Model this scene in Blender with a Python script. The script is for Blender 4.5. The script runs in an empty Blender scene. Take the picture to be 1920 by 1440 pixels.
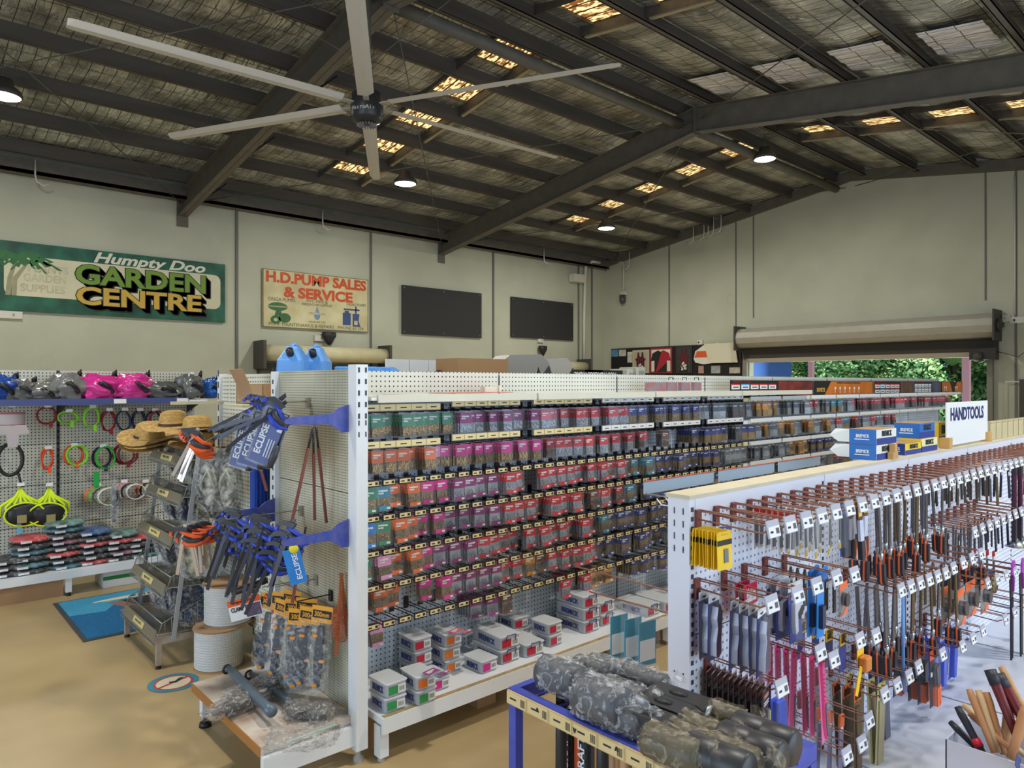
import bpy, math, random
from math import sin, cos, pi, radians as R_
from mathutils import Vector, Matrix, Euler, noise

# ------------------------------------------------------------------ camera, world, light, exposure
SC = bpy.context.scene
COL = SC.collection
CAM = (0.0, 0.0, 1.65)
ANG = 48.2                                   # angle between the view direction and the aisle direction (+X)
FPX = 1331.0
cd = bpy.data.cameras.new('camera'); co = bpy.data.objects.new('camera', cd); COL.objects.link(co)
co.location = CAM; co.rotation_euler = (pi/2, 0, R_(ANG - 90)); cd.sensor_width = 36; cd.lens = 36*FPX/1920
cd.clip_start = 0.05; cd.clip_end = 200
SC.camera = co
SC.view_settings.view_transform = 'Standard'; SC.view_settings.look = 'None'
SC.view_settings.gamma = 1; SC.view_settings.use_curve_mapping = False
SC.view_settings.exposure = 0.0
SC.cycles.max_bounces = 8; SC.cycles.diffuse_bounces = 4; SC.cycles.glossy_bounces = 4
SC.cycles.transparent_max_bounces = 24; SC.cycles.transmission_bounces = 4
SC.cycles.sample_clamp_indirect = 4.0; SC.cycles.caustics_reflective = False; SC.cycles.caustics_refractive = False
SC.cycles.use_denoising = True
w = bpy.data.worlds.new('sky'); SC.world = w; w.use_nodes = True
nt = w.node_tree; bg = nt.nodes['Background']
sk = nt.nodes.new('ShaderNodeTexSky'); sk.sky_type = 'HOSEK_WILKIE'; sk.turbidity = 3.0; sk.ground_albedo = 0.3
sk.sun_direction = Vector((-0.38, -0.48, 0.79)).normalized()
nt.links.new(sk.outputs[0], bg.inputs[0]); bg.inputs[1].default_value = 1.2

def light(name, kind, loc, energy, color=(1, 1, 1), rot=(0, 0, 0), size=None, spread=None):
    l = bpy.data.lights.new(name, kind); l.energy = energy; l.color = color
    o = bpy.data.objects.new(name, l); COL.objects.link(o); o.location = loc; o.rotation_euler = rot
    if size is not None:
        if kind == 'AREA': l.shape = 'RECTANGLE'; l.size, l.size_y = size
        elif kind == 'SUN': l.angle = size
        else: l.shadow_soft_size = size
    if spread: l.spread = spread
    return o
so = light('sun', 'SUN', (-20, -20, 30), 6.0, (1, .96, .88), size=R_(1.0))
so.rotation_euler = Vector((-0.38, -0.48, 0.79)).to_track_quat('Z', 'Y').to_euler()
# daylight coming in through the shopfront openings behind and to the right of the camera
light('daylight_front', 'AREA', (-4.7, 2.4, 1.8), 250, (.66, .81, 1), (0, R_(-90), 0), (3.0, 6.0))
light('daylight_side', 'AREA', (4.0, -3.75, 1.7), 310, (.66, .81, 1), (R_(90), 0, 0), (9.0, 2.9))
light('daylight_door', 'AREA', (17.3, 6.6, 1.35), 120, (.9, 1, .95), (0, R_(90), 0), (2.2, 4.2)).rotation_euler = (0, R_(90), 0)

# ------------------------------------------------------------------ helpers
FX, FY = cos(R_(ANG)), sin(R_(ANG))
def _ray(u, v):
    l = (u-960)/FPX; t = (720-v)/FPX
    return FX + FY*l, FY - FX*l, t
def on_y(u, v, y):
    a, b, c = _ray(u, v); d = y/b; return Vector((a*d, y, CAM[2]+c*d))
def on_x(u, v, x):
    a, b, c = _ray(u, v); d = x/a; return Vector((x, b*d, CAM[2]+c*d))
def on_z(u, v, z):
    a, b, c = _ray(u, v); d = (z-CAM[2])/c; return Vector((a*d, b*d, z))
RND = random.Random(7)
def rn(a, b): return RND.uniform(a, b)
def lin(c):
    return tuple(((x/255)/12.92 if x/255 <= .04045 else ((x/255+.055)/1.055)**2.4) for x in c)
_M = {}
def mat(name, c=(128,128,128), rough=.6, metal=0.0, var=0.0, scale=6.0, bump=0.0, bscale=40.0, c2=None, spec=None, emit=0.0, aniso=None, detail=4):
    if name in _M: return _M[name]
    m = bpy.data.materials.new(name); m.use_nodes = True; n = m.node_tree; p = n.nodes['Principled BSDF']
    col = lin(c) + (1,)
    p.inputs['Base Color'].default_value = col; p.inputs['Roughness'].default_value = rough; p.inputs['Metallic'].default_value = metal
    if spec is not None: p.inputs['Specular IOR Level'].default_value = spec
    if emit: p.inputs['Emission Color'].default_value = col; p.inputs['Emission Strength'].default_value = emit
    if var or bump:
        tc = n.nodes.new('ShaderNodeTexCoord'); mp = n.nodes.new('ShaderNodeMapping'); n.links.new(tc.outputs['Object'], mp.inputs[0])
        if aniso: mp.inputs['Scale'].default_value = aniso
    if var:
        t = n.nodes.new('ShaderNodeTexNoise'); t.inputs['Scale'].default_value = scale; t.inputs['Detail'].default_value = detail
        n.links.new(mp.outputs[0], t.inputs[0])
        r = n.nodes.new('ShaderNodeValToRGB'); r.color_ramp.elements[0].position = .35; r.color_ramp.elements[1].position = .68
        b = lin(c2) if c2 else tuple(x*(1-var) for x in lin(c))
        r.color_ramp.elements[0].color = b + (1,); r.color_ramp.elements[1].color = col
        n.links.new(t.outputs[0], r.inputs[0]); n.links.new(r.outputs[0], p.inputs['Base Color'])
    if bump:
        t2 = n.nodes.new('ShaderNodeTexNoise'); t2.inputs['Scale'].default_value = bscale; n.links.new(mp.outputs[0], t2.inputs[0])
        bm = n.nodes.new('ShaderNodeBump'); bm.inputs['Strength'].default_value = bump; bm.inputs['Distance'].default_value = .02
        n.links.new(t2.outputs[0], bm.inputs['Height']); n.links.new(bm.outputs[0], p.inputs['Normal'])
    _M[name] = m; return m
def clear(name, c=(235,240,245), alpha=.25, rough=.15, bump=0.0, bscale=30):
    """thin clear plastic: mostly see-through, with gloss"""
    if name in _M: return _M[name]
    m = bpy.data.materials.new(name); m.use_nodes = True; n = m.node_tree; p = n.nodes['Principled BSDF']
    p.inputs['Base Color'].default_value = lin(c)+(1,); p.inputs['Roughness'].default_value = rough
    p.inputs['Alpha'].default_value = alpha
    if bump:
        tc = n.nodes.new('ShaderNodeTexCoord'); t = n.nodes.new('ShaderNodeTexNoise'); t.inputs['Scale'].default_value = bscale
        t.inputs['Detail'].default_value = 4; t.inputs['Distortion'].default_value = 2.0
        n.links.new(tc.outputs['Object'], t.inputs[0]); b = n.nodes.new('ShaderNodeBump'); b.inputs['Strength'].default_value = bump
        b.inputs['Distance'].default_value = .03; n.links.new(t.outputs[0], b.inputs['Height']); n.links.new(b.outputs[0], p.inputs['Normal'])
        r = n.nodes.new('ShaderNodeMapRange'); r.inputs[1].default_value = .48; r.inputs[2].default_value = .70
        r.inputs[3].default_value = alpha*.45; r.inputs[4].default_value = min(.85, alpha*4)
        n.links.new(t.outputs[0], r.inputs[0]); n.links.new(r.outputs[0], p.inputs['Alpha'])
    _M[name] = m; return m
def pegmat(name, c, hole=(38,40,42), pitch=.0254, r=.17, ax=('X', 'Z'), slot=False, dirt=0.12):
    """painted steel sheet with punched holes"""
    if name in _M: return _M[name]
    m = bpy.data.materials.new(name); m.use_nodes = True; n = m.node_tree; p = n.nodes['Principled BSDF']; L = n.links
    p.inputs['Roughness'].default_value = .5
    tc = n.nodes.new('ShaderNodeTexCoord'); sx = n.nodes.new('ShaderNodeSeparateXYZ'); L.new(tc.outputs['Object'], sx.inputs[0])
    def fr(a, k):
        d = n.nodes.new('ShaderNodeMath'); d.operation = 'DIVIDE'; L.new(sx.outputs[a], d.inputs[0]); d.inputs[1].default_value = pitch*k
        f = n.nodes.new('ShaderNodeMath'); f.operation = 'FRACT'; L.new(d.outputs[0], f.inputs[0])
        s = n.nodes.new('ShaderNodeMath'); s.operation = 'SUBTRACT'; L.new(f.outputs[0], s.inputs[0]); s.inputs[1].default_value = .5
        q = n.nodes.new('ShaderNodeMath'); q.operation = 'MULTIPLY'; L.new(s.outputs[0], q.inputs[0]); L.new(s.outputs[0], q.inputs[1])
        return q
    a = fr(ax[0], 1); b = fr(ax[1], 1)
    s = n.nodes.new('ShaderNodeMath'); s.operation = 'ADD'; L.new(a.outputs[0], s.inputs[0]); L.new(b.outputs[0], s.inputs[1])
    g = n.nodes.new('ShaderNodeMath'); g.operation = 'LESS_THAN'; L.new(s.outputs[0], g.inputs[0]); g.inputs[1].default_value = r*r
    t = n.nodes.new('ShaderNodeTexNoise'); t.inputs['Scale'].default_value = 3; t.inputs['Detail'].default_value = 6; L.new(tc.outputs['Object'], t.inputs[0])
    rp = n.nodes.new('ShaderNodeValToRGB'); rp.color_ramp.elements[0].position = .3; rp.color_ramp.elements[1].position = .6
    rp.color_ramp.elements[0].color = tuple(x*(1-dirt) for x in lin(c))+(1,); rp.color_ramp.elements[1].color = lin(c)+(1,)
    L.new(t.outputs[0], rp.inputs[0])
    mx = n.nodes.new('ShaderNodeMixRGB'); L.new(g.outputs[0], mx.inputs[0]); L.new(rp.outputs[0], mx.inputs[1]); mx.inputs[2].default_value = lin(hole)+(1,)
    L.new(mx.outputs[0], p.inputs['Base Color']); _M[name] = m; return m

class MB:
    def __init__(s): s.v = []; s.f = []; s.fm = []; s.mats = []; s.sm = []
    def mi(s, m):
        if m not in s.mats: s.mats.append(m)
        return s.mats.index(m)
    def add(s, vs, fs, m, smooth=False, M=None):
        b = len(s.v)
        s.v += [tuple(M @ Vector(v)) for v in vs] if M is not None else [tuple(v) for v in vs]
        k = s.mi(m)
        for f in fs: s.f.append([b+i for i in f]); s.fm.append(k); s.sm.append(smooth)
        return s
    def box(s, x0, x1, y0, y1, z0, z1, m, M=None):
        vs = [(x0,y0,z0),(x1,y0,z0),(x1,y1,z0),(x0,y1,z0),(x0,y0,z1),(x1,y0,z1),(x1,y1,z1),(x0,y1,z1)]
        return s.add(vs, [(3,2,1,0),(4,5,6,7),(0,1,5,4),(1,2,6,5),(2,3,7,6),(3,0,4,7)], m, False, M)
    def cbox(s, c, d, m, M=None):
        return s.box(c[0]-d[0]/2, c[0]+d[0]/2, c[1]-d[1]/2, c[1]+d[1]/2, c[2]-d[2]/2, c[2]+d[2]/2, m, M)
    def rbox(s, x0, x1, y0, y1, z0, z1, m, r=.01, n=3, M=None):
        """box with rounded vertical edges and a small top/bottom chamfer"""
        ring = []
        for cx, cy, a0 in ((x1-r, y1-r, 0), (x0+r, y1-r, 90), (x0+r, y0+r, 180), (x1-r, y0+r, 270)):
            for k in range(n+1):
                a = R_(a0+90*k/n); ring.append((cx, cy, cos(a), sin(a)))
        N = len(ring); vs = []; h = min(r*.5, (z1-z0)*.3)
        for z, q in ((z0, .5), (z0+h, 1), (z1-h, 1), (z1, .5)):
            for cx, cy, a, b in ring: vs.append((cx+a*r*q, cy+b*r*q, z))
        fs = [tuple(range(N-1, -1, -1)), tuple(3*N+i for i in range(N))]
        for k in range(3):
            for i in range(N): j = (i+1) % N; fs.append((k*N+i, k*N+j, (k+1)*N+j, (k+1)*N+i))
        return s.add(vs, fs, m, False, M)
    def tube(s, pts, r, m, n=8, closed=False, M=None, smooth=True, caps=True):
        pts = [Vector(p) for p in pts]; N = len(pts); vs = []; fs = []
        rr = r if isinstance(r, (list, tuple)) else [r]*N
        up = None
        for i, p in enumerate(pts):
            a = pts[(i-1) % N] if (i > 0 or closed) else p; b = pts[(i+1) % N] if (i < N-1 or closed) else p
            t = (b-a); t = t.normalized() if t.length > 1e-9 else Vector((0,0,1))
            if up is None: up = t.orthogonal().normalized()
            up = (up - t*up.dot(t)); up = up.normalized() if up.length > 1e-6 else t.orthogonal().normalized()
            q = t.cross(up)
            for k in range(n):
                w = 2*pi*k/n; vs.append(p + up*cos(w)*rr[i] + q*sin(w)*rr[i])
        for i in range(N if closed else N-1):
            j = (i+1) % N
            for k in range(n): l = (k+1) % n; fs.append((i*n+k, i*n+l, j*n+l, j*n+k))
        if not closed and caps: fs += [tuple(range(n-1, -1, -1)), tuple((N-1)*n+k for k in range(n))]
        return s.add(vs, fs, m, smooth, M)
    def cyl(s, a, b, r, m, n=16, M=None, r2=None, smooth=True):
        return s.tube([a, b], [r, r if r2 is None else r2], m, n, False, M, smooth)
    def lathe(s, prof, m, c=(0,0,0), n=24, M=None, smooth=True, sx=1, sy=1):
        vs = []; fs = []; P = len(prof)
        for k in range(n):
            a = 2*pi*k/n
            for r, z in prof: vs.append((c[0]+r*cos(a)*sx, c[1]+r*sin(a)*sy, c[2]+z))
        for k in range(n):
            l = (k+1) % n
            for i in range(P-1): fs.append((k*P+i, l*P+i, l*P+i+1, k*P+i+1))
        return s.add(vs, fs, m, smooth, M)
    def poly(s, pts, m, M=None): return s.add(pts, [tuple(range(len(pts)))], m, False, M)
    def prism(s, pts, y0, y1, m, M=None, smooth=False):
        """outline in the XZ plane, thick along Y (y0 is the side that faces -Y)"""
        N = len(pts); vs = [(x, y0, z) for x, z in pts] + [(x, y1, z) for x, z in pts]
        ar = sum(pts[i][0]*pts[(i+1) % N][1]-pts[(i+1) % N][0]*pts[i][1] for i in range(N))
        fr = tuple(range(N)); bk = tuple(range(2*N-1, N-1, -1))
        sd = [(i, N+i, N+(i+1) % N, (i+1) % N) for i in range(N)]
        if ar < 0: fr = fr[::-1]; bk = bk[::-1]; sd = [q[::-1] for q in sd]
        return s.add(vs, [fr, bk]+sd, m, smooth, M)
    def blob(s, c, d, m, seed=0, amp=.15, fr=2.5, nu=28, nv=18, p=2.0, M=None, ridge=False, smooth=True, flat=None):
        vs = []; fs = []
        for j in range(nv+1):
            th = pi*j/nv
            for i in range(nu):
                ph = 2*pi*i/nu; x = sin(th)*cos(ph); y = sin(th)*sin(ph); z = cos(th)
                f = lambda t: math.copysign(abs(t)**(2/p), t)
                q = Vector((f(x), f(y), f(z)))
                nz = noise.noise(Vector((x, y, z))*fr + Vector((seed*7.3, seed*3.1, 0)))
                if ridge: nz = (abs(nz)*2-.5) + .35*(abs(noise.noise(Vector((x, y, z))*fr*2.6+Vector((seed, 5, 1))))*2-.5)
                k = 1+amp*nz*(1 if 0 < j < nv else .3)
                zz = q.z*d[2]/2*k
                if flat is not None and zz < -flat*d[2]/2: zz = -flat*d[2]/2
                vs.append((c[0]+q.x*d[0]/2*k, c[1]+q.y*d[1]/2*k, c[2]+zz))
        for j in range(nv):
            for i in range(nu): k = (i+1) % nu; fs.append((j*nu+i, (j+1)*nu+i, (j+1)*nu+k, j*nu+k))
        return s.add(vs, fs, m, smooth, M)
    def text(s, txt, size, m, M, width=None, off=0.0, ext=.0008, shear=0, align='CENTER', sy=1):
        """lettering in local XZ plane facing -Y, base point at the origin of M"""
        key = (txt, off, shear, align)
        if key not in _T:
            c = bpy.data.curves.new('t', 'FONT'); c.body = txt; c.size = 1; c.offset = off; c.shear = shear; c.align_x = align; c.align_y = 'CENTER'
            c.resolution_u = 3; c.extrude = .5
            o = bpy.data.objects.new('t', c); me = bpy.data.meshes.new_from_object(o)
            vs = [tuple(v.co) for v in me.vertices]; fs = [tuple(p.vertices) for p in me.polygons]
            bpy.data.objects.remove(o); bpy.data.curves.remove(c); bpy.data.meshes.remove(me); _T[key] = (vs, fs)
        vs, fs = _T[key]
        if not vs: return s
        w_ = max(v[0] for v in vs)-min(v[0] for v in vs); k = size if width is None else width/w_
        return s.add([(x*k, -z*2*ext*.5-ext*.5, y*size*sy) for x, y, z in vs], fs, m, False, M)
    def mesh(s, name):
        me = bpy.data.meshes.new(name); me.from_pydata(s.v, [], s.f)
        for m in s.mats: me.materials.append(m)
        me.polygons.foreach_set('material_index', s.fm); me.polygons.foreach_set('use_smooth', s.sm); me.update(); return me
    def build(s, name, parent=None, loc=None, kind=None, label=None):
        o = bpy.data.objects.new(name, s.mesh(name)); COL.objects.link(o)
        if parent is not None: o.parent = parent
        if loc is not None: o.location = loc
        if kind: o['kind'] = kind
        if label: o['label'] = label
        return o
_T = {}
def T(x=0, y=0, z=0, rx=0, ry=0, rz=0, s=1):
    return Matrix.Translation((x, y, z)) @ Euler((R_(rx), R_(ry), R_(rz))).to_matrix().to_4x4() @ (Matrix.Scale(s, 4) if s != 1 else Matrix())
def thing(name, label, cat, loc=(0,0,0), rz=0, group=None, rot=None):
    o = bpy.data.objects.new(name, None); COL.objects.link(o); o.empty_display_size = .05
    o.location = loc; o.rotation_euler = rot if rot else (0, 0, R_(rz)); o['label'] = label; o['category'] = cat
    if group: o['group'] = group
    return o
def tag(o, label, cat, group=None, kind=None):
    o['label'] = label; o['category'] = cat
    if group: o['group'] = group
    if kind: o['kind'] = kind
    return o
KIDS = {}
def dup(root, loc, rot=(0,0,0), label=None, group=None, cat=None, scale=None):
    r = root.copy(); COL.objects.link(r); r.location = loc; r.rotation_euler = rot
    if label: r['label'] = label
    if group: r['group'] = group
    if scale: r.scale = scale
    for ch in KIDS.setdefault(root.name, list(root.children)):
        c = ch.copy(); COL.objects.link(c); c.parent = r
        for g in KIDS.setdefault(ch.name, list(ch.children)):
            d = g.copy(); COL.objects.link(d); d.parent = c
    return r
class Kind:
    """first use moves the prototype itself, later uses copy it with its parts"""
    def __init__(s, make): s.make = make; s.root = None
    def put(s, loc, rot=(0,0,0), label='', group=None, scale=None):
        if s.root is None:
            s.root = s.make(); r = s.root; r.location = loc; r.rotation_euler = rot; r['label'] = label
            if group: r['group'] = group
            if scale: r.scale = scale
            s.src = (list(r.children)); return r
        r = dup(s.root, loc, rot, label, group); r.scale = scale or (1, 1, 1)
        if group is None and 'group' in r: del r['group']
        return r
ORD = ['first','second','third','fourth','fifth','sixth','seventh','eighth','ninth','tenth','eleventh','twelfth','thirteenth','fourteenth','fifteenth','sixteenth','seventeenth','eighteenth','nineteenth','twentieth','twenty-first','twenty-second','twenty-third','twenty-fourth','twenty-fifth','twenty-sixth','twenty-seventh','twenty-eighth','twenty-ninth','thirtieth','thirty-first','thirty-second','thirty-third','thirty-fourth','thirty-fifth','thirty-sixth','thirty-seventh','thirty-eighth','thirty-ninth','fortieth','forty-first','forty-second','forty-third','forty-fourth']
def struct(mb, name): return mb.build(name, kind='structure')
# ------------------------------------------------------------------ building shell
YA, XB, Y0, X0 = 14.07, 16.3, -3.6, -4.6
YR, ZR, SL = 6.8, 6.5, .147
def zroof(y): return ZR - SL*abs(y-YR)
WALL = mat('painted_concrete', (190,193,176), .85, var=.10, scale=1.3, bump=.15, bscale=60)
STEEL = mat('grey_steel_paint', (104,100,92), .6, var=.2, scale=5)
PURL = mat('galvanised_dusty', (96,90,84), .55, metal=.15, var=.3, scale=3, aniso=(.3, 3, 3))
JOINT = mat('joint_sealant', (112,114,112), .8)
DARK = mat('black_paint', (34,34,36), .55)
WHITE = mat('white_powder_coat', (232,236,240), .42, var=.05, scale=5)
CREAM = mat('cream_powder_coat', (222,220,202), .5, var=.06, scale=4)
# floor
m = MB(); m.box(X0, XB, Y0, YA, -.12, 0, mat('sealed_concrete_floor', (196,172,126), .36, var=.16, scale=1.1, c2=(172,148,106), bump=.03, bscale=8)); struct(m, 'floor')
# wall with the painted signs
m = MB(); m.box(X0, XB+.15, YA, YA+.15, 0, zroof(YA), WALL)
for u0, u1 in ((441, 488), (693, 730), (923, 950), (1083, 1100), (1108, 1126)):
    a = on_y(u0, 600, YA).x; b = on_y(u1, 600, YA).x
    m.box(a, a+.05, YA-.03, YA, 0, 5.2, JOINT)
    m.box(a+.05, b, YA-.02, YA, 0, 5.2, WALL)
struct(m, 'wall_left')
# gable wall with the roller door opening
D0, D1, DH = 4.19, 9.3, 2.95
m = MB()
def gable(m, x0, x1, ya, yb, z0, mt):
    pts = [(ya, z0), (yb, z0), (yb, zroof(yb))] + ([(YR, ZR)] if ya < YR < yb else []) + [(ya, zroof(ya))]
    vs = [(x0, y, z) for y, z in pts] + [(x1, y, z) for y, z in pts]; N = len(pts)
    m.add(vs, [tuple(range(N-1, -1, -1)), tuple(range(N, 2*N))] + [(i, (i+1) % N, N+(i+1) % N, N+i) for i in range(N)], mt)
gable(m, XB, XB+.2, D1, YA, 0, WALL); gable(m, XB, XB+.2, D0, D1, DH, WALL); gable(m, XB, XB+.2, Y0, D0, 0, WALL)
for u, w_ in ((1255, .04), (1380, .03), (1413, .03), (1848, .03), (1905, .04)):
    y = on_x(u, 500, XB).y; m.box(XB-.012, XB, y-w_/2, y+w_/2, 3.3 if D0 < y < D1 else 0, zroof(y)-.3, JOINT)
struct(m, 'wall_right')
# walls behind the camera, open shopfronts
m = MB(); gable(m, X0-.2, X0, Y0, -.9, 0, WALL); gable(m, X0-.2, X0, -.9, 5.8, 3.4, WALL); gable(m, X0-.2, X0, 5.8, YA, 0, WALL); struct(m, 'wall_back')
m = MB(); m.box(X0, -.8, Y0-.2, Y0, 0, zroof(Y0), WALL); m.box(-.8, 9, Y0-.2, Y0, 3.2, zroof(Y0), WALL); m.box(9, XB, Y0-.2, Y0, 0, zroof(Y0), WALL); struct(m, 'wall_near')

# roof: foil blanket over wire mesh, with corrugated skylight openings
def foilmat(nm='foil_insulation', ca=(146,146,140), cb=(222,222,214), rg=.38, bmp=.9):
    m = bpy.data.materials.new(nm); m.use_nodes = True; n = m.node_tree; L = n.links; p = n.nodes['Principled BSDF']
    tc = n.nodes.new('ShaderNodeTexCoord'); sx = n.nodes.new('ShaderNodeSeparateXYZ'); L.new(tc.outputs['Object'], sx.inputs[0])
    def line(a, k, w):
        d = n.nodes.new('ShaderNodeMath'); d.operation = 'DIVIDE'; L.new(sx.outputs[a], d.inputs[0]); d.inputs[1].default_value = k
        f = n.nodes.new('ShaderNodeMath'); f.operation = 'FRACT'; L.new(d.outputs[0], f.inputs[0])
        g = n.nodes.new('ShaderNodeMath'); g.operation = 'LESS_THAN'; L.new(f.outputs[0], g.inputs[0]); g.inputs[1].default_value = w
        return g
    a = line('X', .15, .06); b = line('Y', .30, .035)
    s = n.nodes.new('ShaderNodeMath'); s.operation = 'MAXIMUM'; L.new(a.outputs[0], s.inputs[0]); L.new(b.outputs[0], s.inputs[1])
    t = n.nodes.new('ShaderNodeTexNoise'); t.inputs['Scale'].default_value = 2.2; t.inputs['Detail'].default_value = 5; L.new(tc.outputs['Object'], t.inputs[0])
    rp = n.nodes.new('ShaderNodeValToRGB'); rp.color_ramp.elements[0].position = .35; rp.color_ramp.elements[1].position = .65
    rp.color_ramp.elements[0].color = lin(ca)+(1,); rp.color_ramp.elements[1].color = lin(cb)+(1,); L.new(t.outputs[0], rp.inputs[0])
    mx = n.nodes.new('ShaderNodeMixRGB'); L.new(s.outputs[0], mx.inputs[0]); L.new(rp.outputs[0], mx.inputs[1]); mx.inputs[2].default_value = lin((48,48,48))+(1,)
    L.new(mx.outputs[0], p.inputs['Base Color']); p.inputs['Metallic'].default_value = .7; p.inputs['Roughness'].default_value = rg
    mp = n.nodes.new('ShaderNodeMapping'); mp.inputs['Scale'].default_value = (12, 3.2, 1); L.new(tc.outputs['Object'], mp.inputs[0])
    t2 = n.nodes.new('ShaderNodeTexNoise'); t2.inputs['Scale'].default_value = 1.0; t2.inputs['Detail'].default_value = 5; t2.inputs['Distortion'].default_value = .8; L.new(mp.outputs[0], t2.inputs[0])
    bm = n.nodes.new('ShaderNodeBump'); bm.inputs['Strength'].default_value = bmp; bm.inputs['Distance'].default_value = .12
    L.new(t2.outputs[0], bm.inputs['Height']); L.new(bm.outputs[0], p.inputs['Normal'])
    return m
FOIL = foilmat()
PY = sorted([YR+.28+1.07*i for i in range(7)] + [YR-.28-1.07*i for i in range(10)])   # purlin lines
SKX = ((6.2, 7.05), (12.35, 13.2))
def edges():
    e = [Y0]+[y for y in PY if Y0 < y < YA]+[YA]; return e
E = edges()
def skyl(i): return YA-1.3 > (E[i]+E[i+1])/2 and E[i+1]-E[i] > .8
m = MB(); wins = []
for i in range(len(E)-1):
    a, b = E[i], E[i+1]
    xs = [X0]
    for (p, q) in SKX: xs += [p, q]
    xs.append(XB)
    for k in range(len(xs)-1):
        hole = k % 2 == 1 and skyl(i)
        segs = [(a, b)] if not hole else [(a, a+.20), (b-.26, b)]
        if hole: wins.append((xs[k], xs[k+1], a+.20, b-.26))
        for (c, d) in segs:
            nx = max(1, int((xs[k+1]-xs[k])/.16)); ny = max(1, int((d-c)/.13)); vs = []; fs = []
            for iy in range(ny+1):
                for ix in range(nx+1):
                    x = xs[k]+(xs[k+1]-xs[k])*ix/nx; y = c+(d-c)*iy/ny
                    t = (y-a)/(b-a); sag = -.07*sin(pi*t)*(1+.6*noise.noise(Vector((x*.9, y, 3))))
                    if hole or (b-a) < .8: sag *= .3
                    rip = .016*noise.noise(Vector((x*7, y*1.5, 0)))*sin(pi*t)
                    vs.append((x, y, zroof(y)+sag+rip))
            for iy in range(ny):
                for ix in range(nx): q = iy*(nx+1)+ix; fs.append((q, q+nx+1, q+nx+2, q+1))
            m.add(vs, fs, FOIL, True)
struct(m, 'ceiling')
def skymat():
    m = bpy.data.materials.new('amber_fibreglass'); m.use_nodes = True; n = m.node_tree; L = n.links; n.nodes.remove(n.nodes['Principled BSDF'])
    out = n.nodes['Material Output']; tr = n.nodes.new('ShaderNodeBsdfTranslucent'); tc = n.nodes.new('ShaderNodeTexCoord')
    mp = n.nodes.new('ShaderNodeMapping'); mp.inputs['Scale'].default_value = (22, 9, 9); L.new(tc.outputs['Object'], mp.inputs[0])
    t = n.nodes.new('ShaderNodeTexNoise'); t.inputs['Scale'].default_value = 1; t.inputs['Detail'].default_value = 3; L.new(mp.outputs[0], t.inputs[0])
    rp = n.nodes.new('ShaderNodeValToRGB'); rp.color_ramp.elements[0].position = .44; rp.color_ramp.elements[1].position = .54
    rp.color_ramp.elements[0].color = lin((120,74,34))+(1,); rp.color_ramp.elements[1].color = lin((255,226,160))+(1,)
    L.new(t.outputs[0], rp.inputs[0]); L.new(rp.outputs[0], tr.inputs[0]); L.new(tr.outputs[0], out.inputs[0]); return m
SKY = skymat()
BAR = mat('skylight_rust_rib', (74,58,44), .7)
for k, (xa, xb, ya, yb) in enumerate(wins):
    m = MB(); n = 5
    for j in range(n):                       # lit pans of the corrugated sheet
        p = xa+(xb-xa)*(j+.06)/n; q = xa+(xb-xa)*(j+.90)/n
        m.add([(p, ya, zroof(ya)), (q, ya, zroof(ya)), (q, yb, zroof(yb)), (p, yb, zroof(yb))], [(0, 3, 2, 1)], SKY)
        r = xa+(xb-xa)*(j-.10)/n
        if j: m.add([(r, ya, zroof(ya)), (p, ya, zroof(ya)), (p, yb, zroof(yb)), (r, yb, zroof(yb))], [(0, 3, 2, 1)], BAR)
    m.add([(xa, ya, zroof(ya)), (xa+(xb-xa)*.06/n, ya, zroof(ya)), (xa+(xb-xa)*.06/n, yb, zroof(yb)), (xa, yb, zroof(yb))], [(0, 3, 2, 1)], BAR)
    m.add([(xb-(xb-xa)*.1/n, ya, zroof(ya)), (xb, ya, zroof(ya)), (xb, yb, zroof(yb)), (xb-(xb-xa)*.1/n, yb, zroof(yb))], [(0, 3, 2, 1)], BAR)
    for (x, y, X, Y) in ((xa, ya-.20, xa, yb+.26), (xb, ya-.20, xb, yb+.26), (xa, ya, xb, ya), (xa, yb, xb, yb)):
        m.add([(x, y, zroof(y)-.14 if x == X else zroof(y)-.04), (X, Y, zroof(Y)-.14 if x == X else zroof(Y)-.04), (X, Y, zroof(Y)+.05), (x, y, zroof(y)+.05)], [(0, 1, 2, 3)], PURL)
    struct(m, 'window_%d' % (k+1))
# purlins (C sections) and the short timber-coloured trimmers beside the skylights
TRIM = mat('trimmer_galv_warm', (176,160,128), .6, var=.15)
for k, y in enumerate(PY):
    if not Y0+.1 < y < YA-.2: continue
    z = zroof(y)-.02; m = MB(); s = 1 if y > YR else -1
    m.box(X0, XB, y-.012, y+.012, z-.2, z, PURL); m.box(X0, XB, y, y+s*.075, z-.2, z-.188, PURL) if s > 0 else m.box(X0, XB, y-.075, y, z-.2, z-.188, PURL)
    m.box(X0, XB, min(y+s*.065, y+s*.075), max(y+s*.065, y+s*.075), z-.2, z-.18, PURL)
    tag(m.build('roof_purlin'), 'dusty grey steel roof purlin, %s one counted from the signed side wall' % ORD[len([q for q in PY if q > y and q < YA-.2])], 'purlin', 'roof purlins')
nt_ = 0
for (xa, xb, ya, yb) in wins:
    nt_ += 1
    m = MB(); a, b = ya-.12, yb+.2
    vs = [(xb+.03, a, zroof(a)-.15), (xb+.08, a, zroof(a)-.15), (xb+.08, b, zroof(b)-.15), (xb+.03, b, zroof(b)-.15)]
    m.add(vs+[(x, y, z+.09) for x, y, z in vs], [(3,2,1,0),(4,5,6,7),(0,1,5,4),(1,2,6,5),(2,3,7,6),(3,0,4,7)], TRIM)
    struct(m, 'trim_%d' % nt_)
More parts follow.
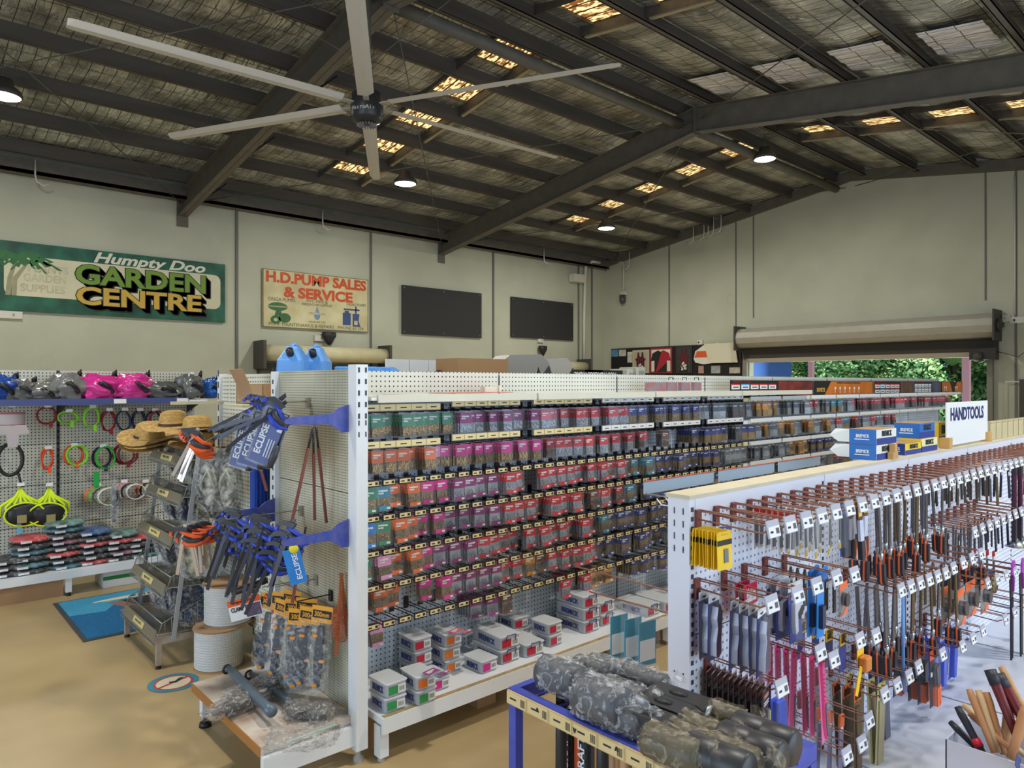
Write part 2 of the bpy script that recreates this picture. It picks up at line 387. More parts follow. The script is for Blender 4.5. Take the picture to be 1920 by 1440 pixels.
# portal frame rafters
RX = (-1.7, 4.27, 10.26)
def rafter(x, label):
    t = thing('roof_rafter', label, 'roof beam', (x, YR, 0))
    for s in (1, -1):
        ye = (YA-YR) if s > 0 else (Y0-YR)
        m = MB(); zt0, zt1 = ZR-.22, zroof(YR+ye)-.22; dp = .42
        def slab(x0, x1, a, b):
            vs = []
            for yy, zt in ((0, zt0), (ye, zt1)):
                for xx in (x0, x1):
                    for zz in (a, b): vs.append((xx, yy, zt-zz))
            m.add(vs, [(0,1,3,2), (4,6,7,5), (0,4,5,1), (2,3,7,6), (1,5,7,3), (0,2,6,4)], STEEL)
        slab(-.006, .006, 0, dp); slab(-.09, .09, 0, .014); slab(-.09, .09, dp-.014, dp)
        m.build('beam', t)
    m = MB(); m.box(-.1, .1, -.01, .01, ZR-.68, ZR-.2, STEEL); m.build('ridge_plate', t)
    m = MB(); m.box(-.1, .1, YA-YR-.02, YA-YR, 4.6, 5.25, STEEL); m.build('wall_plate', t)
    for j, y in enumerate(PY):
        if j % 2 == 0 and Y0+.3 < y < YA-.5:
            zb = zroof(y)-.22-.40; m = MB()
            m.cyl((.05, y-YR, zb), (.62, y-YR, zroof(y)-.1), .018, DARK, 6); m.build('fly_brace', t)
rafter(RX[0], 'grey steel roof rafter above and behind the camera')
rafter(RX[1], 'grey steel roof rafter meeting the wall just right of the green sign')
rafter(RX[2], 'grey steel roof rafter meeting the wall between the pump sign and far blackboard')
# eave strut + gable channel
m = MB(); m.box(X0, XB-.11, YA-.28, YA-.04, 5.06, 5.12, STEEL); m.box(X0, XB-.11, YA-.28, YA-.26, 5.06, 5.30, STEEL); tag(m.build('eave_strut'), 'long grey steel eave beam along the top of the signed wall', 'roof beam')
m = MB()
for ya, yb in ((YR, YA), (YR, Y0)):
    a = [(XB-.10, ya, zroof(ya)-.30), (XB-.0, ya, zroof(ya)-.30), (XB-.0, yb, zroof(yb)-.30), (XB-.10, yb, zroof(yb)-.30)]
    m.add(a+[(x, y, z+.22) for x, y, z in a], [(3,2,1,0),(4,5,6,7),(0,1,5,4),(1,2,6,5),(2,3,7,6),(3,0,4,7)], STEEL)
tag(m.build('gable_channel'), 'grey steel channel following the gable over the roller door wall', 'roof beam')
for xa, xb, lb in ((RX[0], RX[1], 'nearest the ceiling fan'), (RX[1], RX[2], 'from the fan rafter to the far rafter'), (RX[2], XB, 'from the far rafter to the gable wall')):
    m = MB(); m.cyl((xa+.1, YR+.3, ZR-.43), (xb-.1, YR+.3, ZR-.43), .085, STEEL, 14); tag(m.build('ridge_tube'), 'round grey ridge tube %s' % lb, 'roof tube')
# bracing rods
rods = []
for xa, xb, nm in ((RX[0], RX[1], 'the near bay'), (RX[1], RX[2], 'the middle bay'), (RX[2], XB, 'the far bay')):
    for ya, yb, sd in ((YA-.1, YR+.1, 'sign side'), (YR-.1, -1.2, 'side away from signs')):
        rods.append(((xa+.05, ya), (xb-.05, yb), nm, sd, 'slanting one way')); rods.append(((xb-.05, ya), (xa+.05, yb), nm, sd, 'slanting the other way'))
for (a, b, nm, sd, dr) in rods:
    m = MB(); m.cyl((a[0], a[1], zroof(a[1])-.42), (b[0], b[1], zroof(b[1])-.42), .009, STEEL, 6)
    tag(m.build('bracing_rod'), 'thin steel bracing rod, %s, %s, %s' % (nm, sd, dr), 'rod')
# roof battens with the bright foil patches near the far rafter
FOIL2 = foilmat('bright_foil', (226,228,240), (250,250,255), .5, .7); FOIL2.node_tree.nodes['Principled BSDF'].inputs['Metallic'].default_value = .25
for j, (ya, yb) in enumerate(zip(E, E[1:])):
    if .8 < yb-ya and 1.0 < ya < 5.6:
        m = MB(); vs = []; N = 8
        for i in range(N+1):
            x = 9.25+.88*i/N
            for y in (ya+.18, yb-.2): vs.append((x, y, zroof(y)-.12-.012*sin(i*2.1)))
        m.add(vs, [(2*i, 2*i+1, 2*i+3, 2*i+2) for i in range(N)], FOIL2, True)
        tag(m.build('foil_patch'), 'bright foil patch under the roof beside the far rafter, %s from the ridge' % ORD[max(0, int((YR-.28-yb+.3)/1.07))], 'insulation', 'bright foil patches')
# ------------------------------------------------------------------ outside the roller door
CONC = mat('outside_concrete', (196,190,176), .9, var=.12, scale=1.5)
m = MB(); m.box(XB, 34, -14, 26, -.14, -.02, CONC); m.build('driveway', kind='structure')
m = MB(); m.box(34, 60, -30, 50, -.16, -.03, mat('grass', (118,140,70), .95, var=.3, scale=3)); m.build('grass_verge', kind='structure')
BLUE = mat('blue_paint', (84,136,232), .6, var=.05)
m = MB(); m.box(XB+.2, XB+2.2, 9.32, 9.5, 0, 3.4, BLUE); tag(m.build('porch_wall'), 'bright blue painted return wall just outside the roller door', 'wall')
m = MB(); m.box(XB+2.0, XB+2.2, 2.5, 9.3, 2.72, 3.3, mat('blue_beam_paint', (42,66,140), .6)); tag(m.build('porch_beam'), 'dark blue beam outside above the roller door opening', 'beam')
m = MB(); m.box(XB+2.05, XB+2.2, 8.55, 9.3, 0, 2.9, mat('blue_grey_paint', (140,160,190), .6)); 
PINK = mat('oxide_primer', (150,120,135), .6)
for u, wd, lb in ((1521, .14, 'pinkish steel post outside the door, slimmer one on the left'), (1812, .17, 'pinkish steel post outside the door, beside the motor, right one')):
    p = on_x(u, 720, 21.5); m = MB(); m.box(-wd/2, wd/2, -wd/2, wd/2, -.02, 4.4, PINK); m.box(-wd*.9, wd*.9, -wd*.9, wd*.9, -.02, 0, PINK)
    tag(m.build('steel_post', loc=(p.x, p.y, 0)), lb, 'post')
LEAFS = [mat('leaf_%s' % n, c, .55, var=.25, scale=2) for n, c in (('light', (186,226,160)), ('mid', (150,206,146)), ('dark', (92,156,106)))]
BARK = mat('bark', (120,108,96), .9, var=.3)
def crown(seed, rx, ry, rz, n, lv):
    r = random.Random(seed); m = MB(); cl = []
    for _ in range(34):
        th = r.uniform(0, 2*pi); ph = math.acos(r.uniform(-1, 1)); q = r.uniform(.55, 1.0)
        cl.append((rx*q*sin(ph)*cos(th), ry*q*sin(ph)*sin(th), rz*q*cos(ph), r.uniform(.5, 1.0)))
    for i in range(n):
        c = r.choice(cl); d = Vector((r.gauss(0, 1), r.gauss(0, 1), r.gauss(0, 1))).normalized()*c[3]*r.uniform(.6, 1)
        p = Vector(c[:3])+d; a = Vector((r.gauss(0, 1), r.gauss(0, 1), r.gauss(0, .5))).normalized(); b = d.normalized().cross(a).normalized(); s = r.uniform(.06, .13)
        k = 0 if d.z > .2 and r.random() < .75 else (1 if r.random() < .6 else 2)
        m.add([p-a*s, p+b*s*.45, p+a*s, p-b*s*.45], [(0, 1, 2, 3)], LEAFS[k])
    m.blob((0, 0, 0), (rx*.6, ry*.6, rz*.7), LEAFS[1], seed, .2, 2, 16, 10)
    return m
def tree():
    t = thing('tree', '', 'tree'); crown(3, 2.0, 2.4, 2.6, 19000, 0).build('foliage', t).location = (0, 0, 2.9)
    m = MB(); m.tube([(0, 0, -.1), (.1, 0, 1.4), (-.1, .2, 2.8)], [.2, .15, .09], BARK, 8); m.tube([(.1, 0, 1.4), (.7, -.5, 2.6)], [.09, .05], BARK, 6); m.build('trunk', t)
    return t
TREE = Kind(tree)
spots = [(25, 11.9), (26.2, 8.4), (25.2, 5.2), (27, 2.6), (25.4, -.4), (31, 13), (31.5, 8.5), (31, 4), (31, -1), (28.5, 15.5)]
for i, (x, y) in enumerate(spots):
    TREE.put((x+3, y, 0), (0, 0, i*1.3), 'leafy green tree outside the roller door, %s of the row%s' % (ORD[i % 5], ', front line' if i < 5 else ', back line'), 'trees outside the roller door', (1, 1, 1.0+.12*(i % 3)+(.4 if i > 4 else 0)))
# ------------------------------------------------------------------ roller door
GALV = mat('roller_steel', (168,166,156), .5, metal=.1, var=.08)
DKST = mat('dark_steel', (74,72,68), .55, var=.2)
t = thing('roller_door', 'rolled-up grey steel roller door above the opening to the trees', 'roller door', (XB-.26, 0, 2.78))
m = MB(); n = 22; prof = []
for k in range(n): prof.append((cos(2*pi*k/n)*(.235 + (.008 if k % 2 else 0)), sin(2*pi*k/n)*(.235 + (.008 if k % 2 else 0))))
ya, yb = D0-.22, D1+.1
vs = [(a, ya, b) for a, b in prof]+[(a, yb, b) for a, b in prof]
m.add(vs, [(i, n+i, n+(i+1) % n, (i+1) % n) for i in range(n)], GALV); m.build('curtain_roll', t)
m = MB(); m.box(.12, .17, ya, yb, -.50, .05, mat('painted_gap_shade', (60,56,52), .8)); m.build('curtain', t)  # curtain sheet coloured dark: shade of the gap below the roll painted in
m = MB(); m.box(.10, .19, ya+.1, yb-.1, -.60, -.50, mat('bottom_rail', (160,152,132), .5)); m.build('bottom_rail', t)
for y, nm in ((yb, 'left'), (ya-.03, 'right')):
    m = MB(); m.box(-.27, .26, y, y+.03, -.3, .3, DKST); m.build('end_bracket', t)
m = MB(); m.lathe([(.0, 0), (.13, 0), (.13, .05), (.05, .06), (.05, .1), (0, .1)], DKST, (0, 0, 0), 18, T(-.02, ya-.03, 0, 90)); m.box(-.12, .1, ya-.02, ya+.42, -.66, -.44, mat('motor_black', (44,42,40), .5)); m.cyl((-.1, ya+.2, -.6), (-.1, ya+.34, -.6), .09, DKST, 12); m.build('motor', t)
for y in (D1+.02, D0-.12):
    m = MB(); m.box(.16, .25, y, y+.1, -2.78, -.3, mat('guide_galv', (128,126,116), .5)); m.build('guide_rail', t)
m = MB(); m.tube([(0.02, ya, -.5), (-.0, ya-.35, -.62), (0, ya-.6, -.4), (.2, ya-.68, .05)], .008, DKST, 6); m.build('power_cord', t)
OUTL = mat('outlet_plastic', (214,212,202), .5)
def outlet(p, lab, axis='x', w=.16, dark=False):
    t = thing('wall_outlet', lab, 'outlet', p)
    m = MB(); D = (.05, w, .12) if axis == 'x' else (w, .05, .12); m.cbox((0, 0, 0), D, OUTL); m.build('box', t)
    m = MB(); e = .027
    (m.cbox((-e, w*.2, 0), (.012, .03, .04), DARK if dark else GALV) if axis == 'x' else m.cbox((w*.2, -e, 0), (.03, .012, .04), DARK if dark else GALV)); m.build('switch', t); return t
outlet(on_x(1887, 597, XB-.03), 'small white outlet on the wall right of the roller door', 'x', .12)
outlet(on_x(1908, 600, XB-.03), 'white power point with plugged cord at the far right wall edge', 'x', .24, True)
outlet(on_x(1313, 642, XB-.03), 'small outlet above the black pinboard of jerseys', 'x', .16, True)
outlet(on_y(14, 590, YA-.03), 'white outlet under the left end of the green sign', 'y', .4)
outlet(on_y(598, 634, YA-.03), 'white outlet under the pump sign', 'y', .22)
outlet(on_y(1013, 638, YA-.03), 'small outlet below the far blackboard', 'y', .2)
def conduit(pts, lab, r=.014, mt=None):
    m = MB(); m.tube(pts, r, mt or OUTL, 6); return tag(m.build('conduit'), lab, 'conduit')
a = on_x(1903, 320, XB-.02); conduit([(a.x, a.y, zroof(a.y)-.4), (a.x, a.y, 2.98)], 'grey conduit dropping to the power point beside the roller door')
a = on_x(1886, 716, XB-.02); b = on_x(1886, 790, XB-.02)
conduit([(a.x-.03, a.y, 0.8), (a.x-.03, a.y, a.z), (a.x-.03, a.y-1.4, a.z)], 'thin grey conduit framing the side door at the far right')
m = MB(); p = on_x(1912, 800, XB-.05); m.box(-.03, .03, -.9, 0, -p.z, 1.64-p.z+.1, DKST); m.build('door_1', loc=(XB-.05, p.y, p.z), kind='structure')
# switch gear, hooks of cable along the eaves
def cable_hook(p, lab, s=1, axis='y'):
    m = MB(); q = [(0, 0, .35*s), (.0, 0, .1*s), (.02, 0, 0), (.12, 0, -.05*s), (.2, 0, .0)]
    if axis == 'x': q = [(y, x, z) for x, y, z in q]
    m.tube(q, .014, OUTL, 6); tag(m.build('cable_end', loc=p), lab, 'cable', 'looped conduit ends under the eaves')
for i, (u, v) in enumerate(((66, 340), (605, 425), (1020, 490))): cable_hook(on_y(u, v, YA-.32), 'hooked white conduit end under the eave beam, %s from left' % ORD[i])
for i, (u, v) in enumerate(((1320, 445), (1328, 440), (1338, 438), (1352, 432), (1300, 452), (1180, 500))): cable_hook(on_x(u, v, XB-.16), 'hooked white conduit end below the gable channel, number %s' % ['one','two','three','four','five','six'][i], 1.3, 'x')
pp = [on_y(1125, 492, YA-.3), on_y(1110, 490, YA-.3), on_y(1098, 500, YA-.12), on_y(1097, 525, YA-.1), on_y(1095, 600, YA-.1), on_y(1095, 690, YA-.1)]
conduit([tuple(p) for p in pp], 'thick grey cable bundle running down the wall in the far corner', .045)
m = MB(); m.cbox((0, 0, 0), (.45, .2, .22), OUTL); tag(m.build('junction_box', loc=on_y(1082, 522, YA-.13)), 'white junction box beside the cable bundle in the far corner', 'junction box')
# security camera on its conduit
p = on_x(1167, 560, XB-.12); t = thing('security_camera', 'small dark security camera under a white conduit on the gable wall', 'camera', p)
m = MB(); m.lathe([(0, -.16), (.07, -.13), (.09, -.05), (.09, .1), (0, .12)], mat('camera_housing', (70,72,74), .4), n=14); m.build('housing', t)
m = MB(); m.cbox((.06, 0, .16), (.1, .16, .1), OUTL); m.tube([(.06, 0, .2), (.06, 0, 1.0), (.06, .05, 1.08), (.06, .35, 1.1), (.06, .4, 1.2), (.05, .38, 1.3)], .02, OUTL, 6); m.build('bracket', t)
# dark bell speakers on the wall
for u, v, s, lb in ((617, 631, .16, 'dark downlight lantern on the wall right under the pump sign'), (1018, 655, .14, 'dark downlight lantern on the wall below the far blackboard')):
    m = MB(); m.lathe([(0, .1), (1.0*s, .09), (1.0*s, 0), (.45*s, -.13), (0.2*s, -.18), (0, -.18)], DARK, n=14, sy=.6); tag(m.build('wall_lantern', loc=on_y(u, v, YA-.11)), lb, 'wall light')
# roller doors rolled up on the signed wall
for ua, ub, v, r, lb in ((492, 722, 672, .165, 'cream rolled-up roller door on the wall behind the blue jerry cans'), (1036, 1096, 680, .16, 'cream rolled-up roller door in the far left corner')):
    a = on_y(ua, v, YA-.34); b = on_y(ub, v, YA-.34); t = thing('roller_door', lb, 'roller door', (0, YA-.34, 2.27 if r > .162 else 2.12))
    m = MB(); m.cyl((a.x, 0, 0), (b.x, 0, 0), r, mat('cream_roll', (208,202,166), .6, var=.1), 20); m.build('curtain_roll', t)
    for x in (a.x-.06, b.x): m = MB(); m.box(x, x+.06, -.2, .3, -.32, .24, DKST); m.build('end_bracket', t)
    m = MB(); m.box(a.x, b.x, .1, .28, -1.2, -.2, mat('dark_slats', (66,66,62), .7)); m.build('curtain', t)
# ------------------------------------------------------------------ signs on the signed wall
def board(u0, u1, vt, vb, lab, cat, name, y=YA-.06, th=.04):
    """a board hung on the wall between two photo columns; heights taken at its left edge"""
    a = on_y(u0, vt, y); b = on_y(u0, vb, y); c = on_y(u1, vb, y)
    t = thing(name, lab, cat, (a.x, y, b.z)); return t, c.x-a.x, a.z-b.z
BLK = mat('lettering_black', (26,28,26), .7)
t, W, H = board(-60, 422, 441, 582, 'weathered green sign reading Humpty Doo Garden Centre with painted palms', 'sign', 'garden_centre_sign')
GRN = mat('sign_green', (36,106,84), .6, var=.35, scale=3, c2=(24,66,56)); CRM = mat('sign_cream', (212,210,182), .6, var=.10, scale=2)
W0 = on_y(0, 500, YA-.06).x-t.location.x     # left photo edge in sign coordinates
H = on_y(422, 496, YA-.06).z-on_y(422, 605, YA-.06).z; t.location.z = on_y(422, 605, YA-.06).z
m = MB(); m.box(0, W, 0, .04, 0, H, GRN); m.build('board', t)
m = MB(); x0 = W0+.05; x1 = W-.09; rr = .12; z0, z1 = .22*H, .80*H; pts = []
for cx, cz, a0 in ((x1-rr, z1-rr, 0), (x0+rr, z1-rr, 90), (x0+rr, z0+rr, 180), (x1-rr, z0+rr, 270)):
    for k in range(6): a = R_(a0+90*k/5); pts.append((cx+rr*cos(a), cz+rr*sin(a)))
m.prism(pts, -.004, .0, CRM); m.build('cream_panel', t)
def sw(u): return on_y(u, 500, YA-.06).x-t.location.x
G1 = mat('lettering_green', (112,150,56), .6, var=.12); G2 = mat('lettering_yellow', (206,172,72), .6, var=.12)
tw = mat('lettering_white', (222,224,210), .6, var=.1)
m = MB(); m.text('Humpty Doo', .30*H, tw, T((sw(175)+sw(382))/2, -.004, .885*H), width=sw(382)-sw(172), off=.03, shear=.3, sy=.72)
m.build('lettering', t)
for txt, za, hh, ua, ub, mt in (('GARDEN', .60*H, .40*H, 142, 386, G1), ('CENTRE', .275*H, .37*H, 142, 377, G2)):
    m = MB()
    for k in range(5):
        e = .02*k
        m.text(txt, hh, BLK, T((sw(ua)+sw(ub))/2+e+.02, -.006, za-e-.01), width=sw(ub)-sw(ua), off=.04)
    m.text(txt, hh, BLK, T((sw(ua)+sw(ub))/2, -.0075, za), width=(sw(ub)-sw(ua))*1.015, off=.055)
    m.text(txt, hh, mt, T((sw(ua)+sw(ub))/2, -.009, za), width=sw(ub)-sw(ua), off=.03); m.build('lettering', t)
FADE = mat('lettering_faded', (178,172,146), .7, var=.2, scale=8, c2=(196,194,164)); m = MB()
for txt, ua, ub, z in (('PLANTS', 52, 128, .63), ('GARDEN', 44, 124, .49), ('SUPPLIES', 38, 122, .34)): m.text(txt, .15*H, FADE, T((sw(ua)+sw(ub))/2, -.006, z*H), width=sw(ub)-sw(ua), off=.03)
m.build('lettering', t)
PG = mat('palm_green', (58,116,70), .7, var=.2); TRK = mat('palm_trunk', (160,158,128), .7, var=.2); m = MB()
for (ub_, ut, zt) in ((14, 30, .80), (24, 52, .74)):
    xb_, xt = sw(ub_), sw(ut)
    m.prism([(xb_-.03, .22*H), (xb_+.05, .22*H), (xb_+.06, .45*H), (xt+.04, zt*H), (xt, zt*H), (xb_-.0, .48*H)], -.006, -.003, TRK)
    for a0, ln in ((28, .42), (0, .5), (-35, .34), (155, .42), (185, .38), (215, .3)):
        q = [Vector((xt+.02, zt*H))]; e = []; a = R_(a0)
        for s_ in range(1, 7):
            f = s_/6; q.append(Vector((xt+ln*f*cos(a), zt*H+ln*f*sin(a)*.6-.25*f*f*ln)))
        up = [(p.x, p.y+.045*sin(pi*min(1, (k+.5)/6))) for k, p in enumerate(q)]
        dn = [(p.x, p.y-(.085 if k % 2 else .0)*(1.1-k/7)) for k, p in enumerate(q)]
        m.prism(up+dn[::-1], -.0075-.0004*a0/90, -.005, PG)
m.build('painted_palms', t)
# pump sign
t, W, H = board(493, 690, 503, 612, 'cream sign with red lettering reading H.D. Pump Sales and Service', 'sign', 'pump_sign')
CR2 = mat('sign_cream_rusty', (214,208,168), .6, var=.12, scale=2, c2=(190,178,136)); m = MB(); m.box(0, W, 0, .04, 0, H, CR2); m.build('board', t)
m = MB(); FR = mat('rusty_edge', (150,140,100), .8, var=.4)
for q in ((0, W, 0, .012), (0, W, H-.012, H), (0, .012, 0, H), (W-.012, W, 0, H)): m.box(q[0], q[1], -.006, .002, q[2], q[3], FR)
m.build('border', t)
RED = mat('lettering_red', (206,84,42), .6, var=.15); m = MB()
m.text('H.D.PUMP SALES', .25*H, RED, T(.5*W, -.002, .865*H), width=.955*W, off=.045)
m.text('& SERVICE', .25*H, RED, T(.51*W, -.002, .62*H), width=.66*W, off=.045); m.build('lettering', t)
GB = mat('lettering_grey', (84,88,72), .7, var=.3); m = MB()
for s_, x, z, w_, q in (('ONGA PUMPS', .165, .485, .24, .07), ('PVC PIPE &', .49, .50, .2, .05), ('IRRIGATION SUPPLIES', .49, .44, .29, .05), ('MONO PUMPS', .88, .50, .19, .055), ('PUMP MAINTENANCE & REPAIRS   PHONE 60 254', .5, .055, .9, .06), ('ON & OFF SITE', .49, .13, .16, .035)):
    m.text(s_, q*H*1.3, GB, T(x*W, -.002, z*H), width=w_*W)
m.build('lettering', t)
def disc(m, x, z, a, b, mt, y=-.004, n=20): m.prism([(x+a*cos(2*pi*k/n), z+b*sin(2*pi*k/n)) for k in range(n)], y, 0, mt)
m = MB(); PGG = mat('pump_green', (62,112,70), .6, var=.2)
disc(m, .13*W, .36*H, .085*W, .075*H, PGG); disc(m, .11*W, .13*H, .045*W, .075*H, PGG); disc(m, .19*W, .17*H, .055*W, .085*H, PGG); m.prism([(.10*W, .2*H), (.17*W, .2*H), (.15*W, .33*H), (.12*W, .33*H)], -.003, 0, PGG)
m.box(.05*W, .21*W, -.006, -.004, .355*H, .368*H, CR2); disc(m, .11*W, .13*H, .018*W, .03*H, CR2, -.006); m.build('green_pump_picture', t)
m = MB(); PB = mat('pump_blue', (60,84,140), .6, var=.25)
m.box(.74*W, .82*W, -.004, 0, .11*H, .34*H, PB); m.box(.76*W, .80*W, -.004, 0, .34*H, .38*H, PB); m.prism([(.84*W, .09*H), (.92*W, .09*H), (.90*W, .2*H), (.91*W, .33*H), (.84*W, .33*H)], -.004, 0, PB); m.box(.75*W, .91*W, -.004, 0, .39*H, .42*H, PB); m.box(.865*W, .88*W, -.004, 0, .33*H, .47*H, PB); m.box(.855*W, .89*W, -.006, -.004, .12*H, .2*H, CR2)
m.build('blue_pump_picture', t)
m = MB(); DB = mat('drop_blue', (120,150,180), .6, var=.2)
m.prism([(.49*W, .42*H)]+[(.49*W+.028*W*cos(a), .25*H+.08*H*sin(a)) for a in [R_(30-240*k/10) for k in range(11)]], -.004, 0, DB); m.box(.405*W, .575*W, -.007, -.004, .265*H, .305*H, CR2); m.text('PRECISION', .05*H, DB, T(.49*W, -.008, .285*H), width=.15*W); m.build('water_drop_picture', t)
# blackboards
for u0, u1, vt, vb, lb in ((754, 903, 534, 626, 'plain blackboard panel screwed to the wall, nearer the pump sign'), (959, 1075, 556, 632, 'plain blackboard panel screwed to the wall, nearer the far corner')):
    t, W, H = board(u0, u1, vt, vb, lb, 'blackboard', 'blackboard'); m = MB(); m.box(0, W, 0, .03, 0, H, mat('chalkboard', (44,45,48), .75, var=.1)); m.build('panel', t)
    m = MB()
    for x in (.06, W/2, W-.06):
        for z in (.06, H-.06): m.lathe([(0, 0), (.012, 0), (.012, .008), (0, .008)], GALV, n=8, M=T(x, 0, z, 90))
    m.build('screws', t)
# faint round plugs on the concrete panels
for i, (u, v, pl) in enumerate(((88, 680, 0), (388, 693, 0), (385, 450, 0), (88, 410, 0), (1285, 568, 1), (1370, 560, 1), (1226, 586, 1), (1300, 655, 0))):
    p = on_x(u, v, XB-.002) if pl else on_y(u, v, YA-.002); m = MB(); m.lathe([(.10, 0), (.105, -.006), (.115, -.006), (.12, 0)], WALL, n=20, M=T(0, 0, 0, 90, 0, 90 if pl else 0))
    if i < 7: m.build('trim_%d' % (90+i), loc=p, kind='structure')
# ------------------------------------------------------------------ ceiling fan
HB = on_z(688, 205, 4.63)
t = thing('ceiling_fan', 'huge six-bladed white ceiling fan with a dark hub', 'ceiling fan', HB)
FANW = mat('fan_blade_white', (196,194,188), .45)
m = MB(); m.lathe([(0, -.16), (.06, -.16), (.085, -.155), (.15, -.13), (.175, -.09), (.175, .05), (.16, .1), (.16, .16), (.1, .2), (0, .2)], mat('hub_black', (38,40,44), .4), n=28); hub = m.build('motor_hub', t)
m = MB()
for k in range(20): a = 2*pi*k/20; m.box(.06, .135, -.004, .004, -.165, -.15, mat('hub_fin', (120,122,124), .5), M=T(rz=18*k) @ T(ry=9))
m.build('cooling_fins', hub)
m = MB()
for i, ch in enumerate('MacroAir'):
    a = 228 + (i-3.5)*11 - 4; M = T(rz=a+90) @ T(0, -.177, -.035); m.text(ch, .06, mat('logo_grey', (170,170,170), .5), M, off=.02)
m.build('lettering', hub)
m = MB(); m.cyl((0, 0, .15), (0, 0, 1.45), .045, STEEL, 12); m.build('drop_rod', t)
m = MB(); m.box(-.14, .14, -.14, .14, 1.42, 1.47, STEEL); m.box(-.02, .45, -.05, .05, 1.44, 1.5, STEEL); m.build('mounting_plate', t)
A = on_z(1188, 125, 4.63)-HB; base = math.atan2(A.y, A.x)
for k in range(6):
    a = base+k*pi/3; m = MB(); pts = []
    for (x, hw) in ((.3, .085), (2.72, .075), (2.78, .06)):
        for yy, zz in ((-hw, 0), (-hw*.3, .022), (hw, .035), (hw*.2, -.006)): pts.append((x, yy, zz+.03))
    fs = []
    for s_ in (0, 4):
        for q in range(4): r = (q+1) % 4; fs.append((s_+q, s_+4+q, s_+4+r, s_+r))
    fs += [(3, 2, 1, 0), (8, 9, 10, 11)]
    m.add(pts, fs, FANW, M=Matrix.Rotation(a, 4, 'Z')); b = m.build('blade', t)
    m = MB(); m.box(.1, .42, -.03, .03, .03, .045, GALV, M=Matrix.Rotation(a, 4, 'Z')); m.build('blade_strut', b)
for k in range(4):
    a = pi/4+k*pi/2; m = MB(); e = Vector((1.0*cos(a), 1.4*sin(a), 1.25)); m.cyl((0.04*cos(a), .04*sin(a), .5), e, .005, STEEL, 5); m.build('guy_wire', t)
# ------------------------------------------------------------------ high bay lamps
def lamp(u, v, lab, on=110):
    a, b, c = _ray(u, v); drop = .62
    d = (ZR-drop-CAM[2]+SL*YR)/(c+SL*b) if True else 0
    if b*d < YR: d = (ZR-drop-CAM[2]-SL*YR)/(c-SL*b)
    p = Vector((a*d, b*d, CAM[2]+c*d)); t = thing('high_bay_light', lab, 'lamp', p)
    m = MB(); m.lathe([(.19, -.02), (.21, 0), (.20, .05), (.12, .12), (.10, .2), (0, .2)], DKST, n=20); m.build('housing', t)
    m = MB(); m.lathe([(0, -.03), (.15, -.03), (.19, -.015), (.19, 0)], mat('lamp_glass', (255,246,226), .4, emit=14), n=20); m.build('lens', t)
    m = MB(); m.cyl((0, 0, .2), (0, 0, .45), .008, STEEL, 6); m.build('hanging_chain', t)
    l = light('lamp_light', 'AREA', (p.x, p.y, p.z-.05), on, (1, .96, .84), size=(.34, .34)); l.parent = t; l.location = (0, 0, -.05)
lamp(760, 343, 'glowing round high bay lamp left of the middle roof bay'); lamp(1137, 427, 'small glowing high bay lamp nearest the far corner')
lamp(1434, 297, 'glowing high bay lamp under the ridge right of the far rafter'); lamp(6, 178, 'glowing high bay lamp at the left edge of the picture')
def fill_lamp_at(p, lab, on):  # extra lamps out of view, added to brighten the near aisles
    KL = [o for o in bpy.data.objects if o.name == 'high_bay_light'][0]
    t = thing('high_bay_light', lab, 'lamp', p)
    for ch in KL.children:
        if ch.type == 'MESH': c = ch.copy(); COL.objects.link(c); c.parent = t
    l = light('lamp_light', 'AREA', (0, 0, -.05), on, (1, .96, .86), size=(.34, .34)); l.parent = t; l.location = (0, 0, -.05)
fill_lamp_at((2.4, 1.3, 5.2), 'added unseen high bay lamp over the hand tool aisle above the picture', 110); fill_lamp_at((.4, 4.6, 5.4), 'added unseen high bay lamp over the front aisle above the picture', 110); fill_lamp_at((5.6, -.9, 5.0), 'added unseen high bay lamp over the right-hand aisle outside the picture', 130)
# ------------------------------------------------------------------ common shop fittings
PEGW = pegmat('pegboard_pale', (214,214,202)); PEGV = pegmat('pegboard_far', (206,206,192), r=.2)
PEGB = pegmat('pegboard_cool', (216,228,240), hole=(70,84,98), r=.17); PEGD = pegmat('pegboard_fine_dirty', (208,204,180), pitch=.0127, r=.22, ax=('Y', 'Z'), dirt=.35)
PEGX = pegmat('pegboard_end', (222,222,206), hole=(24,24,24), r=.21, ax=('Y', 'Z'))
SLOT = mat('slot_dark', (60,62,66), .7); PRICE = mat('ticket_yellow', (232,214,160), .6); TICK = mat('ticket_white', (232,234,236), .5)
CARD = mat('cardboard', (176,140,104), .85, var=.12, scale=3); CARDD = mat('cardboard_inside', (120,92,66), .9)
WIRE = mat('zinc_wire', (170,168,160), .35, metal=.6); RUST = mat('copper_brown_wire', (142,98,84), .5, metal=.2); BWIRE = mat('black_wire', (36,32,34), .5)
FILM = clear('clear_film', (236,240,242), .10, .12, .8, 22); SHELL = clear('clear_shell', (236,240,246), .07, .08); FILM2 = clear('cloudy_film', (220,216,210), .34, .22, 1.0, 26)
BLKP = mat('black_plastic', (30,30,34), .4); INK = mat('ink', (40,40,44), .7)
def slots(m, x, y, z0, z1, axis='x', gap=.05, w=.004, h=.022, mt=None):
    z = z0
    while z < z1:
        if axis == 'x': m.box(x-.001, x+.001, y-w, y+w, z, z+h, mt or SLOT)
        else: m.box(x-w, x+w, y-.001, y+.001, z, z+h, mt or SLOT)
        z += gap
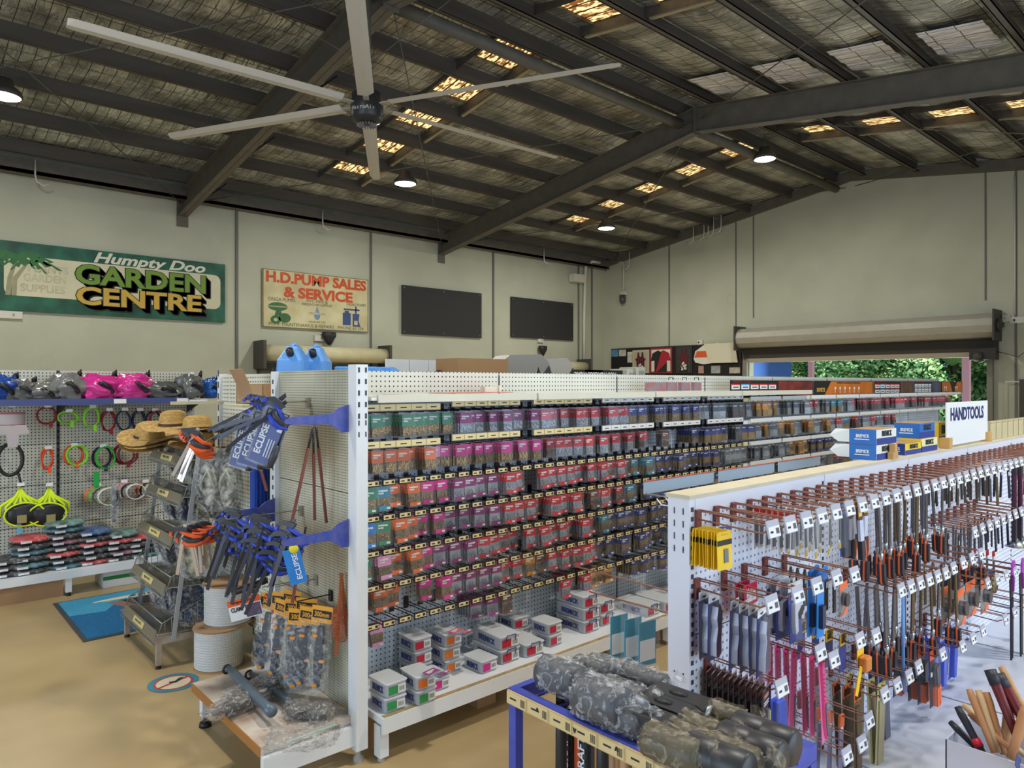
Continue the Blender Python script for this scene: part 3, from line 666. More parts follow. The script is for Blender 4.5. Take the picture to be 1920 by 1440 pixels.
# ------------------------------------------------------------------ left shelving bay against the back aisle
NAVY = mat('navy_shelf_edge', (62,74,128), .5)
t = thing('gondola_shelving', 'pale pegboard shelving with a blue-edged shelf of dry bags at left', 'shelving', (0, 6.85, 0))
for xa, xb in ((-.9, .11), (.11, 1.11), (1.11, 2.16)):
    m = MB(); m.box(xa+.004, xb-.004, 0, .02, .16, 1.76, PEGV)
    for z in (.5, .83, 1.16, 1.49): m.box(xa+.004, xb-.004, -.002, 0, z, z+.004, SLOT)
    m.build('back_panel', t)
for x in (.11, 1.11, 2.16):
    m = MB(); m.box(x-.03, x+.03, .02, .08, 0, 1.76, WHITE); slots(m, x, -.001, .2, 1.7, 'y'); m.box(x-.012, x+.012, -.002, .0, .16, 1.76, SLOT if x == 1.11 else WHITE); m.build('upright', t)
for xa, xb in ((-.9, .11), (.11, 1.11), (1.11, 2.16)):
    m = MB(); m.box(xa, xb, -.45, 0, .175, .2, WHITE); m.box(xa, xb, -.45, -.43, .14, .175, WHITE); m.build('base_shelf', t)
    m = MB(); m.box(xa, xb, -.42, 0, 1.50, 1.515, WHITE); m.box(xa, xb if xb < 2 else 2.0, -.43, -.415, 1.485, 1.535, NAVY); m.build('top_shelf', t)
for x in (.11, 1.11, 2.12):
    m = MB(); m.box(x-.02, x+.02, -.44, -.40, .03, .15, WHITE); m.lathe([(.018, 0), (.018, .03)], BLKP, (x, -.42, 0), 10); m.build('leg', t)
    m = MB(); m.prism([(0, 0), (-.0, -.1), (.38, 0)], -.004, .004, DARK, M=T(x, -.0, 1.49, rz=-90)); m.build('bracket', t)
for u in (225, 342): p = on_y(u, 748, 6.415); m = MB(); m.box(-.045, .045, -.006, 0, -.018, .018, TICK); m.build('price_ticket', t, (p.x, -.436, 1.51))
def bag(seed, c, w, h, lab, grp=None, dk=None):
    t = thing('dry_bag', lab, 'bag', (0, 0, 0), 0, grp)
    m = MB(); m.blob((0, 0, h*.48), (w, .32, h*1.0), mat('bag_%s' % (c,), c, .22, bump=.25, bscale=6), seed, .24, 1.7, 40, 24, 2.4, ridge=True, flat=.92); m.build('body', t)
    m = MB(); m.tube([(-w*.1, -.13, h*.55), (0, -.18, h*.66), (w*.14, -.165, h*.5), (w*.25, -.13, h*.3)], .018, BLKP, 6); m.build('strap', t)
    m = MB(); m.tube([(w*.3, -.02, h*.85), (w*.33, -.04, h*1.05), (w*.38, -.02, h*1.12), (w*.4, 0, h*.9)], .011, BLKP, 6); m.build('clip', t)
    return t
bl = [(-2, .30, .20, (30,70,150), 'glossy blue dry bag cut off by the left edge'), (38, .26, .17, (104,104,102), 'grey dry bag with black strap, second from left on blue shelf'), (74, .30, .14, (112,112,110), 'flat grey dry bag with black strap, third from left'),
      (124, .26, .22, (120,120,118), 'tall grey dry bag just left of the pink ones'), (184, .34, .22, (206,50,140), 'left pink dry bag with a pointed top'), (248, .34, .22, (212,54,146), 'right rounded pink dry bag'),
      (304, .34, .16, (88,90,88), 'dark grey dry bag right of the pink bags'), (356, .25, .22, (98,100,98), 'grey humped dry bag with a standing clip'), (394, .18, .19, (26,84,160), 'blue dry bag at the right end of the shelf')]
for i, (u, w_, h, c, lb) in enumerate(bl):
    t = bag(i+1, c, w_, h, lb); p = on_y(u, 740, 6.62); t.location = (p.x, 6.64, 1.516)
# coiled leads on hooks
def peg_hook(p, ln=.16, lab=''):
    t = thing('peg_hook', lab, 'hook', p); m = MB(); m.tube([(0, 0, 0), (0, -ln, -.005), (0, -ln-.012, .012)], .0035, WIRE, 5); m.build('wire_arm', t)
    m = MB(); m.box(-.024, .024, -ln-.014, -ln-.011, .008, .034, TICK); m.build('price_ticket', t); return t
def coil(u, v, rx, rz, cols, lab, grp=None, n=3):
    p = on_y(u, v, 6.72); t = thing('pet_lead', lab, 'pet lead', p, 0, grp)
    for k, c in enumerate(cols):
        m = MB(); mt = mat('webbing_%s' % (c,), c, .6)
        for q in range(n):
            a = R_(rn(-14, 14)); sx = rx*rn(.86, 1.02); sz = rz*rn(.9, 1.02); yy = -.012*q-.04*k; dx = .02*k
            m.tube([(dx+sx*cos(w)*cos(a)-sz*sin(w)*sin(a), yy+.01*sin(3*w), sx*cos(w)*sin(a)+sz*sin(w)*cos(a)) for w in [2*pi*i/20 for i in range(20)]], .0065, mt, 5, True)
        m.build('coiled_webbing', t)
    m = MB(); c = cols[0]; m.cbox((rx*.3, -.05, -rz), (.022, .02, .05), mat('webbing_%s' % (c,), c, .6)); m.tube([(rx*.5, -.04, -rz*.9), (rx*.6, -.04, -rz*1.2), (rx*.3, -.04, -rz*1.25)], .004, WIRE, 5); m.build('clasp', t)
    peg_hook((p.x, 6.849, p.z+rz-.012), .18, 'thin wire hook holding the %s' % lab.split(',')[0])
DR, LM, NV, OR = (140,24,44), (140,220,50), (34,40,78), (240,84,40)
coil(87, 779, .072, .07, [DR], 'dark red coiled lead, leftmost of the top row'); coil(127, 783, .075, .05, [LM], 'flat oval lime lead, second in the top row')
coil(171, 783, .06, .085, [LM], 'upright lime lead with blue tag, third in the top row'); coil(202, 789, .055, .088, [DR], 'dark red oval lead, fourth in the top row')
coil(231, 788, .055, .088, [NV], 'navy oval lead, fifth in the top row'); coil(259, 789, .05, .09, [(36,30,60)], 'dark purple oval lead, sixth in the top row')
coil(287, 789, .062, .09, [(28,30,50), DR], 'doubled black and red lead nearest the hats'); coil(88, 860, .036, .085, [OR], 'narrow orange lead, left of the middle row')
coil(137, 853, .075, .08, [OR, LM], 'wide orange collar with lime cord, middle row'); coil(190, 857, .075, .09, [NV, (60,180,60)], 'navy ring lead with green loop, middle row')
coil(232, 851, .082, .088, [DR, (110,20,50)], 'dark red ring lead with hanging cord, middle row')
m = MB(); m.box(-.02, .02, -.004, .004, -.12, 0, mat('webbing_green', (30,160,70), .6)); tag(m.build('green_strap', loc=on_y(181, 885, 6.6)), 'short bright green strap hanging below the navy ring lead', 'strap')
def collar(u, v, r, cols, lab):
    p = on_y(u, v, 6.7); t = thing('pet_muzzle', lab, 'muzzle', p)
    for k, c in enumerate(cols):
        m = MB(); rr = r*(1-.03*k); x = .022*k; N = 22; vs = []
        for i in range(N):
            a = 2*pi*i/N
            for w_ in (0, 1): vs.append((x+rr*cos(a)*(1-.08*w_), -.03*k-.045*w_, rr*.85*sin(a)))
        m.add(vs, [(2*i, 2*i+1, 2*((i+1) % N)+1, 2*((i+1) % N)) for i in range(N)], mat('webbing_%s' % (c,), c, .6), True); m.build('band', t)
    m = MB(); m.tube([(x+rr*.92*cos(a), -.03*k-.047, rr*.80*sin(a)) for a in [2*pi*i/22 for i in range(22)]], .004, TICK, 5, True); m.build('rim', t)
    peg_hook((p.x, 6.849, p.z+r*.75), .17, 'thin wire hook holding the %s' % lab.split(',')[0])
collar(181, 929, .095, [(240,120,60), (120,200,60), (90,96,80), (222,218,196)], 'nested beige and orange muzzle bands, left of the low row')
collar(231, 920, .085, [(214,130,150), (224,160,170), (40,40,44), (220,216,206)], 'nested pink and white muzzle bands, centre of the low row')
collar(271, 918, .075, [(230,110,60), (60,40,44), (224,220,210)], 'orange and white muzzle bands half hidden by the wire rack')
def harness(u, v, lab, c, trim, s=1):
    p = on_y(u, v, 6.68); t = thing('dog_harness', lab, 'harness', p); mt = mat('cloth_%s' % (c,), c, .8); tr = mat('cloth_%s' % (trim,), trim, .7)
    m = MB(); N = 22; vs = []
    for i in range(N):
        a = 2*pi*i/N
        for z, r in ((0, .085), (-.05, .088), (-.09, .08)): vs.append((r*s*cos(a), r*.7*s*sin(a), z*s))
    m.add(vs, [(3*i+j, 3*i+j+1, 3*((i+1) % N)+j+1, 3*((i+1) % N)+j) for i in range(N) for j in (0, 1)], mt, True); m.build('neck_band', t)
    m = MB(); m.tube([(.087*s*cos(a), .061*s*sin(a), 0) for a in [2*pi*i/N for i in range(N)]], .006, tr, 6, True); m.tube([(.082*s*cos(a), .057*s*sin(a), -.09*s) for a in [2*pi*i/N for i in range(N)]], .005, tr, 6, True); m.build('piping', t)
    m = MB(); m.prism([(-.1*s, -.16*s), (-.085*s, -.09*s), (.085*s, -.09*s), (.11*s, -.16*s), (.04*s, -.16*s), (.03*s, -.26*s), (-.03*s, -.26*s), (-.04*s, -.16*s)], -.06, -.045, mt); m.build('chest_panel', t)
    peg_hook((p.x, 6.849, p.z+.04), .2, 'thin wire hook holding the %s' % lab.split(' with')[0]); return t
harness(22, 775, 'pale pink dog harness with pink piping at the left edge', (206,196,196), (206,92,120))
p = on_y(19, 862, 6.68); m = MB(); m.tube([(.08*cos(a), .0, .12*sin(a)) for a in [2*pi*i/24 for i in range(24)]], .014, BLKP, 6, True); m.tube([(.05, 0, -.1), (.075, 0, -.22)], .009, BLKP, 6); tag(m.build('black_dog_collar', loc=p), 'thick black collar loop hanging below the pink harness', 'collar')
HV = mat('hi_vis_yellow', (214,240,30), .6)
for u, v, lb, s in ((38, 915, 'hi-vis yellow harness bundle with black box, left one', 1), (92, 915, 'hi-vis yellow harness bundle with grey saddle, right one', -1)):
    p = on_y(u, v, 6.66); t = thing('safety_harness', lb, 'harness', p); m = MB()
    for k in range(7):
        a = R_(-60+20*k); m.tube([(0, 0, 0), (.035*sin(a), -.02, -.06), (.15*sin(a), -.03-.01*(k % 2), -.11-.03*cos(a)), (.17*sin(a*.8), -.02, -.2)], .011, HV, 5)
    m.build('webbing', t)
    m = MB(); m.blob((.02*s, -.02, -.20), (.24, .1, .17), BLKP, 5, .25, 2, 18, 12, 3); m.build('saddle', t)
    m = MB(); m.tube([(.13*cos(a)+.02*s, -.06, -.2+.09*sin(a)) for a in [2*pi*i/20 for i in range(20)]], .007, HV, 5, True); m.build('trim_cord', t)
    m = MB(); m.box(-.03, .03, -.09, -.075, -.26, -.2, mat('label_olive', (150,140,90), .5)); m.build('swing_label', t)
    m = MB(); m.box(-.03, .0, -.06, -.056, -.34, -.27, mat('tag_sky', (110,180,220), .5)); m.build('blue_tag', t)
    peg_hook((p.x, 6.849, p.z+.01), .2, 'wire hook with white ticket above the %s harness' % ('left hi-vis' if s > 0 else 'right hi-vis'))
# flat packs of pet coats on the base shelf
def softpack(c, c2):
    def mk():
        t = thing('pet_coat_pack', '', 'packet'); m = MB(); m.blob((0, 0, .019), (.26, .30, .038), mat('fabric_%s' % (c,), c, .5, var=.5, scale=14, c2=c2, bump=.4, bscale=40), 3, .14, 3, 22, 10, 3); m.build('folded_coat', t)
        m = MB(); m.box(-.09, -.02, -.148, -.141, .006, .022, TICK); m.build('paper_label', t)
        m = MB(); m.blob((0, 0, .021), (.275, .315, .045), FILM, 9, .12, 3, 22, 10, 3.4); m.build('plastic_wrap', t); return t
    return Kind(mk)
PKS = {'red': softpack((226,74,74), (190,40,50)), 'teal': softpack((80,160,176), (40,60,70)), 'blue': softpack((40,110,180), (20,60,120)), 'black': softpack((40,40,46), (24,24,30)), 'striped': softpack((120,176,170), (40,60,60)), 'pink': softpack((206,120,140), (60,40,50))}
stacks = [(14, ['black', 'black', 'black'], 'stack cut by left edge'), (55, ['black', 'teal', 'black', 'teal', 'black', 'red'], 'second stack from left'), (118, ['teal', 'black', 'red', 'black', 'pink', 'black', 'teal', 'striped'], 'third stack from left'), (172, ['red', 'black', 'black', 'red', 'black', 'blue'], 'fourth stack from left'), (222, ['black', 'pink', 'black', 'red', 'striped'], 'fifth stack from left'), (262, ['teal', 'black', 'black', 'red'], 'stack nearest the wire rack')]
for u, cs, nm in stacks:
    for k, c in enumerate(cs):
        x = on_y(u, 1045, 6.6).x
        PKS[c].put((x+rn(-.012, .012), 6.60+rn(-.01, .01), .201+.047*k), (R_(rn(-1, 1)), 0, R_(rn(-6, 6))), '%s wrapped pet coat, %s, %s' % (c, 'topmost' if k == len(cs)-1 else ('at the bottom' if k == 0 else '%s from bottom' % ORD[k]), nm), 'wrapped pet coats on the base shelf')
def carton(name, loc, d, lab, rz=0, mt=None, extra=None, cat='box'):
    t = thing(name, lab, cat, loc, rz); m = MB(); m.box(-d[0]/2, d[0]/2, -d[1]/2, d[1]/2, 0, d[2], mt or CARD); m.build('body', t)
    m = MB(); m.box(-d[0]/2, d[0]/2, -.025, .025, d[2], d[2]+.001, mat('parcel_tape', (196,166,126), .4)); m.build('tape', t); return t
p = on_z(75, 1128, 0); carton('cardboard_box', (.86, 6.62, 0), (.44, .34, .13), 'cardboard box on the floor under the left shelving', 0)
t = carton('white_box', (1.62, 6.62, 0), (.52, .3, .135), 'white and green flat box under the shelving behind the mat', 0, WHITE); m = MB(); m.box(-.262, .262, -.152, -.15, .06, .09, mat('box_green', (40,130,70), .6)); m.build('stripe', t)
# ------------------------------------------------------------------ door mat, floor sticker
t = thing('door_mat', 'blue mat printed with a jetty and surfboard on the floor', 'mat', (.98, 5.2, 0))
m = MB(); m.box(0, 1.55, 0, 1.06, 0, .006, mat('rubber_edge', (70,72,74), .8)); m.build('backing', t)
m = MB(); m.box(.03, 1.52, .03, 1.03, .006, .009, mat('mat_pile_blue', (34,128,188), .95, var=.25, scale=60, bump=.6, bscale=300)); m.build('pile', t)
m = MB(); m.prism([(.03, .62), (.25, .58), (.4, .82), (.9, .7), (1.52, .85), (1.52, 1.03), (.03, 1.03)], -.0102, -.009, mat('mat_pile_light', (70,170,214), .95, var=.2, scale=60), M=T(rx=90).inverted()); m.build('light_patch', t)
m = MB(); N = 16; pts = [(.22+.62*(1-cos(pi*i/N))*.98, .86+.045*sin(pi*i/N)) for i in range(N+1)]+[(.22+.62*(1+cos(pi*i/N))*.98, .86-.045*sin(pi*i/N)) for i in range(1, N)]
m.prism(pts, -.0112, -.010, mat('mat_cream', (226,220,186), .9), M=T(rx=90).inverted())
m.text('salt radius', .08, INK, T(.75, .86, .0115, -90, 0, 180), width=.55, off=.02); m.build('surfboard_picture', t)
m = MB(); BR = mat('mat_brown', (150,112,96), .9); BK = mat('mat_black', (40,34,34), .9); MM = T(rx=90).inverted()
m.prism([(.30, .78), (.72, .80), (.66, .52), (.42, .50)], -.0107, -.010, BR, M=MM); m.prism([(.40, .78), (.60, .80), (.56, .55), (.48, .55)], -.0113, -.0105, BK, M=MM); m.prism([(.33, .54), (.74, .56), (.74, .51), (.33, .49)], -.0116, -.011, BR, M=MM)
m.prism([(.44, .50), (.60, .50), (.68, .20), (.58, .18)], -.0107, -.010, BR, M=MM); m.prism([(.49, .50), (.54, .50), (.65, .20), (.61, .19)], -.0113, -.0105, BK, M=MM); m.build('jetty_picture', t)
p = on_z(325, 1280, 0); t = thing('floor_sticker', 'round no-thongs warning sticker on the floor with red slash', 'sticker', p)
def ring(m, r0, r1, z, mt, n=36):
    vs = []
    for i in range(n): a = 2*pi*i/n; vs += [(r0*cos(a), r0*sin(a), z), (r1*cos(a), r1*sin(a), z)]
    m.add(vs, [(2*i, 2*i+1, 2*((i+1) % n)+1, 2*((i+1) % n)) for i in range(n)], mt)
m = MB(); ring(m, 0, .125, .001, mat('sticker_cream', (226,214,184), .5)); ring(m, .10, .13, .0016, mat('sticker_teal', (60,132,156), .5)); ring(m, .088, .10, .0018, mat('sticker_red', (196,60,60), .5)); m.build('disc', t)
m = MB(); m.box(-.092, .092, -.007, .007, .0022, .0026, mat('sticker_red', (196,60,60), .5), M=T(rz=20)); m.build('slash', t)
m = MB(); m.prism([(0, 0), (.06, .012), (.045, .03), (.0, .018), (-.02, .04), (-.03, .03), (-.012, .0)], -.0034, -.003, INK, M=T(.02, -.005, 0, -90, 0, 30)); m.build('slipping_figure', t)
# ------------------------------------------------------------------ wire rack of thongs with straw hats
RZ0, RZ1 = 4.42, 5.14
t = thing('wire_display_rack', 'rusty white wire rack of stepped baskets filled with bagged thongs', 'display rack', (1.2, RZ0, 0))
ROLD = mat('rack_white_rusty', (196,190,178), .6, var=.25, scale=8, c2=(150,128,108)); STRIP = mat('smoked_ticket_strip', (120,112,92), .35, var=.1); TIN = mat('wire_greyed', (150,148,138), .4, metal=.4)
W_ = RZ1-RZ0
m = MB(); m.box(0, .03, .03, W_-.03, .14, .18, ROLD); m.box(0, .45, -.0, .03, .14, .18, ROLD); m.box(0, .45, W_-.03, W_, .14, .18, ROLD); m.box(.42, .45, .03, W_-.03, .14, .18, ROLD); m.build('base_frame', t)
for x in (0, .42):
    for y in (0, W_-.03):
        m = MB(); m.box(x+.001, x+.029, y+.001, y+.029, .02, .14, ROLD); m.lathe([(.016, 0), (.016, .02)], BLKP, (x+.015, y+.015, 0), 8); m.build('leg', t)
for y in (-.008, W_+.008):
    m = MB(); m.box(-.012, .012, -.004, .004, 0, 1.12, mat('upright_grey', (172,176,180), .5), M=T(.09, y, .16, ry=7.5)); m.build('upright', t)
tiers = [(.01, .34, .20), (.06, .38, .46), (.10, .42, .74), (.15, .44, .98), (.17, .46, 1.20)]
for k, (xa, xb, z) in enumerate(tiers):
    m = MB(); hf, hb = .06, .20; r = .0022
    for y in (0, W_):
        m.tube([(xa, y, z), (xb, y, z-.02), (xb, y, z+hb), (xa+.02, y, z+hf), (xa, y, z)], r*1.3, TIN, 5)
        for i in range(1, 9): f = i/9; x = xa+(xb-xa)*f; m.cyl((x, y, z-.02*f), (x, y, z+hf+(hb-hf)*f), r, TIN, 4)
    for i in range(41): y = W_*i/40; m.tube([(xa+.02, y, z+hf), (xa, y, z), (xb, y, z-.02)], r, TIN, 4)
    for i in range(5): f = i/4; m.cyl((xa+(xb-xa)*f, 0, z-.02*f), (xa+(xb-xa)*f, W_, z-.02*f), r, TIN, 4)
    m.cyl((xa+.02, 0, z+hf), (xa+.02, W_, z+hf), r*1.6, TIN, 5); m.cyl((xa-.03, 0, z-.055), (xa-.03, W_, z-.055), r, TIN, 5)
    for i in range(41): y = W_*i/40; m.cyl((xa, y, z), (xa-.03, y, z-.055), r, TIN, 4)
    b = m.build('basket', t)
    m = MB(); m.box(0, .004, .02, W_-.02, -.028, .028, STRIP, M=T(xa-.012, 0, z-.012, ry=20)); m.build('ticket_strip', b)
    m = MB(); m.box(-.003, 0, W_*.35, W_*.65, -.018, .018, mat('ticket_aged', (206,190,130), .6), M=T(xa-.013, 0, z-.012, ry=20)); m.text('$9.95', .03, INK, T(xa-.017, W_/2, z-.012, 0, 0, -90), width=.12); m.build('price_ticket', b)
def sole(m, mt, M, flip=1):
    N = 20; pts = []
    for i in range(N):
        a = 2*pi*i/N; r = 1+.12*cos(2*a); x = .045*sin(a)*(1.06 if cos(a) > 0 else .88)+flip*.006*cos(a); pts.append((x, .125*cos(a)))
    m.prism(pts, -.008, .008, mt, M=M)
def thong(cname, c, c2, strap, hang=False):
    def mk():
        t = thing('thong_pack', '', 'thongs'); mt = mat('thong_%s' % cname, c, .5, var=.6 if c2 else 0, scale=30 if c2 else 5, c2=c2); st = mat('strap_%s' % cname, strap, .5)
        for s in (-1, 1):
            m = MB(); sole(m, mt, T(s*.052, 0, -.14), s); o = m.build('sole', t)
            m = MB(); m.tube([(s*.052-.04, -.004, -.17), (s*.052-.03, -.03, -.12), (s*.052, -.022, -.06), (s*.052+.03, -.03, -.12), (s*.052+.04, -.004, -.17)], .008, st, 6); m.build('strap', o)
        m = MB(); m.blob((0, -.008, -.14), (.25, .07, .31), FILM, 4, .10, 2.4, 20, 14, 3.6); m.build('plastic_bag', t)
        return t
    return Kind(mk)
TH = [thong('black', (34,34,40), None, (20,20,24)), thong('navy', (36,50,100), (20,26,50), (24,28,60)), thong('camo', (150,140,110), (50,48,40), (196,190,160)), thong('grey', (110,110,116), None, (60,60,64)), thong('brown', (86,70,58), None, (50,40,34))]
nm = ['black', 'navy', 'camouflage', 'grey', 'brown']; lv = ['bottom basket', 'second basket up', 'middle basket', 'fourth basket up']
for k, (xa, xb, z) in enumerate(tiers[:4]):
    for i in range(8):
        c = (i*2+k) % 5 if rn(0, 1) < .4 else (0 if rn(0, 1) < .5 else 1)
        TH[c].put((1.2+xa+.17+rn(-.01, .02), RZ0+.06+i*.085, z+.262+rn(-.03, .02)), (R_(rn(-30, -8)), R_(rn(-14, 14)), R_(rn(-10, 22))), 'bagged %s thongs in the %s, %s from the near end' % (nm[c], lv[k], ORD[i]), 'bagged thongs in the rack', (.82, .8, .8))
BIG1 = thong('camo_silver', (236,232,216), (70,66,50), (176,184,160)); BIG2 = thong('camo_gold', (206,196,150), (54,50,34), (198,180,120))
p = on_y(409, 868, 4.3); BIG1.put((p.x, 4.30, p.z+.02), (0, 0, R_(-38)), 'large bagged grey-camouflage thongs with pale green straps on the rack side', None, (1.05,)*3)
p = on_y(373, 985, 4.28); BIG2.put((p.x, 4.28, p.z+.015), (R_(-6), R_(-6), R_(-34)), 'large bagged gold-camouflage thongs with tan straps on the rack side', None, (1.08,)*3)
p = on_z(248, 1020, .68); TH[3].put((1.17, 5.28, 1.0), (0, R_(6), R_(80)), 'bagged dark thongs hanging off the far left end of the rack')
STRAW = mat('straw', (206,172,104), .8, var=.3, scale=40, c2=(160,124,66), aniso=(1, 1, 6), bump=.4, bscale=120); BAND = mat('hat_band', (70,44,30), .6)
def hat():
    t = thing('straw_hat', '', 'hat'); m = MB(); N = 28; vs = []; fs = []
    prof = [(.185, -.012), (.15, 0.0), (.11, .002), (.088, .006), (.083, .05), (.074, .085), (.05, .098), (.0, .09)]
    for k in range(N):
        a = 2*pi*k/N
        for j, (r, z) in enumerate(prof):
            e = .035*abs(sin(a))**2*(r/.185)**3 if j < 3 else 0
            vs.append((r*cos(a)*1.12, r*sin(a)*.92, z+e-(.018*(1-abs(sin(a))) if j == 7 else 0)))
    P = len(prof)
    for k in range(N):
        l = (k+1) % N
        for j in range(P-1): fs.append((k*P+j, l*P+j, l*P+j+1, k*P+j+1))
    m.add(vs, fs, STRAW, True); m.build('woven_body', t)
    m = MB(); m.lathe([(.0895, .006), (.087, .024)], BAND, n=28, sx=1.12, sy=.92); m.build('band', t); return t
HAT = Kind(hat)
for (x, y, z, rx, ry, lb) in ((1.46, 4.52, 1.36, -4, 3, 'tall-crowned straw hat on top of the rack, nearest'), (1.42, 4.86, 1.38, 2, -4, 'straw hat behind the topmost one on the rack'), (1.33, 5.08, 1.30, 8, -8, 'straw hat with upturned brim at the rack far end'), (1.34, 5.06, 1.275, 8, -6, 'straw hat brim layered under the far one'), (1.34, 5.06, 1.25, 8, -5, 'lowest straw hat brim of the far pile'), (1.5, 4.6, 1.26, 6, 4, 'straw hat lying low in the top basket')):
    HAT.put((x, y, z), (R_(rx), R_(ry), R_(40)), lb)
# ------------------------------------------------------------------ rope reels and bin
def ropemat():
    m = mat('rope_white', (216,216,212), .6); n = m.node_tree; L = n.links; p = n.nodes['Principled BSDF']; tc = n.nodes.new('ShaderNodeTexCoord'); sx = n.nodes.new('ShaderNodeSeparateXYZ'); L.new(tc.outputs['Object'], sx.inputs[0])
    at = n.nodes.new('ShaderNodeMath'); at.operation = 'ARCTAN2'; L.new(sx.outputs[0], at.inputs[0]); L.new(sx.outputs[1], at.inputs[1])
    a = n.nodes.new('ShaderNodeMath'); a.operation = 'MULTIPLY'; L.new(at.outputs[0], a.inputs[0]); a.inputs[1].default_value = 8.5
    b = n.nodes.new('ShaderNodeMath'); b.operation = 'MULTIPLY_ADD'; L.new(sx.outputs[2], b.inputs[0]); b.inputs[1].default_value = 62; L.new(a.outputs[0], b.inputs[2])
    f = n.nodes.new('ShaderNodeMath'); f.operation = 'FRACT'; L.new(b.outputs[0], f.inputs[0]); r = n.nodes.new('ShaderNodeValToRGB'); r.color_ramp.elements[0].color = lin((110,112,116))+(1,); r.color_ramp.elements[0].position = .0
    r.color_ramp.elements[1].color = lin((226,226,222))+(1,); r.color_ramp.elements[1].position = .28; L.new(f.outputs[0], r.inputs[0]); L.new(r.outputs[0], p.inputs['Base Color']); return m
ROPE = ropemat()
def reel(h):
    t = thing('rope_reel', '', 'rope reel')
    for z in (0, h-.008): m = MB(); m.lathe([(0, z), (.142, z), (.142, z+.008), (0, z+.008)], CARD, n=32, smooth=False); m.build('flange', t)
    m = MB(); pr = []; n = int((h-.016)/.0145)
    for i in range(n):
        for q in range(5): a = pi*q/4; pr.append((.127+.0068*sin(a), .008+(h-.016)/n*(i+.5-.5*cos(a))))
    m.lathe(pr, ROPE, n=40); m.build('wound_rope', t); return t
p = on_z(420, 1262, 0); R1 = reel(.235); R1.location = (p.x+.02, p.y+.14, 0); R1['label'] = 'lower reel of white twisted rope standing on the floor'
R2 = reel(.24); R2.location = (p.x+.085, p.y+.17, .2355); R2['label'] = 'upper reel of white twisted rope stacked on the other reel'
q = R2.location; m = MB(); m.tube([(q.x+.10, q.y-.08, .40), (q.x+.15, q.y-.12, .36), (q.x+.155, q.y-.13, .26), (q.x+.11, q.y-.14, .19)], .0085, ROPE, 8); m.build('loose_rope_end').parent = R1; o = bpy.data.objects['loose_rope_end']; o.location = -R1.location
t = thing('cylinder_bin', 'tall dark blue cylindrical tin beside the rope reels', 'bin', (1.80, 4.25, 0)); NB = mat('tin_navy', (24,52,96), .35, var=.1)
m = MB(); m.lathe([(0, 0), (.088, 0), (.09, .01), (.09, .02), (.086, .03), (.086, .37), (.09, .38), (.0, .38)], NB, n=28); m.build('body', t)
m = MB(); m.box(-.03, .03, -.001, .001, -.07, .07, mat('label_pale', (150,170,180), .5), M=T(-.062, -.062, .25, rz=-45)); m.build('label', t)
# ------------------------------------------------------------------ main gondola of screws (faces the camera side, -Y)
GX0, BAY, GY = 1.62, 1.05, 3.10
NB_ = 8; GX1 = GX0+BAY*NB_
t = thing('gondola_shelving', 'long pegboard gondola hung with rows of screw packs', 'shelving', (GX0, GY, 0))
for i in range(NB_):
    a = i*BAY
    m = MB(); m.box(a+.004, a+BAY-.004, 0, .018, .2, 1.585, PEGB); m.box(a+.004, a+BAY-.004, 0, .018, 1.585, 1.715, PEGW)
    for z in (.5, .86, 1.23): m.box(a+.004, a+BAY-.004, -.001, .0, z, z+.003, mat('panel_seam', (120,132,146), .6))
    m.build('back_panel', t)
    m = MB(); m.box(a+.01, a+BAY-.01, -.44, -.0, .17, .2, WHITE); m.box(a+.01, a+BAY-.01, -.44, -.425, .13, .17, WHITE); m.box(a+.02, a+BAY-.02, -.436, -.41, .2, .2015, mat('ticket_track_tan', (190,166,120), .5, var=.3, scale=20)); m.build('base_shelf', t)
    if i < 3 or i == 3:
        e = BAY*.07 if i == 3 else 0
        m = MB(); m.box(a+.03, a+BAY-.004+e, -.31, 0, 1.575, 1.59, WHITE); m.box(a+.01 if i else .06, a+BAY-.004+e, -.32, -.305, 1.565, 1.60, CREAM); m.build('top_shelf', t)
    else:
        m = MB(); m.box(a+.01, a+BAY-.01, -.18, 0, 1.535, 1.545, pegmat('perforated_tray', (224,222,208), ax=('X', 'Y'), pitch=.0254, r=.25)); m.box(a+.01, a+BAY-.01, -.185, -.18, 1.52, 1.55, pegmat('perforated_lip', (222,220,206), r=.25)); m.build('top_shelf', t)
for i in range(NB_+1):
    a = i*BAY; m = MB(); m.box(a-.004, a+.004, -.003, 0, .2, 1.7, SLOT); m.box(a-.03, a+.03, .018, .07, 0, 1.715, WHITE); m.build('upright', t)
    m = MB(); m.box(a-.022+.03, a+.022+.03, -.42, -.37, .02, .16, WHITE); m.box(a+.052, a+.054, -.41, -.38, .04, .13, SLOT); m.lathe([(.02, 0), (.012, .02)], mat('foot_zinc', (170,165,155), .5), (a+.03, -.395, 0), 8); m.build('leg', t)
m = MB(); m.box(0, NB_*BAY, .06, .08, .2, 1.71, PEGW); m.build('rear_panel', t)
for i, (x, w_, l) in enumerate(((1.70, .1, .32), (2.33, .12, .36))):
    carton('cardboard_box', (x, 2.98, 0), (w_, l, .15), 'brown carton standing under the screw shelf, %s' % ('beside the white post' if not i else 'below the orange-label boxes'))
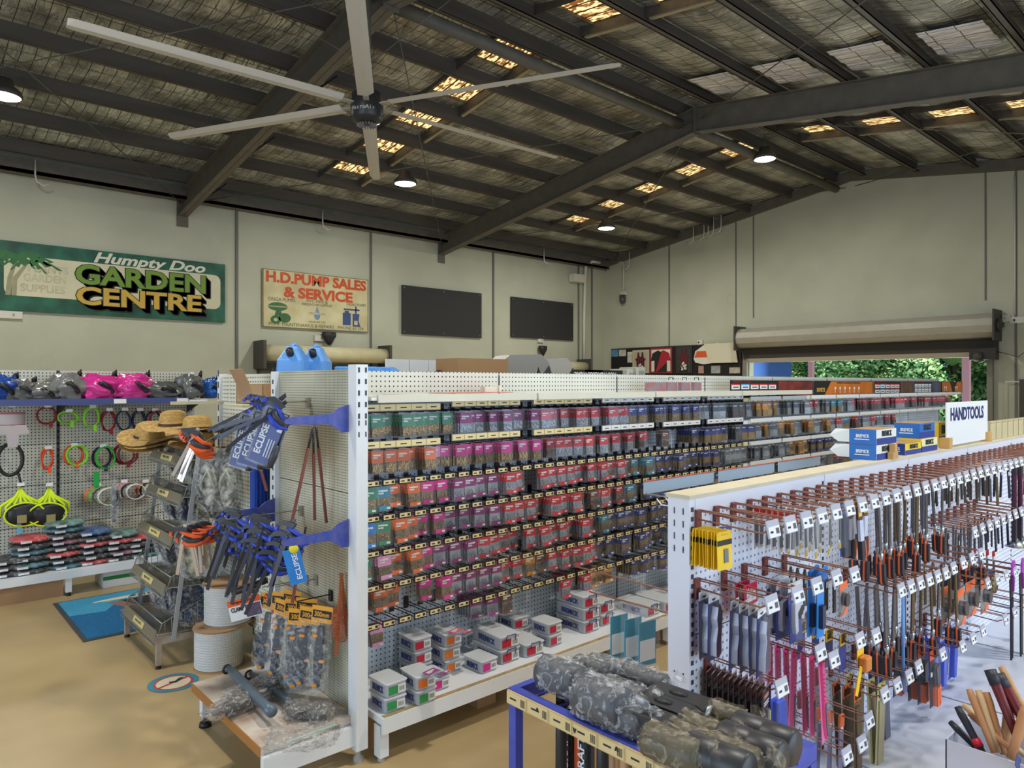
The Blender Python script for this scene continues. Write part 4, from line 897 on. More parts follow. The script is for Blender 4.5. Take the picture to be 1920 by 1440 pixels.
# end frame post + end bay
t = thing('gondola_end_bay', 'white slotted end bay with dirty pegboard facing the front aisle', 'shelving', (1.57, 2.80, 0))
m = MB(); m.box(-.03, .027, -.07, -.0, .06, 1.735, WHITE); slots(m, -.017, -.071, 1.5, 1.72, 'y', .05); slots(m, .017, -.071, 1.5, 1.72, 'y', .05)
for zz in (1.47, 1.42): m.box(-.02, -.014, -.0712, -.07, zz, zz+.022, SLOT); m.box(.014, .02, -.0712, -.07, zz, zz+.022, SLOT)
m.lathe([(.022, 0), (.022, .02), (.01, .03), (.01, .06)], mat('foot_zinc', (170,165,155), .5), (0, -.035, 0), 12); m.build('upright', t)
m = MB(); m.box(-.03, .03, .77, .82, 0, 1.715, WHITE); slots(m, -.031, .795, .2, 1.7, 'x', .05, .006); m.build('upright', t)
m = MB(); m.box(-.012, .012, 0, .02, .2, 1.72, WHITE); slots(m, -.0125, .01, .2, 1.7, 'x', .05, .006); m.build('slotted_strip', t)
for za, zb in ((.2, .62), (.625, 1.16), (1.165, 1.715)):
    m = MB(); m.box(-.005, .012, .02, .77, za, zb, PEGD); m.build('back_panel', t)
OLDW = mat('shelf_white_scuffed', (220,214,204), .5, var=.2, scale=5, c2=(176,150,130))
m = MB(); m.box(-.43, -.01, -.02, .80, .165, .20, OLDW); m.box(-.435, -.43, -.02, .80, .16, .2, mat('timber_edge', (166,112,56), .6)); m.build('base_shelf', t)
m = MB(); m.box(-.43, -.01, -.05, -.025, .08, .165, WHITE); m.build('shelf_bracket', t)
for y in (.74, .01): m = MB(); m.box(-.41, -.37, y-.02, y+.02, .05, .165, WHITE); m.lathe([(.0, 0), (.03, 0), (.026, .02), (.01, .025), (.01, .05)], BLKP, (-.39, y, 0), 12); m.build('leg', t)
CHIP = mat('arm_blue_chipped', (48,70,166), .5, var=.3, scale=24, c2=(84,90,160))
def arm(y, z, l, lab, h=.055):
    m = MB(); m.prism([(0, -.06), (0, .06), (-.05, .045), (-.08, .022), (-l+.03, .014), (-l, 0), (-l, -.012), (-l+.03, -.018), (-.09, -h*.4), (-.03, -.06)], -.003, .003, CHIP)
    tag(m.build('shelf_arm', loc=(1.535, y, z)), lab, 'bracket')
arm(2.79, 1.50, .29, 'chipped blue shelf arm high on the white post'); arm(2.79, 1.00, .30, 'chipped blue shelf arm on the white post at mid height'); arm(3.56, 1.0, .3, 'chipped blue shelf arm at the far edge of the end bay')
# next gondola behind
t = thing('gondola_shelving', 'second pegboard gondola behind, carrying jerry cans and cartons on top', 'shelving', (1.69, 3.88, 0))
m = MB(); m.box(0, .02, .04, .86, .18, 1.71, PEGX); m.build('end_panel', t)
for y in (0, .86): m = MB(); m.box(-.02, .04, y, y+.04, 0, 1.715, WHITE); slots(m, -.021, y+.02, .2, 1.7, 'x', .075, .007, .04); m.build('upright', t)
m = MB(); m.box(.04, 8.3, .42, .46, .1, 1.5, PEGW); m.build('spine_panel', t)
for z in (.2, 1.54): m = MB(); m.box(.04, 8.3, .02, .88, z-.03, z, WHITE); m.build('shelf', t)
m = MB(); m.box(-.32, 0, .84, .87, .93, .95, mat('arm_cream', (196,190,160), .5)); m.box(-.32, 0, .84, .87, 1.52, 1.54, mat('arm_cream', (196,190,160), .5)); m.build('shelf_bracket', t)
# ------------------------------------------------------------------ hooks, tickets and packs
ROWZ = [1.515, 1.345, 1.18, 1.018, .858, .70, .525]; HL = .25; PITCH = .0875
TB = mat('ticket_holder_dark', (44,32,36), .5)
def mk_hook():
    t = thing('display_hook', '', 'hook'); m = MB()
    m.tube([(-.012, 0, 0), (-.012, -HL, 0), (.012, -HL, .0), (.012, 0, 0)], .0024, BWIRE, 4); m.box(-.014, .014, -.006, 0, -.03, .03, TB); m.build('wire_arm', t)
    m = MB(); m.box(-.034, .034, -HL-.012, -HL-.006, -.002, .03, TB); m.build('ticket_holder', t)
    m = MB(); m.box(-.030, .030, -HL-.0135, -HL-.012, .004, .024, PRICE); m.box(-.022, -.004, -HL-.014, -HL-.0135, .010, .016, INK); m.box(.012, .026, -HL-.014, -HL-.0135, .008, .02, INK); m.build('price_ticket', t); return t
HK = Kind(mk_hook)
def mk_hook2():
    t = thing('display_hook', '', 'hook'); m = MB(); m.tube([(0, 0, 0), (0, -HL, 0), (0, -HL-.01, .02)], .003, BWIRE, 4); m.box(-.014, .014, -.006, 0, -.03, .03, TB); m.build('wire_arm', t); return t
HK2 = Kind(mk_hook2)
SCR = {'brass': mat('screw_brass', (206,172,108), .35, metal=.5, var=.5, scale=200, c2=(120,92,50)), 'zinc': mat('screw_zinc', (212,220,228), .35, metal=.45, var=.5, scale=200, c2=(110,116,124)), 'dark': mat('screw_dark', (120,116,120), .4, metal=.4, var=.5, scale=200, c2=(64,60,66))}
def heap(m, w, z0, z1, mt, seed, n=26, ln=.035):
    r = random.Random(seed)
    for _ in range(n):
        x, z, y = r.uniform(-w*.42, w*.42), r.uniform(z0+.008, z1-.008), r.uniform(-.006, .004); a = r.uniform(0, pi); d = ln*r.uniform(.25, .5)
        dx, dz = cos(a)*d, sin(a)*d; x = max(-w*.44+abs(dx)*.5, min(w*.44-abs(dx)*.5, x))
        m.cyl((x-dx*.5, y, z-dz*.5), (x+dx*.5, y+.002, z+dz*.5), .0023, mt, 4, smooth=False)
def packkind(name, c, scr, tall=False, clam=True, cc=None):
    def mk():
        t = thing('screw_pack', '', 'screw pack'); w_, h = (.062, .108) if tall else (.074, .112); cm = mat('card_%s' % name, c, .45)
        hd = .50 if tall else .42
        m = MB(); m.box(-w_/2, w_/2, .001, .003, -h*hd, 0, cm)
        if not tall: m.box(-w_/2+.006, w_/2-.006, -.011, -.0095, -h*.96, -h*.78, cm)
        m.build('card', t)
        m = MB(); m.box(-w_*.36, w_*.30, -.0005, .001, -.022, -.014, TICK); m.box(-w_*.36, w_*.0, -.0006, .001, -.033, -.026, TICK)
        if not tall: m.box(w_*.12, w_*.36, -.0125, -.0112, -h*.92, -h*.84, TICK)
        m.build('print', t)
        m = MB(); m.box(-w_*.46, w_*.46, .001, .0025, -h*.97, -h*hd, mat('card_back_%s' % scr, (128,112,92) if scr != 'zinc' else (156,164,176), .6)); heap(m, w_, -h*.95, -h*(hd+.02), SCR[scr], hash_(name+scr), 34, .05 if tall else .03); m.build('contents', t)
        m = MB(); m.box(-w_/2-.003, w_/2+.003, -.013 if clam else -.008, .006, -h-.002, .012, SHELL); m.build('clear_shell', t); return t
    return Kind(mk)
def hash_(s): return sum(ord(ch)*(i+3) for i, ch in enumerate(s))
CC = {'green': ((36,140,96), 'brass'), 'blue': ((30,130,220), 'brass'), 'teal': ((40,140,170), 'brass'), 'orange': ((236,112,44), 'brass'), 'magenta': ((224,40,150), 'brass'), 'pink': ((232,156,200), 'brass'), 'purple': ((150,40,120), 'zinc'), 'red': ((214,40,56), 'zinc'), 'crimson': ((190,30,60), 'dark'), 'navy': ((36,56,140), 'brass'), 'brown': ((110,66,44), 'dark'), 'amber': ((214,140,40), 'brass'), 'clear': ((110,120,134), 'zinc'), 'grey': ((80,84,90), 'dark'), 'rose': ((216,90,120), 'zinc')}
PK = {}
def pk(c, tall): 
    k = (c, tall)
    if k not in PK: PK[k] = packkind(c+('t' if tall else ''), CC[c][0], CC[c][1], tall)
    return PK[k]
L_ = {'g': 'green', 'b': 'blue', 't': 'teal', 'o': 'orange', 'm': 'magenta', 'p': 'pink', 'u': 'purple', 'r': 'red', 'c': 'crimson', 'n': 'navy', 'w': 'brown', 'a': 'amber', 'l': 'clear', 'y': 'grey', 's': 'rose', '.': None}
# one letter per hook, from the white post towards the far end (row by row, top to bottom)
ROWS = ['ggggggggu uuuuuuusssr rrrrrrrrnnn nnnnnnnnlll lyyylllaal aalllnlllrr rrlltttyllrrrrcccc cccccccrrr cccccccc.r cccccccccccc',
        'oooooopm mmmmmmmmmcr rrrrrrrrrccr.ww....nnnnnn.ynnllyallll aalllaalawallrrttttcclllrcccllcc',
        'gtoommuuuu rr.rrrrrrrcrwttb nnnnnnnnnlllllll yylllaaaannnnnlllaalllccll',
        'bgoommuuuu rrrrrrrrwrrctnnn nnnnnnnnlll.nnnaaannnlllnnnlllccnnll',
        'gpoomuuu rrrrrrrrrrctnnnnnnnnn.nnnlll',
        'goo.mmuuuur rawrrcr rnnnnnnnnllll',
        'bp......uuw....rrraaa..nnnn.nnn']
ROWS = [r.replace(' ', '') for r in ROWS]
ind = []; rest = []
for ri, row in enumerate(ROWS):
    pitch = .072 if ri < 2 else PITCH
    for hi, ch in enumerate(row):
        x = GX0+.065+hi*pitch
        if x > GX1-.04: break
        ind.append((x, ri, hi, L_[ch]))
def ordw(n): return ORD[n] if n < len(ORD) else 'far'
RNAME = ['top row', 'second row from top', 'third row from top', 'fourth row', 'third row from bottom', 'second row from bottom', 'bottom row']
near = sorted([q for q in ind if q[3]], key=lambda q: q[0])
nearset = set((q[1], q[2]) for q in near[:215]); nh = 0
far = MB(); farh = MB(); extra = []
def flatpack(m, x, y, z, c, tall, a=0.0):
    w_, h = (.062, .108) if tall else (.074, .112); M = T(x, y, z, rz=a); cm = mat('card_%s' % (c+('t' if tall else '')), CC[c][0], .45); hd = .50 if tall else .42
    m.box(-w_/2, w_/2, .0, .003, -h*hd, 0, cm, M); m.box(-w_/2, w_/2, -.006, .002, -h, -h*hd, SCR[CC[c][1]], M)
    if not tall: m.box(-w_/2+.006, w_/2-.006, -.009, -.006, -h*.96, -h*.78, cm, M)
    m.box(-w_*.36, w_*.3, -.001, .0, -.022, -.014, TICK, M); m.box(-w_/2-.003, w_/2+.003, -.011, .005, -h-.002, .012, SHELL, M)
for (x, ri, hi, c) in ind:
    tall = ri < 2; z = ROWZ[ri]; yb = GY; ht = mat('x', (0,0,0)) if False else None
    K = HK2 if tall else HK
    if x < 4.9: K.put((x, yb, z), (0, 0, 0), '%s display hook, %s, %s from the white post' % ('plain black' if tall else ('black' if c else 'empty black'), RNAME[ri], ordw(hi)), 'display hooks of the screw wall')
    else: farh.box(x-.002, x+.002, yb-HL, yb, z-.003, z+.002, BWIRE); farh.box(x-.03, x+.03, yb-HL-.01, yb-HL-.004, z, z+.028, PRICE if rn(0, 1) < .4 else TICK)
    if not c: continue
    n = 1+int(rn(0, 4.99)) if not tall else 2+int(rn(0, 4)); fill = rn(.55, .95) if not tall else rn(.5, .9); yf = yb-HL*fill; dz = z-.014; a = rn(-9, 9) if not tall else rn(-24, 6)
    if (ri, hi) in nearset:
        pk(c, tall).put((x, yf, dz), (R_(rn(-5, 2)), R_(rn(-2, 2)), R_(a)), '%s-card screw pack, front of its hook, %s, %s from white post' % (c, RNAME[ri], ordw(hi)), 'screw packs on the near hooks')
        extra.append((x, ri, hi, c, yf, dz, a, n, tall))
    else:
        for k in range(min(n, 3)): flatpack(far, x, min(yb-.02, yf+.03*k), dz, c, tall, a)
extra.sort(key=lambda q: q[0]); cnt = 0
for (x, ri, hi, c, yf, dz, a, n, tall) in extra:
    for k in range(1, n+1):
        y = yf+.022*k
        if y > GY-.02: break
        if cnt < 85: pk(c, tall).put((x-.002*k, y, dz), (R_(rn(-4, 2)), 0, R_(a)), '%s-card screw pack queued behind, place %s back, %s, %s from post' % (c, ['one', 'two', 'three', 'four', 'five'][k-1], RNAME[ri].replace(' from top', '').replace(' from bottom', ' up'), ordw(hi)), 'screw packs queued behind'); cnt += 1
        else: flatpack(far, x, y, dz, c, tall, a)
tag(far.build('screw_pack'), 'far and hidden screw packs filling the rest of the screw wall', 'screw packs', kind='stuff')
tag(farh.build('display_hook'), 'small far hooks with tickets along the rest of the screw wall', 'hooks', kind='stuff')
# ticket rails of the two top rows
def rail(x0, x1, z, lab, y=GY-HL-.02, col=None, ny=0):
    t = thing('ticket_rail', lab, 'ticket rail', (x0, y, z)); w_ = x1-x0
    m = MB(); m.box(0, w_, 0, .008, -.003, .03, mat('rail_grey', (150,148,140), .5)); m.box(0, w_, -.0, .012, -.006, -.003, BWIRE); m.build('strip', t)
    n = max(3, int(w_/.075))
    for k in range(n): m = MB(); m.box(w_*k/n+.002, w_*(k+1)/n-.002, -.002, 0, .0, .028, col or PRICE); m.box(w_*(k+.3)/n, w_*(k+.7)/n, -.0025, -.002, .010, .015, INK); m.build('price_ticket', t)
YT = mat('ticket_orange', (236,190,90), .6)
for r_, z in ((0, ROWZ[0]+.012), (1, ROWZ[1]+.012)):
    xs = [1.63, 2.09, 2.13, 2.62, 2.69, 3.2, 3.26, 3.8, 3.87, 4.33, 4.39, 4.9]
    for k in range(0, 12, 2): rail(xs[k], xs[k+1]-.03, z+(0.012 if k else 0), '%s price rail along the %s row of screws, %s from post' % ('beige' if k < 6 else 'white', 'top' if r_ == 0 else 'second', ORD[k//2]), col=PRICE if k < 6 else TICK)
PT = pegmat('perforated_tray_x', (214,214,200), ax=('X', 'Y'), pitch=.02, r=.25)
k = 0
for bx in range(10):
    x = 4.98+bx*.50
    if x > GX1-.5: break
    for r_, z in enumerate((ROWZ[0], ROWZ[1], ROWZ[2]-.01, ROWZ[3], ROWZ[4])):
        if bx > 6 and r_ > 1: continue
        k += 1; m = MB(); m.box(0, .47, 0, .004, -.0, .026, TICK); m.box(0, .47, 0, .05, -.004, 0, PT); tag(m.build('ticket_rail', loc=(x, GY-HL-.02, z+.012)), 'pale ticket rail in the far half, %s, %s from middle' % (RNAME[r_], ORD[bx]), 'ticket rail')
# header boards
t0 = 4.86; HBK = mat('header_black', (34,32,34), .45); HOR = mat('header_orange', (214,120,44), .5, var=.3, scale=5); HRD = mat('header_red', (176,60,44), .5, var=.5, scale=6, c2=(90,40,36)); HWH = mat('header_white', (226,228,226), .5); HDR = mat('header_maroon', (110,36,40), .5, var=.3, scale=8)
segs = [(4.86, 6.22, 'a'), (6.24, 7.55, 'c'), (7.58, 8.65, 'a'), (8.68, 9.55, 'n'), (9.57, 10.35, 'c')]
for i, (xa, xb, kd) in enumerate(segs):
    lb = ['black header board with red and white product tiles, leftmost', 'orange rivet header board with slanted ends', 'black header board of small tiles, third from left', 'dark navy header board of pale tiles, fourth from left', 'orange and black header board at the far end'][i]
    t = thing('header_board', lb, 'sign board', (xa, 2.93, 1.545)); w_ = xb-xa; h = .135
    m = MB(); m.box(0, w_, 0, .006, 0, h, HBK if kd != 'n' else mat('header_navy', (40,46,66), .5)); m.build('board', t)
    if kd in 'an':
        nx = 5; q = w_*(.62 if i else .52)
        for rr in range(2):
            m = MB()
            for cx in range(nx):
                a = q*cx/nx+.012; b = q*(cx+1)/nx-.012; z = .012+rr*.052; col = mat('tile_red', (196,50,50), .5) if cx != 1 else mat('tile_blue', (60,150,200), .5)
                m.box(a, b, -.002, 0, z, z+.042, HWH); m.box(a, b, -.003, -.002, z+.032, z+.042, col if kd == 'a' else HWH); m.box(a+.02, b-.02, -.003, -.002, z+.012, z+.02, INK)
            m.build('product_tiles', t)
        m = MB(); m.box(q+.03, w_-.02, -.002, 0, .008, h-.008, HRD if i == 0 else (mat('header_brown', (112,84,70), .5, var=.4, scale=12) if i == 2 else mat('header_steel', (96,104,128), .5, var=.4, scale=12))); m.build('picture', t)
        m = MB(); m.text('FASTENER RANGE' if i == 0 else 'SCREW RANGE', .022, HRD, T(.16, -.002, h-.013), width=.26, off=.02); m.build('lettering', t)
    else:
        m = MB(); m.prism([(w_*.16, .006), (w_*.98, .006), (w_*.98, h-.006), (w_*.26, h-.006)] if i == 1 else [(.02, .006), (w_*.5, .006), (w_*.38, h-.006), (.02, h-.006)], -.002, 0, HOR); 
        if i == 4: m.prism([(w_*.62, .006), (w_*.98, .006), (w_*.98, h-.006), (w_*.72, h-.006)], -.002, 0, HOR)
        m.build('orange_panel', t)
        m = MB()
        if i == 1:
            m.text('RIVETS', .05, mat('header_gold', (220,180,70), .5), T(w_*.1, -.002, .05), width=.16, off=.02); m.text('PROPERTY FOR BUILDING & CONSTRUCTION', .02, INK, T(w_*.55, -.003, h-.02), width=w_*.4, off=.02)
        for k in range(6 if i == 1 else 4):
            x = w_*(.32+.08*k) if i == 1 else w_*(.12+.08*k+(.35 if k > 1 else 0)); m.box(x, x+.006, -.004, -.002, .02, .08, HWH, M=T(ry=0)); m.lathe([(0, 0), (.014, 0), (.014, .004), (0, .004)], HWH, (x+.003, 0, 0), 10, M=T(0, -.004, .06)@T(rx=0)) if False else m.box(x-.01, x+.016, -.005, -.002, .055, .075, HWH)
        m.build('rivet_pictures', t)
# ------------------------------------------------------------------ storage boxes on the base shelf
CLB = clear('tub_plastic', (226,232,240), .5, .25); TLID = clear('tub_lid', (236,238,240), .62, .3); TBLUE = mat('tub_clip_navy', (50,56,130), .4)
def tubkind(lc, big):
    def mk():
        t = thing('storage_tub', '', 'tub'); w_, d, h = (.13, .24, .072) if big else (.105, .145, .066)
        m = MB(); m.rbox(-w_/2, w_/2, -d/2, d/2, 0, h-.008, CLB, .012); m.build('body', t)
        m = MB(); m.rbox(-w_/2-.005, w_/2+.005, -d/2-.005, d/2+.005, h-.010, h, TLID, .014); m.build('lid', t)
        m = MB(); r = random.Random(int(w_*1000)+lc[0])
        for _ in range(46): x, y, z = r.uniform(-w_*.4, w_*.4), r.uniform(-d*.45, d*.45), r.uniform(.008, h*.6); a = r.uniform(0, pi); m.cyl((x-.014*cos(a)*.6, y-.012*sin(a), z), (x+.014*cos(a)*.6, y+.012*sin(a), z+.004), .002, SCR['zinc'], 4, smooth=False)
        m.build('fasteners', t)
        m = MB(); LC = mat('tub_label_%s' % (lc,), lc, .5); m.box(-w_*.42, w_*.02, -d/2-.0025, -d/2-.0005, .012, h*.72, LC); m.box(w_*.04, w_*.42, -d/2-.0025, -d/2-.0005, .012, h*.72, TICK); [m.box(w_*(.09+.04*k), w_*(.105+.04*k), -d/2-.003, -d/2-.0025, .02, h*.6, INK) for k in range(7)]; m.build('label', t)
        m = MB()
        if big: m.tube([(-.03, -d/2-.004, h-.03), (-.03, -d/2-.008, h), (.03, -d/2-.008, h), (.03, -d/2-.004, h-.03)], .003, TBLUE, 5); m.build('clip', t); m = MB()
        m.text('BREMICK', .04, TBLUE, T(-w_/2-.002, 0, h*.42, rz=-90), width=d*.6, off=.03); m.build('lettering', t); return t
    return Kind(mk)
TU = {(n, b): tubkind(c, b) for n, c in (('green', (50,150,80)), ('orange', (232,120,40)), ('magenta', (214,40,140)), ('red', (190,30,60))) for b in (0, 1)}
tubs = [(1.72, -.34, 'green', 0, 2, 'beside the white post'), (1.86, -.37, 'green', 0, 1, 'just right of the post stack'), (1.86, -.37, 'orange', 0, 1, 'just right of the post stack, upper'), (1.99, -.30, 'magenta', 0, 1, 'low single one before the orange stack'),
        (2.16, -.17, 'orange', 0, 3, 'tall orange-label stack'), (2.01, -.12, 'red', 0, 3, 'behind the orange-label stack'), (2.30, -.29, 'magenta', 0, 1, 'single magenta-label one'), (2.46, -.22, 'red', 1, 2, 'double stack right of the magenta one'),
        (2.62, -.24, 'red', 1, 1, 'open wire-nail one'), (2.80, -.26, 'red', 0, 2, 'square stack in the second bay'), (2.72, -.07, 'red', 0, 2, 'dark stack at the pegboard'), (3.12, -.2, 'red', 1, 3, 'big three-high stack'), (3.28, -.18, 'red', 1, 2, 'right of the three-high stack'),
        (3.62, -.26, 'red', 1, 1, 'left of the pair in bay three'), (3.78, -.28, 'red', 1, 1, 'right of the pair in bay three'), (4.16, -.24, 'red', 0, 1, 'under the amber pack'), (4.34, -.22, 'red', 0, 2, 'lidded stack in bay three'), (4.5, -.22, 'red', 1, 1, 'beside the lidded stack'), (4.70, -.2, 'red', 1, 2, 'far big stack'), (4.95, -.18, 'red', 1, 2, 'furthest stack but one'), (5.12, -.18, 'red', 1, 2, 'furthest stack behind the end frame')]
for (x, dy, c, b, n, lb) in tubs:
    z0 = .2006 + (.0665 if 'upper' in lb else 0); h = .0725 if b else .0665
    for k in range(n): TU[(c, b)].put((x+rn(-.004, .004), GY+dy, z0+h*k), (0, 0, R_(rn(-4, 4))), '%s-label clear tub of fasteners, %s%s' % (c, lb, '' if n == 1 else (', level %s' % ['one', 'two', 'three'][k])))
for (x, dy, z, c, lb) in ((1.87, -.37, .334, 'purple', 'flat purple screw pack lying on the post-side tubs'), (2.16, -.17, .401, 'rose', 'pink screw pack lying on the tall orange-label stack'), (4.16, -.24, .268, 'amber', 'amber screw pack lying on a tub')):
    pk(c, False).put((x, GY+dy-.06, z+.012), (R_(-90), 0, R_(12)), lb)
# things lying on the white top shelf
PAPER = mat('paper_offwhite', (214,204,188), .8, var=.15)
for i, (x, w_, a, z) in enumerate(((1.82, .34, 6, 1.592), (2.05, .36, -5, 1.597), (2.35, .42, 3, 1.602), (2.62, .30, -3, 1.592))):
    m = MB(); m.box(-w_/2, w_/2, -.10, .10, 0, .004, PAPER if i != 2 else mat('paper_red_edge', (190,120,104), .7), M=T(rz=a, ry=-.4)); tag(m.build('ticket_sheets', loc=(x, 2.95, z)), 'loose paper sheets on the white top shelf, %s from the post' % ORD[i], 'paper')
m = MB(); m.box(-.05, .05, -.02, .02, 0, .03, CREAM); m.box(.04, .06, -.03, .03, 0, .035, CREAM); tag(m.build('ticket_block', loc=(2.46, 2.93, 1.607)), 'cream plastic ticket block on the sheets on the top shelf', 'block')
for i, x in enumerate((3.95, 4.12, 4.28, 4.43)):
    w_ = (.2, .12, .11, .09)[i]; t = thing('drill_bit_pack', 'clear pack with red insert on the top shelf, %s from left' % ORD[i], 'packet', (x, 2.95, 1.592)); m = MB(); m.box(-w_/2, w_/2, -.015, .015, .01, .07, mat('insert_red_grey', (170,70,60), .5, var=.6, scale=20, c2=(120,120,130))); m.build('insert', t)
    m = MB(); m.box(-w_/2-.005, w_/2+.005, -.02, .02, 0, .085, SHELL); m.build('clear_shell', t)
    if i: m = MB(); m.tube([(-.02, 0, .085), (-.02, 0, .105), (.03, 0, .105), (.03, 0, .085)], .003, BLKP, 5); m.build('hanger', t)
# ------------------------------------------------------------------ goods on top of the second gondola
DK = 1.54
JB = mat('jerry_blue', (96,156,226), .35)
def jerry(loc, lab, s=1, rz=0, rot=None):
    t = thing('jerry_can', lab, 'jerry can', loc, rz, None, rot)
    m = MB(); pr = []; w_, d, h = .16, .19, .37
    ring = []
    for (z, a, b) in ((0, .94, .94), (.015, 1, 1), (.24, 1, 1), (.25, .98, .98), (.315, .52, .62), (.335, .46, .5)):
        ring.append([(w_/2*a*x, d/2*b*y, z) for x, y in ((-1, -.85), (-.85, -1), (.85, -1), (1, -.85), (1, .85), (.85, 1), (-.85, 1), (-1, .85))])
    vs = [p for r in ring for p in r]; fs = [tuple(range(7, -1, -1)), tuple(range(len(vs)-8, len(vs)))]
    for k in range(len(ring)-1):
        for i in range(8): j = (i+1) % 8; fs.append((k*8+i, k*8+j, k*8+8+j, k*8+8+i))
    m.add(vs, fs, JB); m.build('body', t)
    m = MB(); m.cyl((.0, -.075, .285), (.0, -.10, .315), .022, BLKP, 12); m.build('cap', t)
    m = MB(); m.tube([(0, .08, .27), (0, .085, .34), (0, .0, .35), (0, -.03, .335)], .012, JB, 7); m.build('handle', t)
    m = MB(); m.tube([(-.082, -.05, .06), (-.088, -.05, .14), (-.088, -.05, .2), (-.08, -.05, .23)], .006, mat('jerry_blue_dark', (70,120,190), .4), 6); m.build('moulded_rib', t)
    t.scale = (s, s, s); return t
p = on_y(551, 690, 4.2); jerry((p.x, 4.2, DK), 'upright light blue jerry can on the far gondola, left one', 1.02, -40)
p = on_y(593, 690, 4.25); jerry((p.x, 4.25, DK), 'upright light blue jerry can on the far gondola, right one', 1.02, -40)
for i, u in enumerate((640, 668, 697)):
    p = on_y(u, 690, 4.3); jerry((p.x, 4.36, DK+.17), 'bright blue jerry can lying down, %s of three' % ORD[i], .72, 0, (R_(88), R_(-90), R_(50)))
CLR = clear('tub_smoky', (226,226,232), .45, .2); LIL = mat('handle_lilac', (134,130,160), .4)
for i, (u, w_, h) in enumerate(((736, .13, .15), (783, .12, .11))):
    p = on_y(u, 690, 4.3); t = thing('plastic_container', 'clear container with grey-lilac %s, %s from the jerry cans' % (('arched handle', 'first'), ('base tray', 'second'))[i], 'container', (p.x, 4.3, DK))
    m = MB(); m.lathe([(.0, .0), (w_*.5, .0), (w_*.5, h), (w_*.3, h+.03), (w_*.2, h+.06), (0, h+.06)], CLR, n=18); m.build('body', t)
    m = MB()
    if i == 0: m.tube([(-.07, 0, 0), (-.07, 0, .15), (-.045, 0, .2), (.05, 0, .2), (.07, 0, .15), (.07, 0, 0)], .008, LIL, 6)
    else: m.rbox(-.07, .07, -.06, .06, .0, .09, LIL, .02); m.tube([(.03, 0, h+.05), (.1, 0, h+.09)], .01, CLR, 6)
    m.build('handle', t)
for i, (u0, u1) in enumerate(((740, 782), (784, 818), (820, 868))):
    a = on_y(u0, 690, 6.1); b = on_y(u1, 690, 6.1); m = MB(); m.box(0, b.x-a.x, 0, .03, 0, .70, WHITE); tag(m.build('white_door_blank', loc=(a.x, 6.1, 1.26)), 'white panel standing behind the far gondola, %s of three' % ORD[i], 'panel')
t = thing('display_plinth', 'low rear shelf run behind the second gondola', 'shelving', (2.4, 6.2, 0)); m = MB(); m.box(0, 8, 0, .5, 1.2, 1.24, WHITE); m.build('deck', t); m = MB(); m.box(.05, 7.95, .2, .24, 0, 1.2, PEGW); m.build('spine', t)
m = MB()
for o in [q for q in bpy.data.objects if q.name.startswith('white_door_blank')]: o.location.z = 1.241; o.location.y = 6.25; o.scale = (1, 1, .95)
t = thing('esky', 'grey and white cooler tub standing far behind the carton', 'tub', (on_y(920, 690, 6.4).x, 6.45, 1.241)); m = MB(); m.rbox(-.3, .3, -.2, .2, 0, .62, mat('tub_white', (214,214,210), .5), .05); m.build('body', t)
m = MB(); m.rbox(-.33, .33, -.22, .22, .62, .66, mat('tub_white', (214,214,210), .5), .05); [m.box(x-.05, x+.05, -.24, -.21, .58, .65, BLKP) for x in (-.2, .2)]; m.build('lid', t)
t = thing('rubber_boot', 'purple and grey boot or shoe beside the long carton', 'boot', (on_y(826, 690, 4.3).x, 4.3, DK)); m = MB(); m.blob((0, 0, .08), (.12, .2, .16), mat('boot_purple', (66,44,90), .5, var=.3, c2=(130,120,140)), 3, .15, 2, 16, 12, 2.6); m.blob((.0, .03, .17), (.07, .08, .09), mat('boot_dark', (50,36,66), .5), 5, .2, 2, 12, 8); m.build('upper', t)
m = MB(); m.tube([(-.06, -.08, .1), (0, -.1, .14), (.06, -.08, .1)], .012, mat('boot_grey', (150,146,160), .5), 6); m.build('strap', t)
a = on_y(838, 690, 4.25).x; b = on_y(931, 690, 4.25).x
t = thing('carton', 'long brown taped carton on the far gondola', 'box', ((a+b)/2, 4.25, DK)); m = MB(); w_ = (b-a)/2; m.box(-w_, w_, -.14, .14, 0, .30, mat('carton_tan', (156,122,84), .8, var=.1)); m.build('body', t)
m = MB(); [m.box(x-.03, x+.03, -.1415, -.14, .07, .1, mat('carton_print', (90,66,50), .8)) for x in (-.1, .08, .3)]; m.build('print', t)
m = MB(); m.box(-w_, 0, -.02, .02, .3, .302, mat('parcel_tape', (196,166,126), .4)); m.build('tape', t)
def welder(u, lab, c1, c2, s, rz):
    p = on_y(u, 690, 4.35); t = thing('tool_hood', lab, 'hood', (p.x, 4.35, DK), rz)
    m = MB(); N = 14; pr = [(-.22, 0), (-.22+.02, .10), (-.16, .22), (-.10, .26), (.14, .27), (.2, .22), (.24, .1), (.25, 0)]
    m.prism([(x*s, z*s) for x, z in pr], -.10, .10, mat(lab[:6]+'shell', c1, .4)); m.build('shell', t)
    m = MB(); m.prism([(x*s, z*s) for x, z in ((-.225, 0), (-.2, .1), (-.16, .20), (-.12, .12), (-.12, 0))], -.105, -.1, mat('hood_dark', c2, .4)); m.prism([(x*s, z*s) for x, z in ((.10, 0), (.13, .12), (.2, .2), (.245, .1), (.255, 0))], -.105, -.1, mat('hood_dark', c2, .4)); m.build('side_panel', t)
    m = MB(); m.prism([(.0+.04*cos(a), .13+.035*sin(a)) for a in [pi*k/8 for k in range(9)]], -.108, -.1, mat('badge', (150,70,110), .5)); m.build('badge', t)
welder(968, 'dark-sided grey moulded hood on the far gondola', (132,128,122), (46,46,48), 1.32, -6); welder(1022, 'light grey moulded hood right of the dark one', (168,164,158), (90,90,92), 1.25, 4)
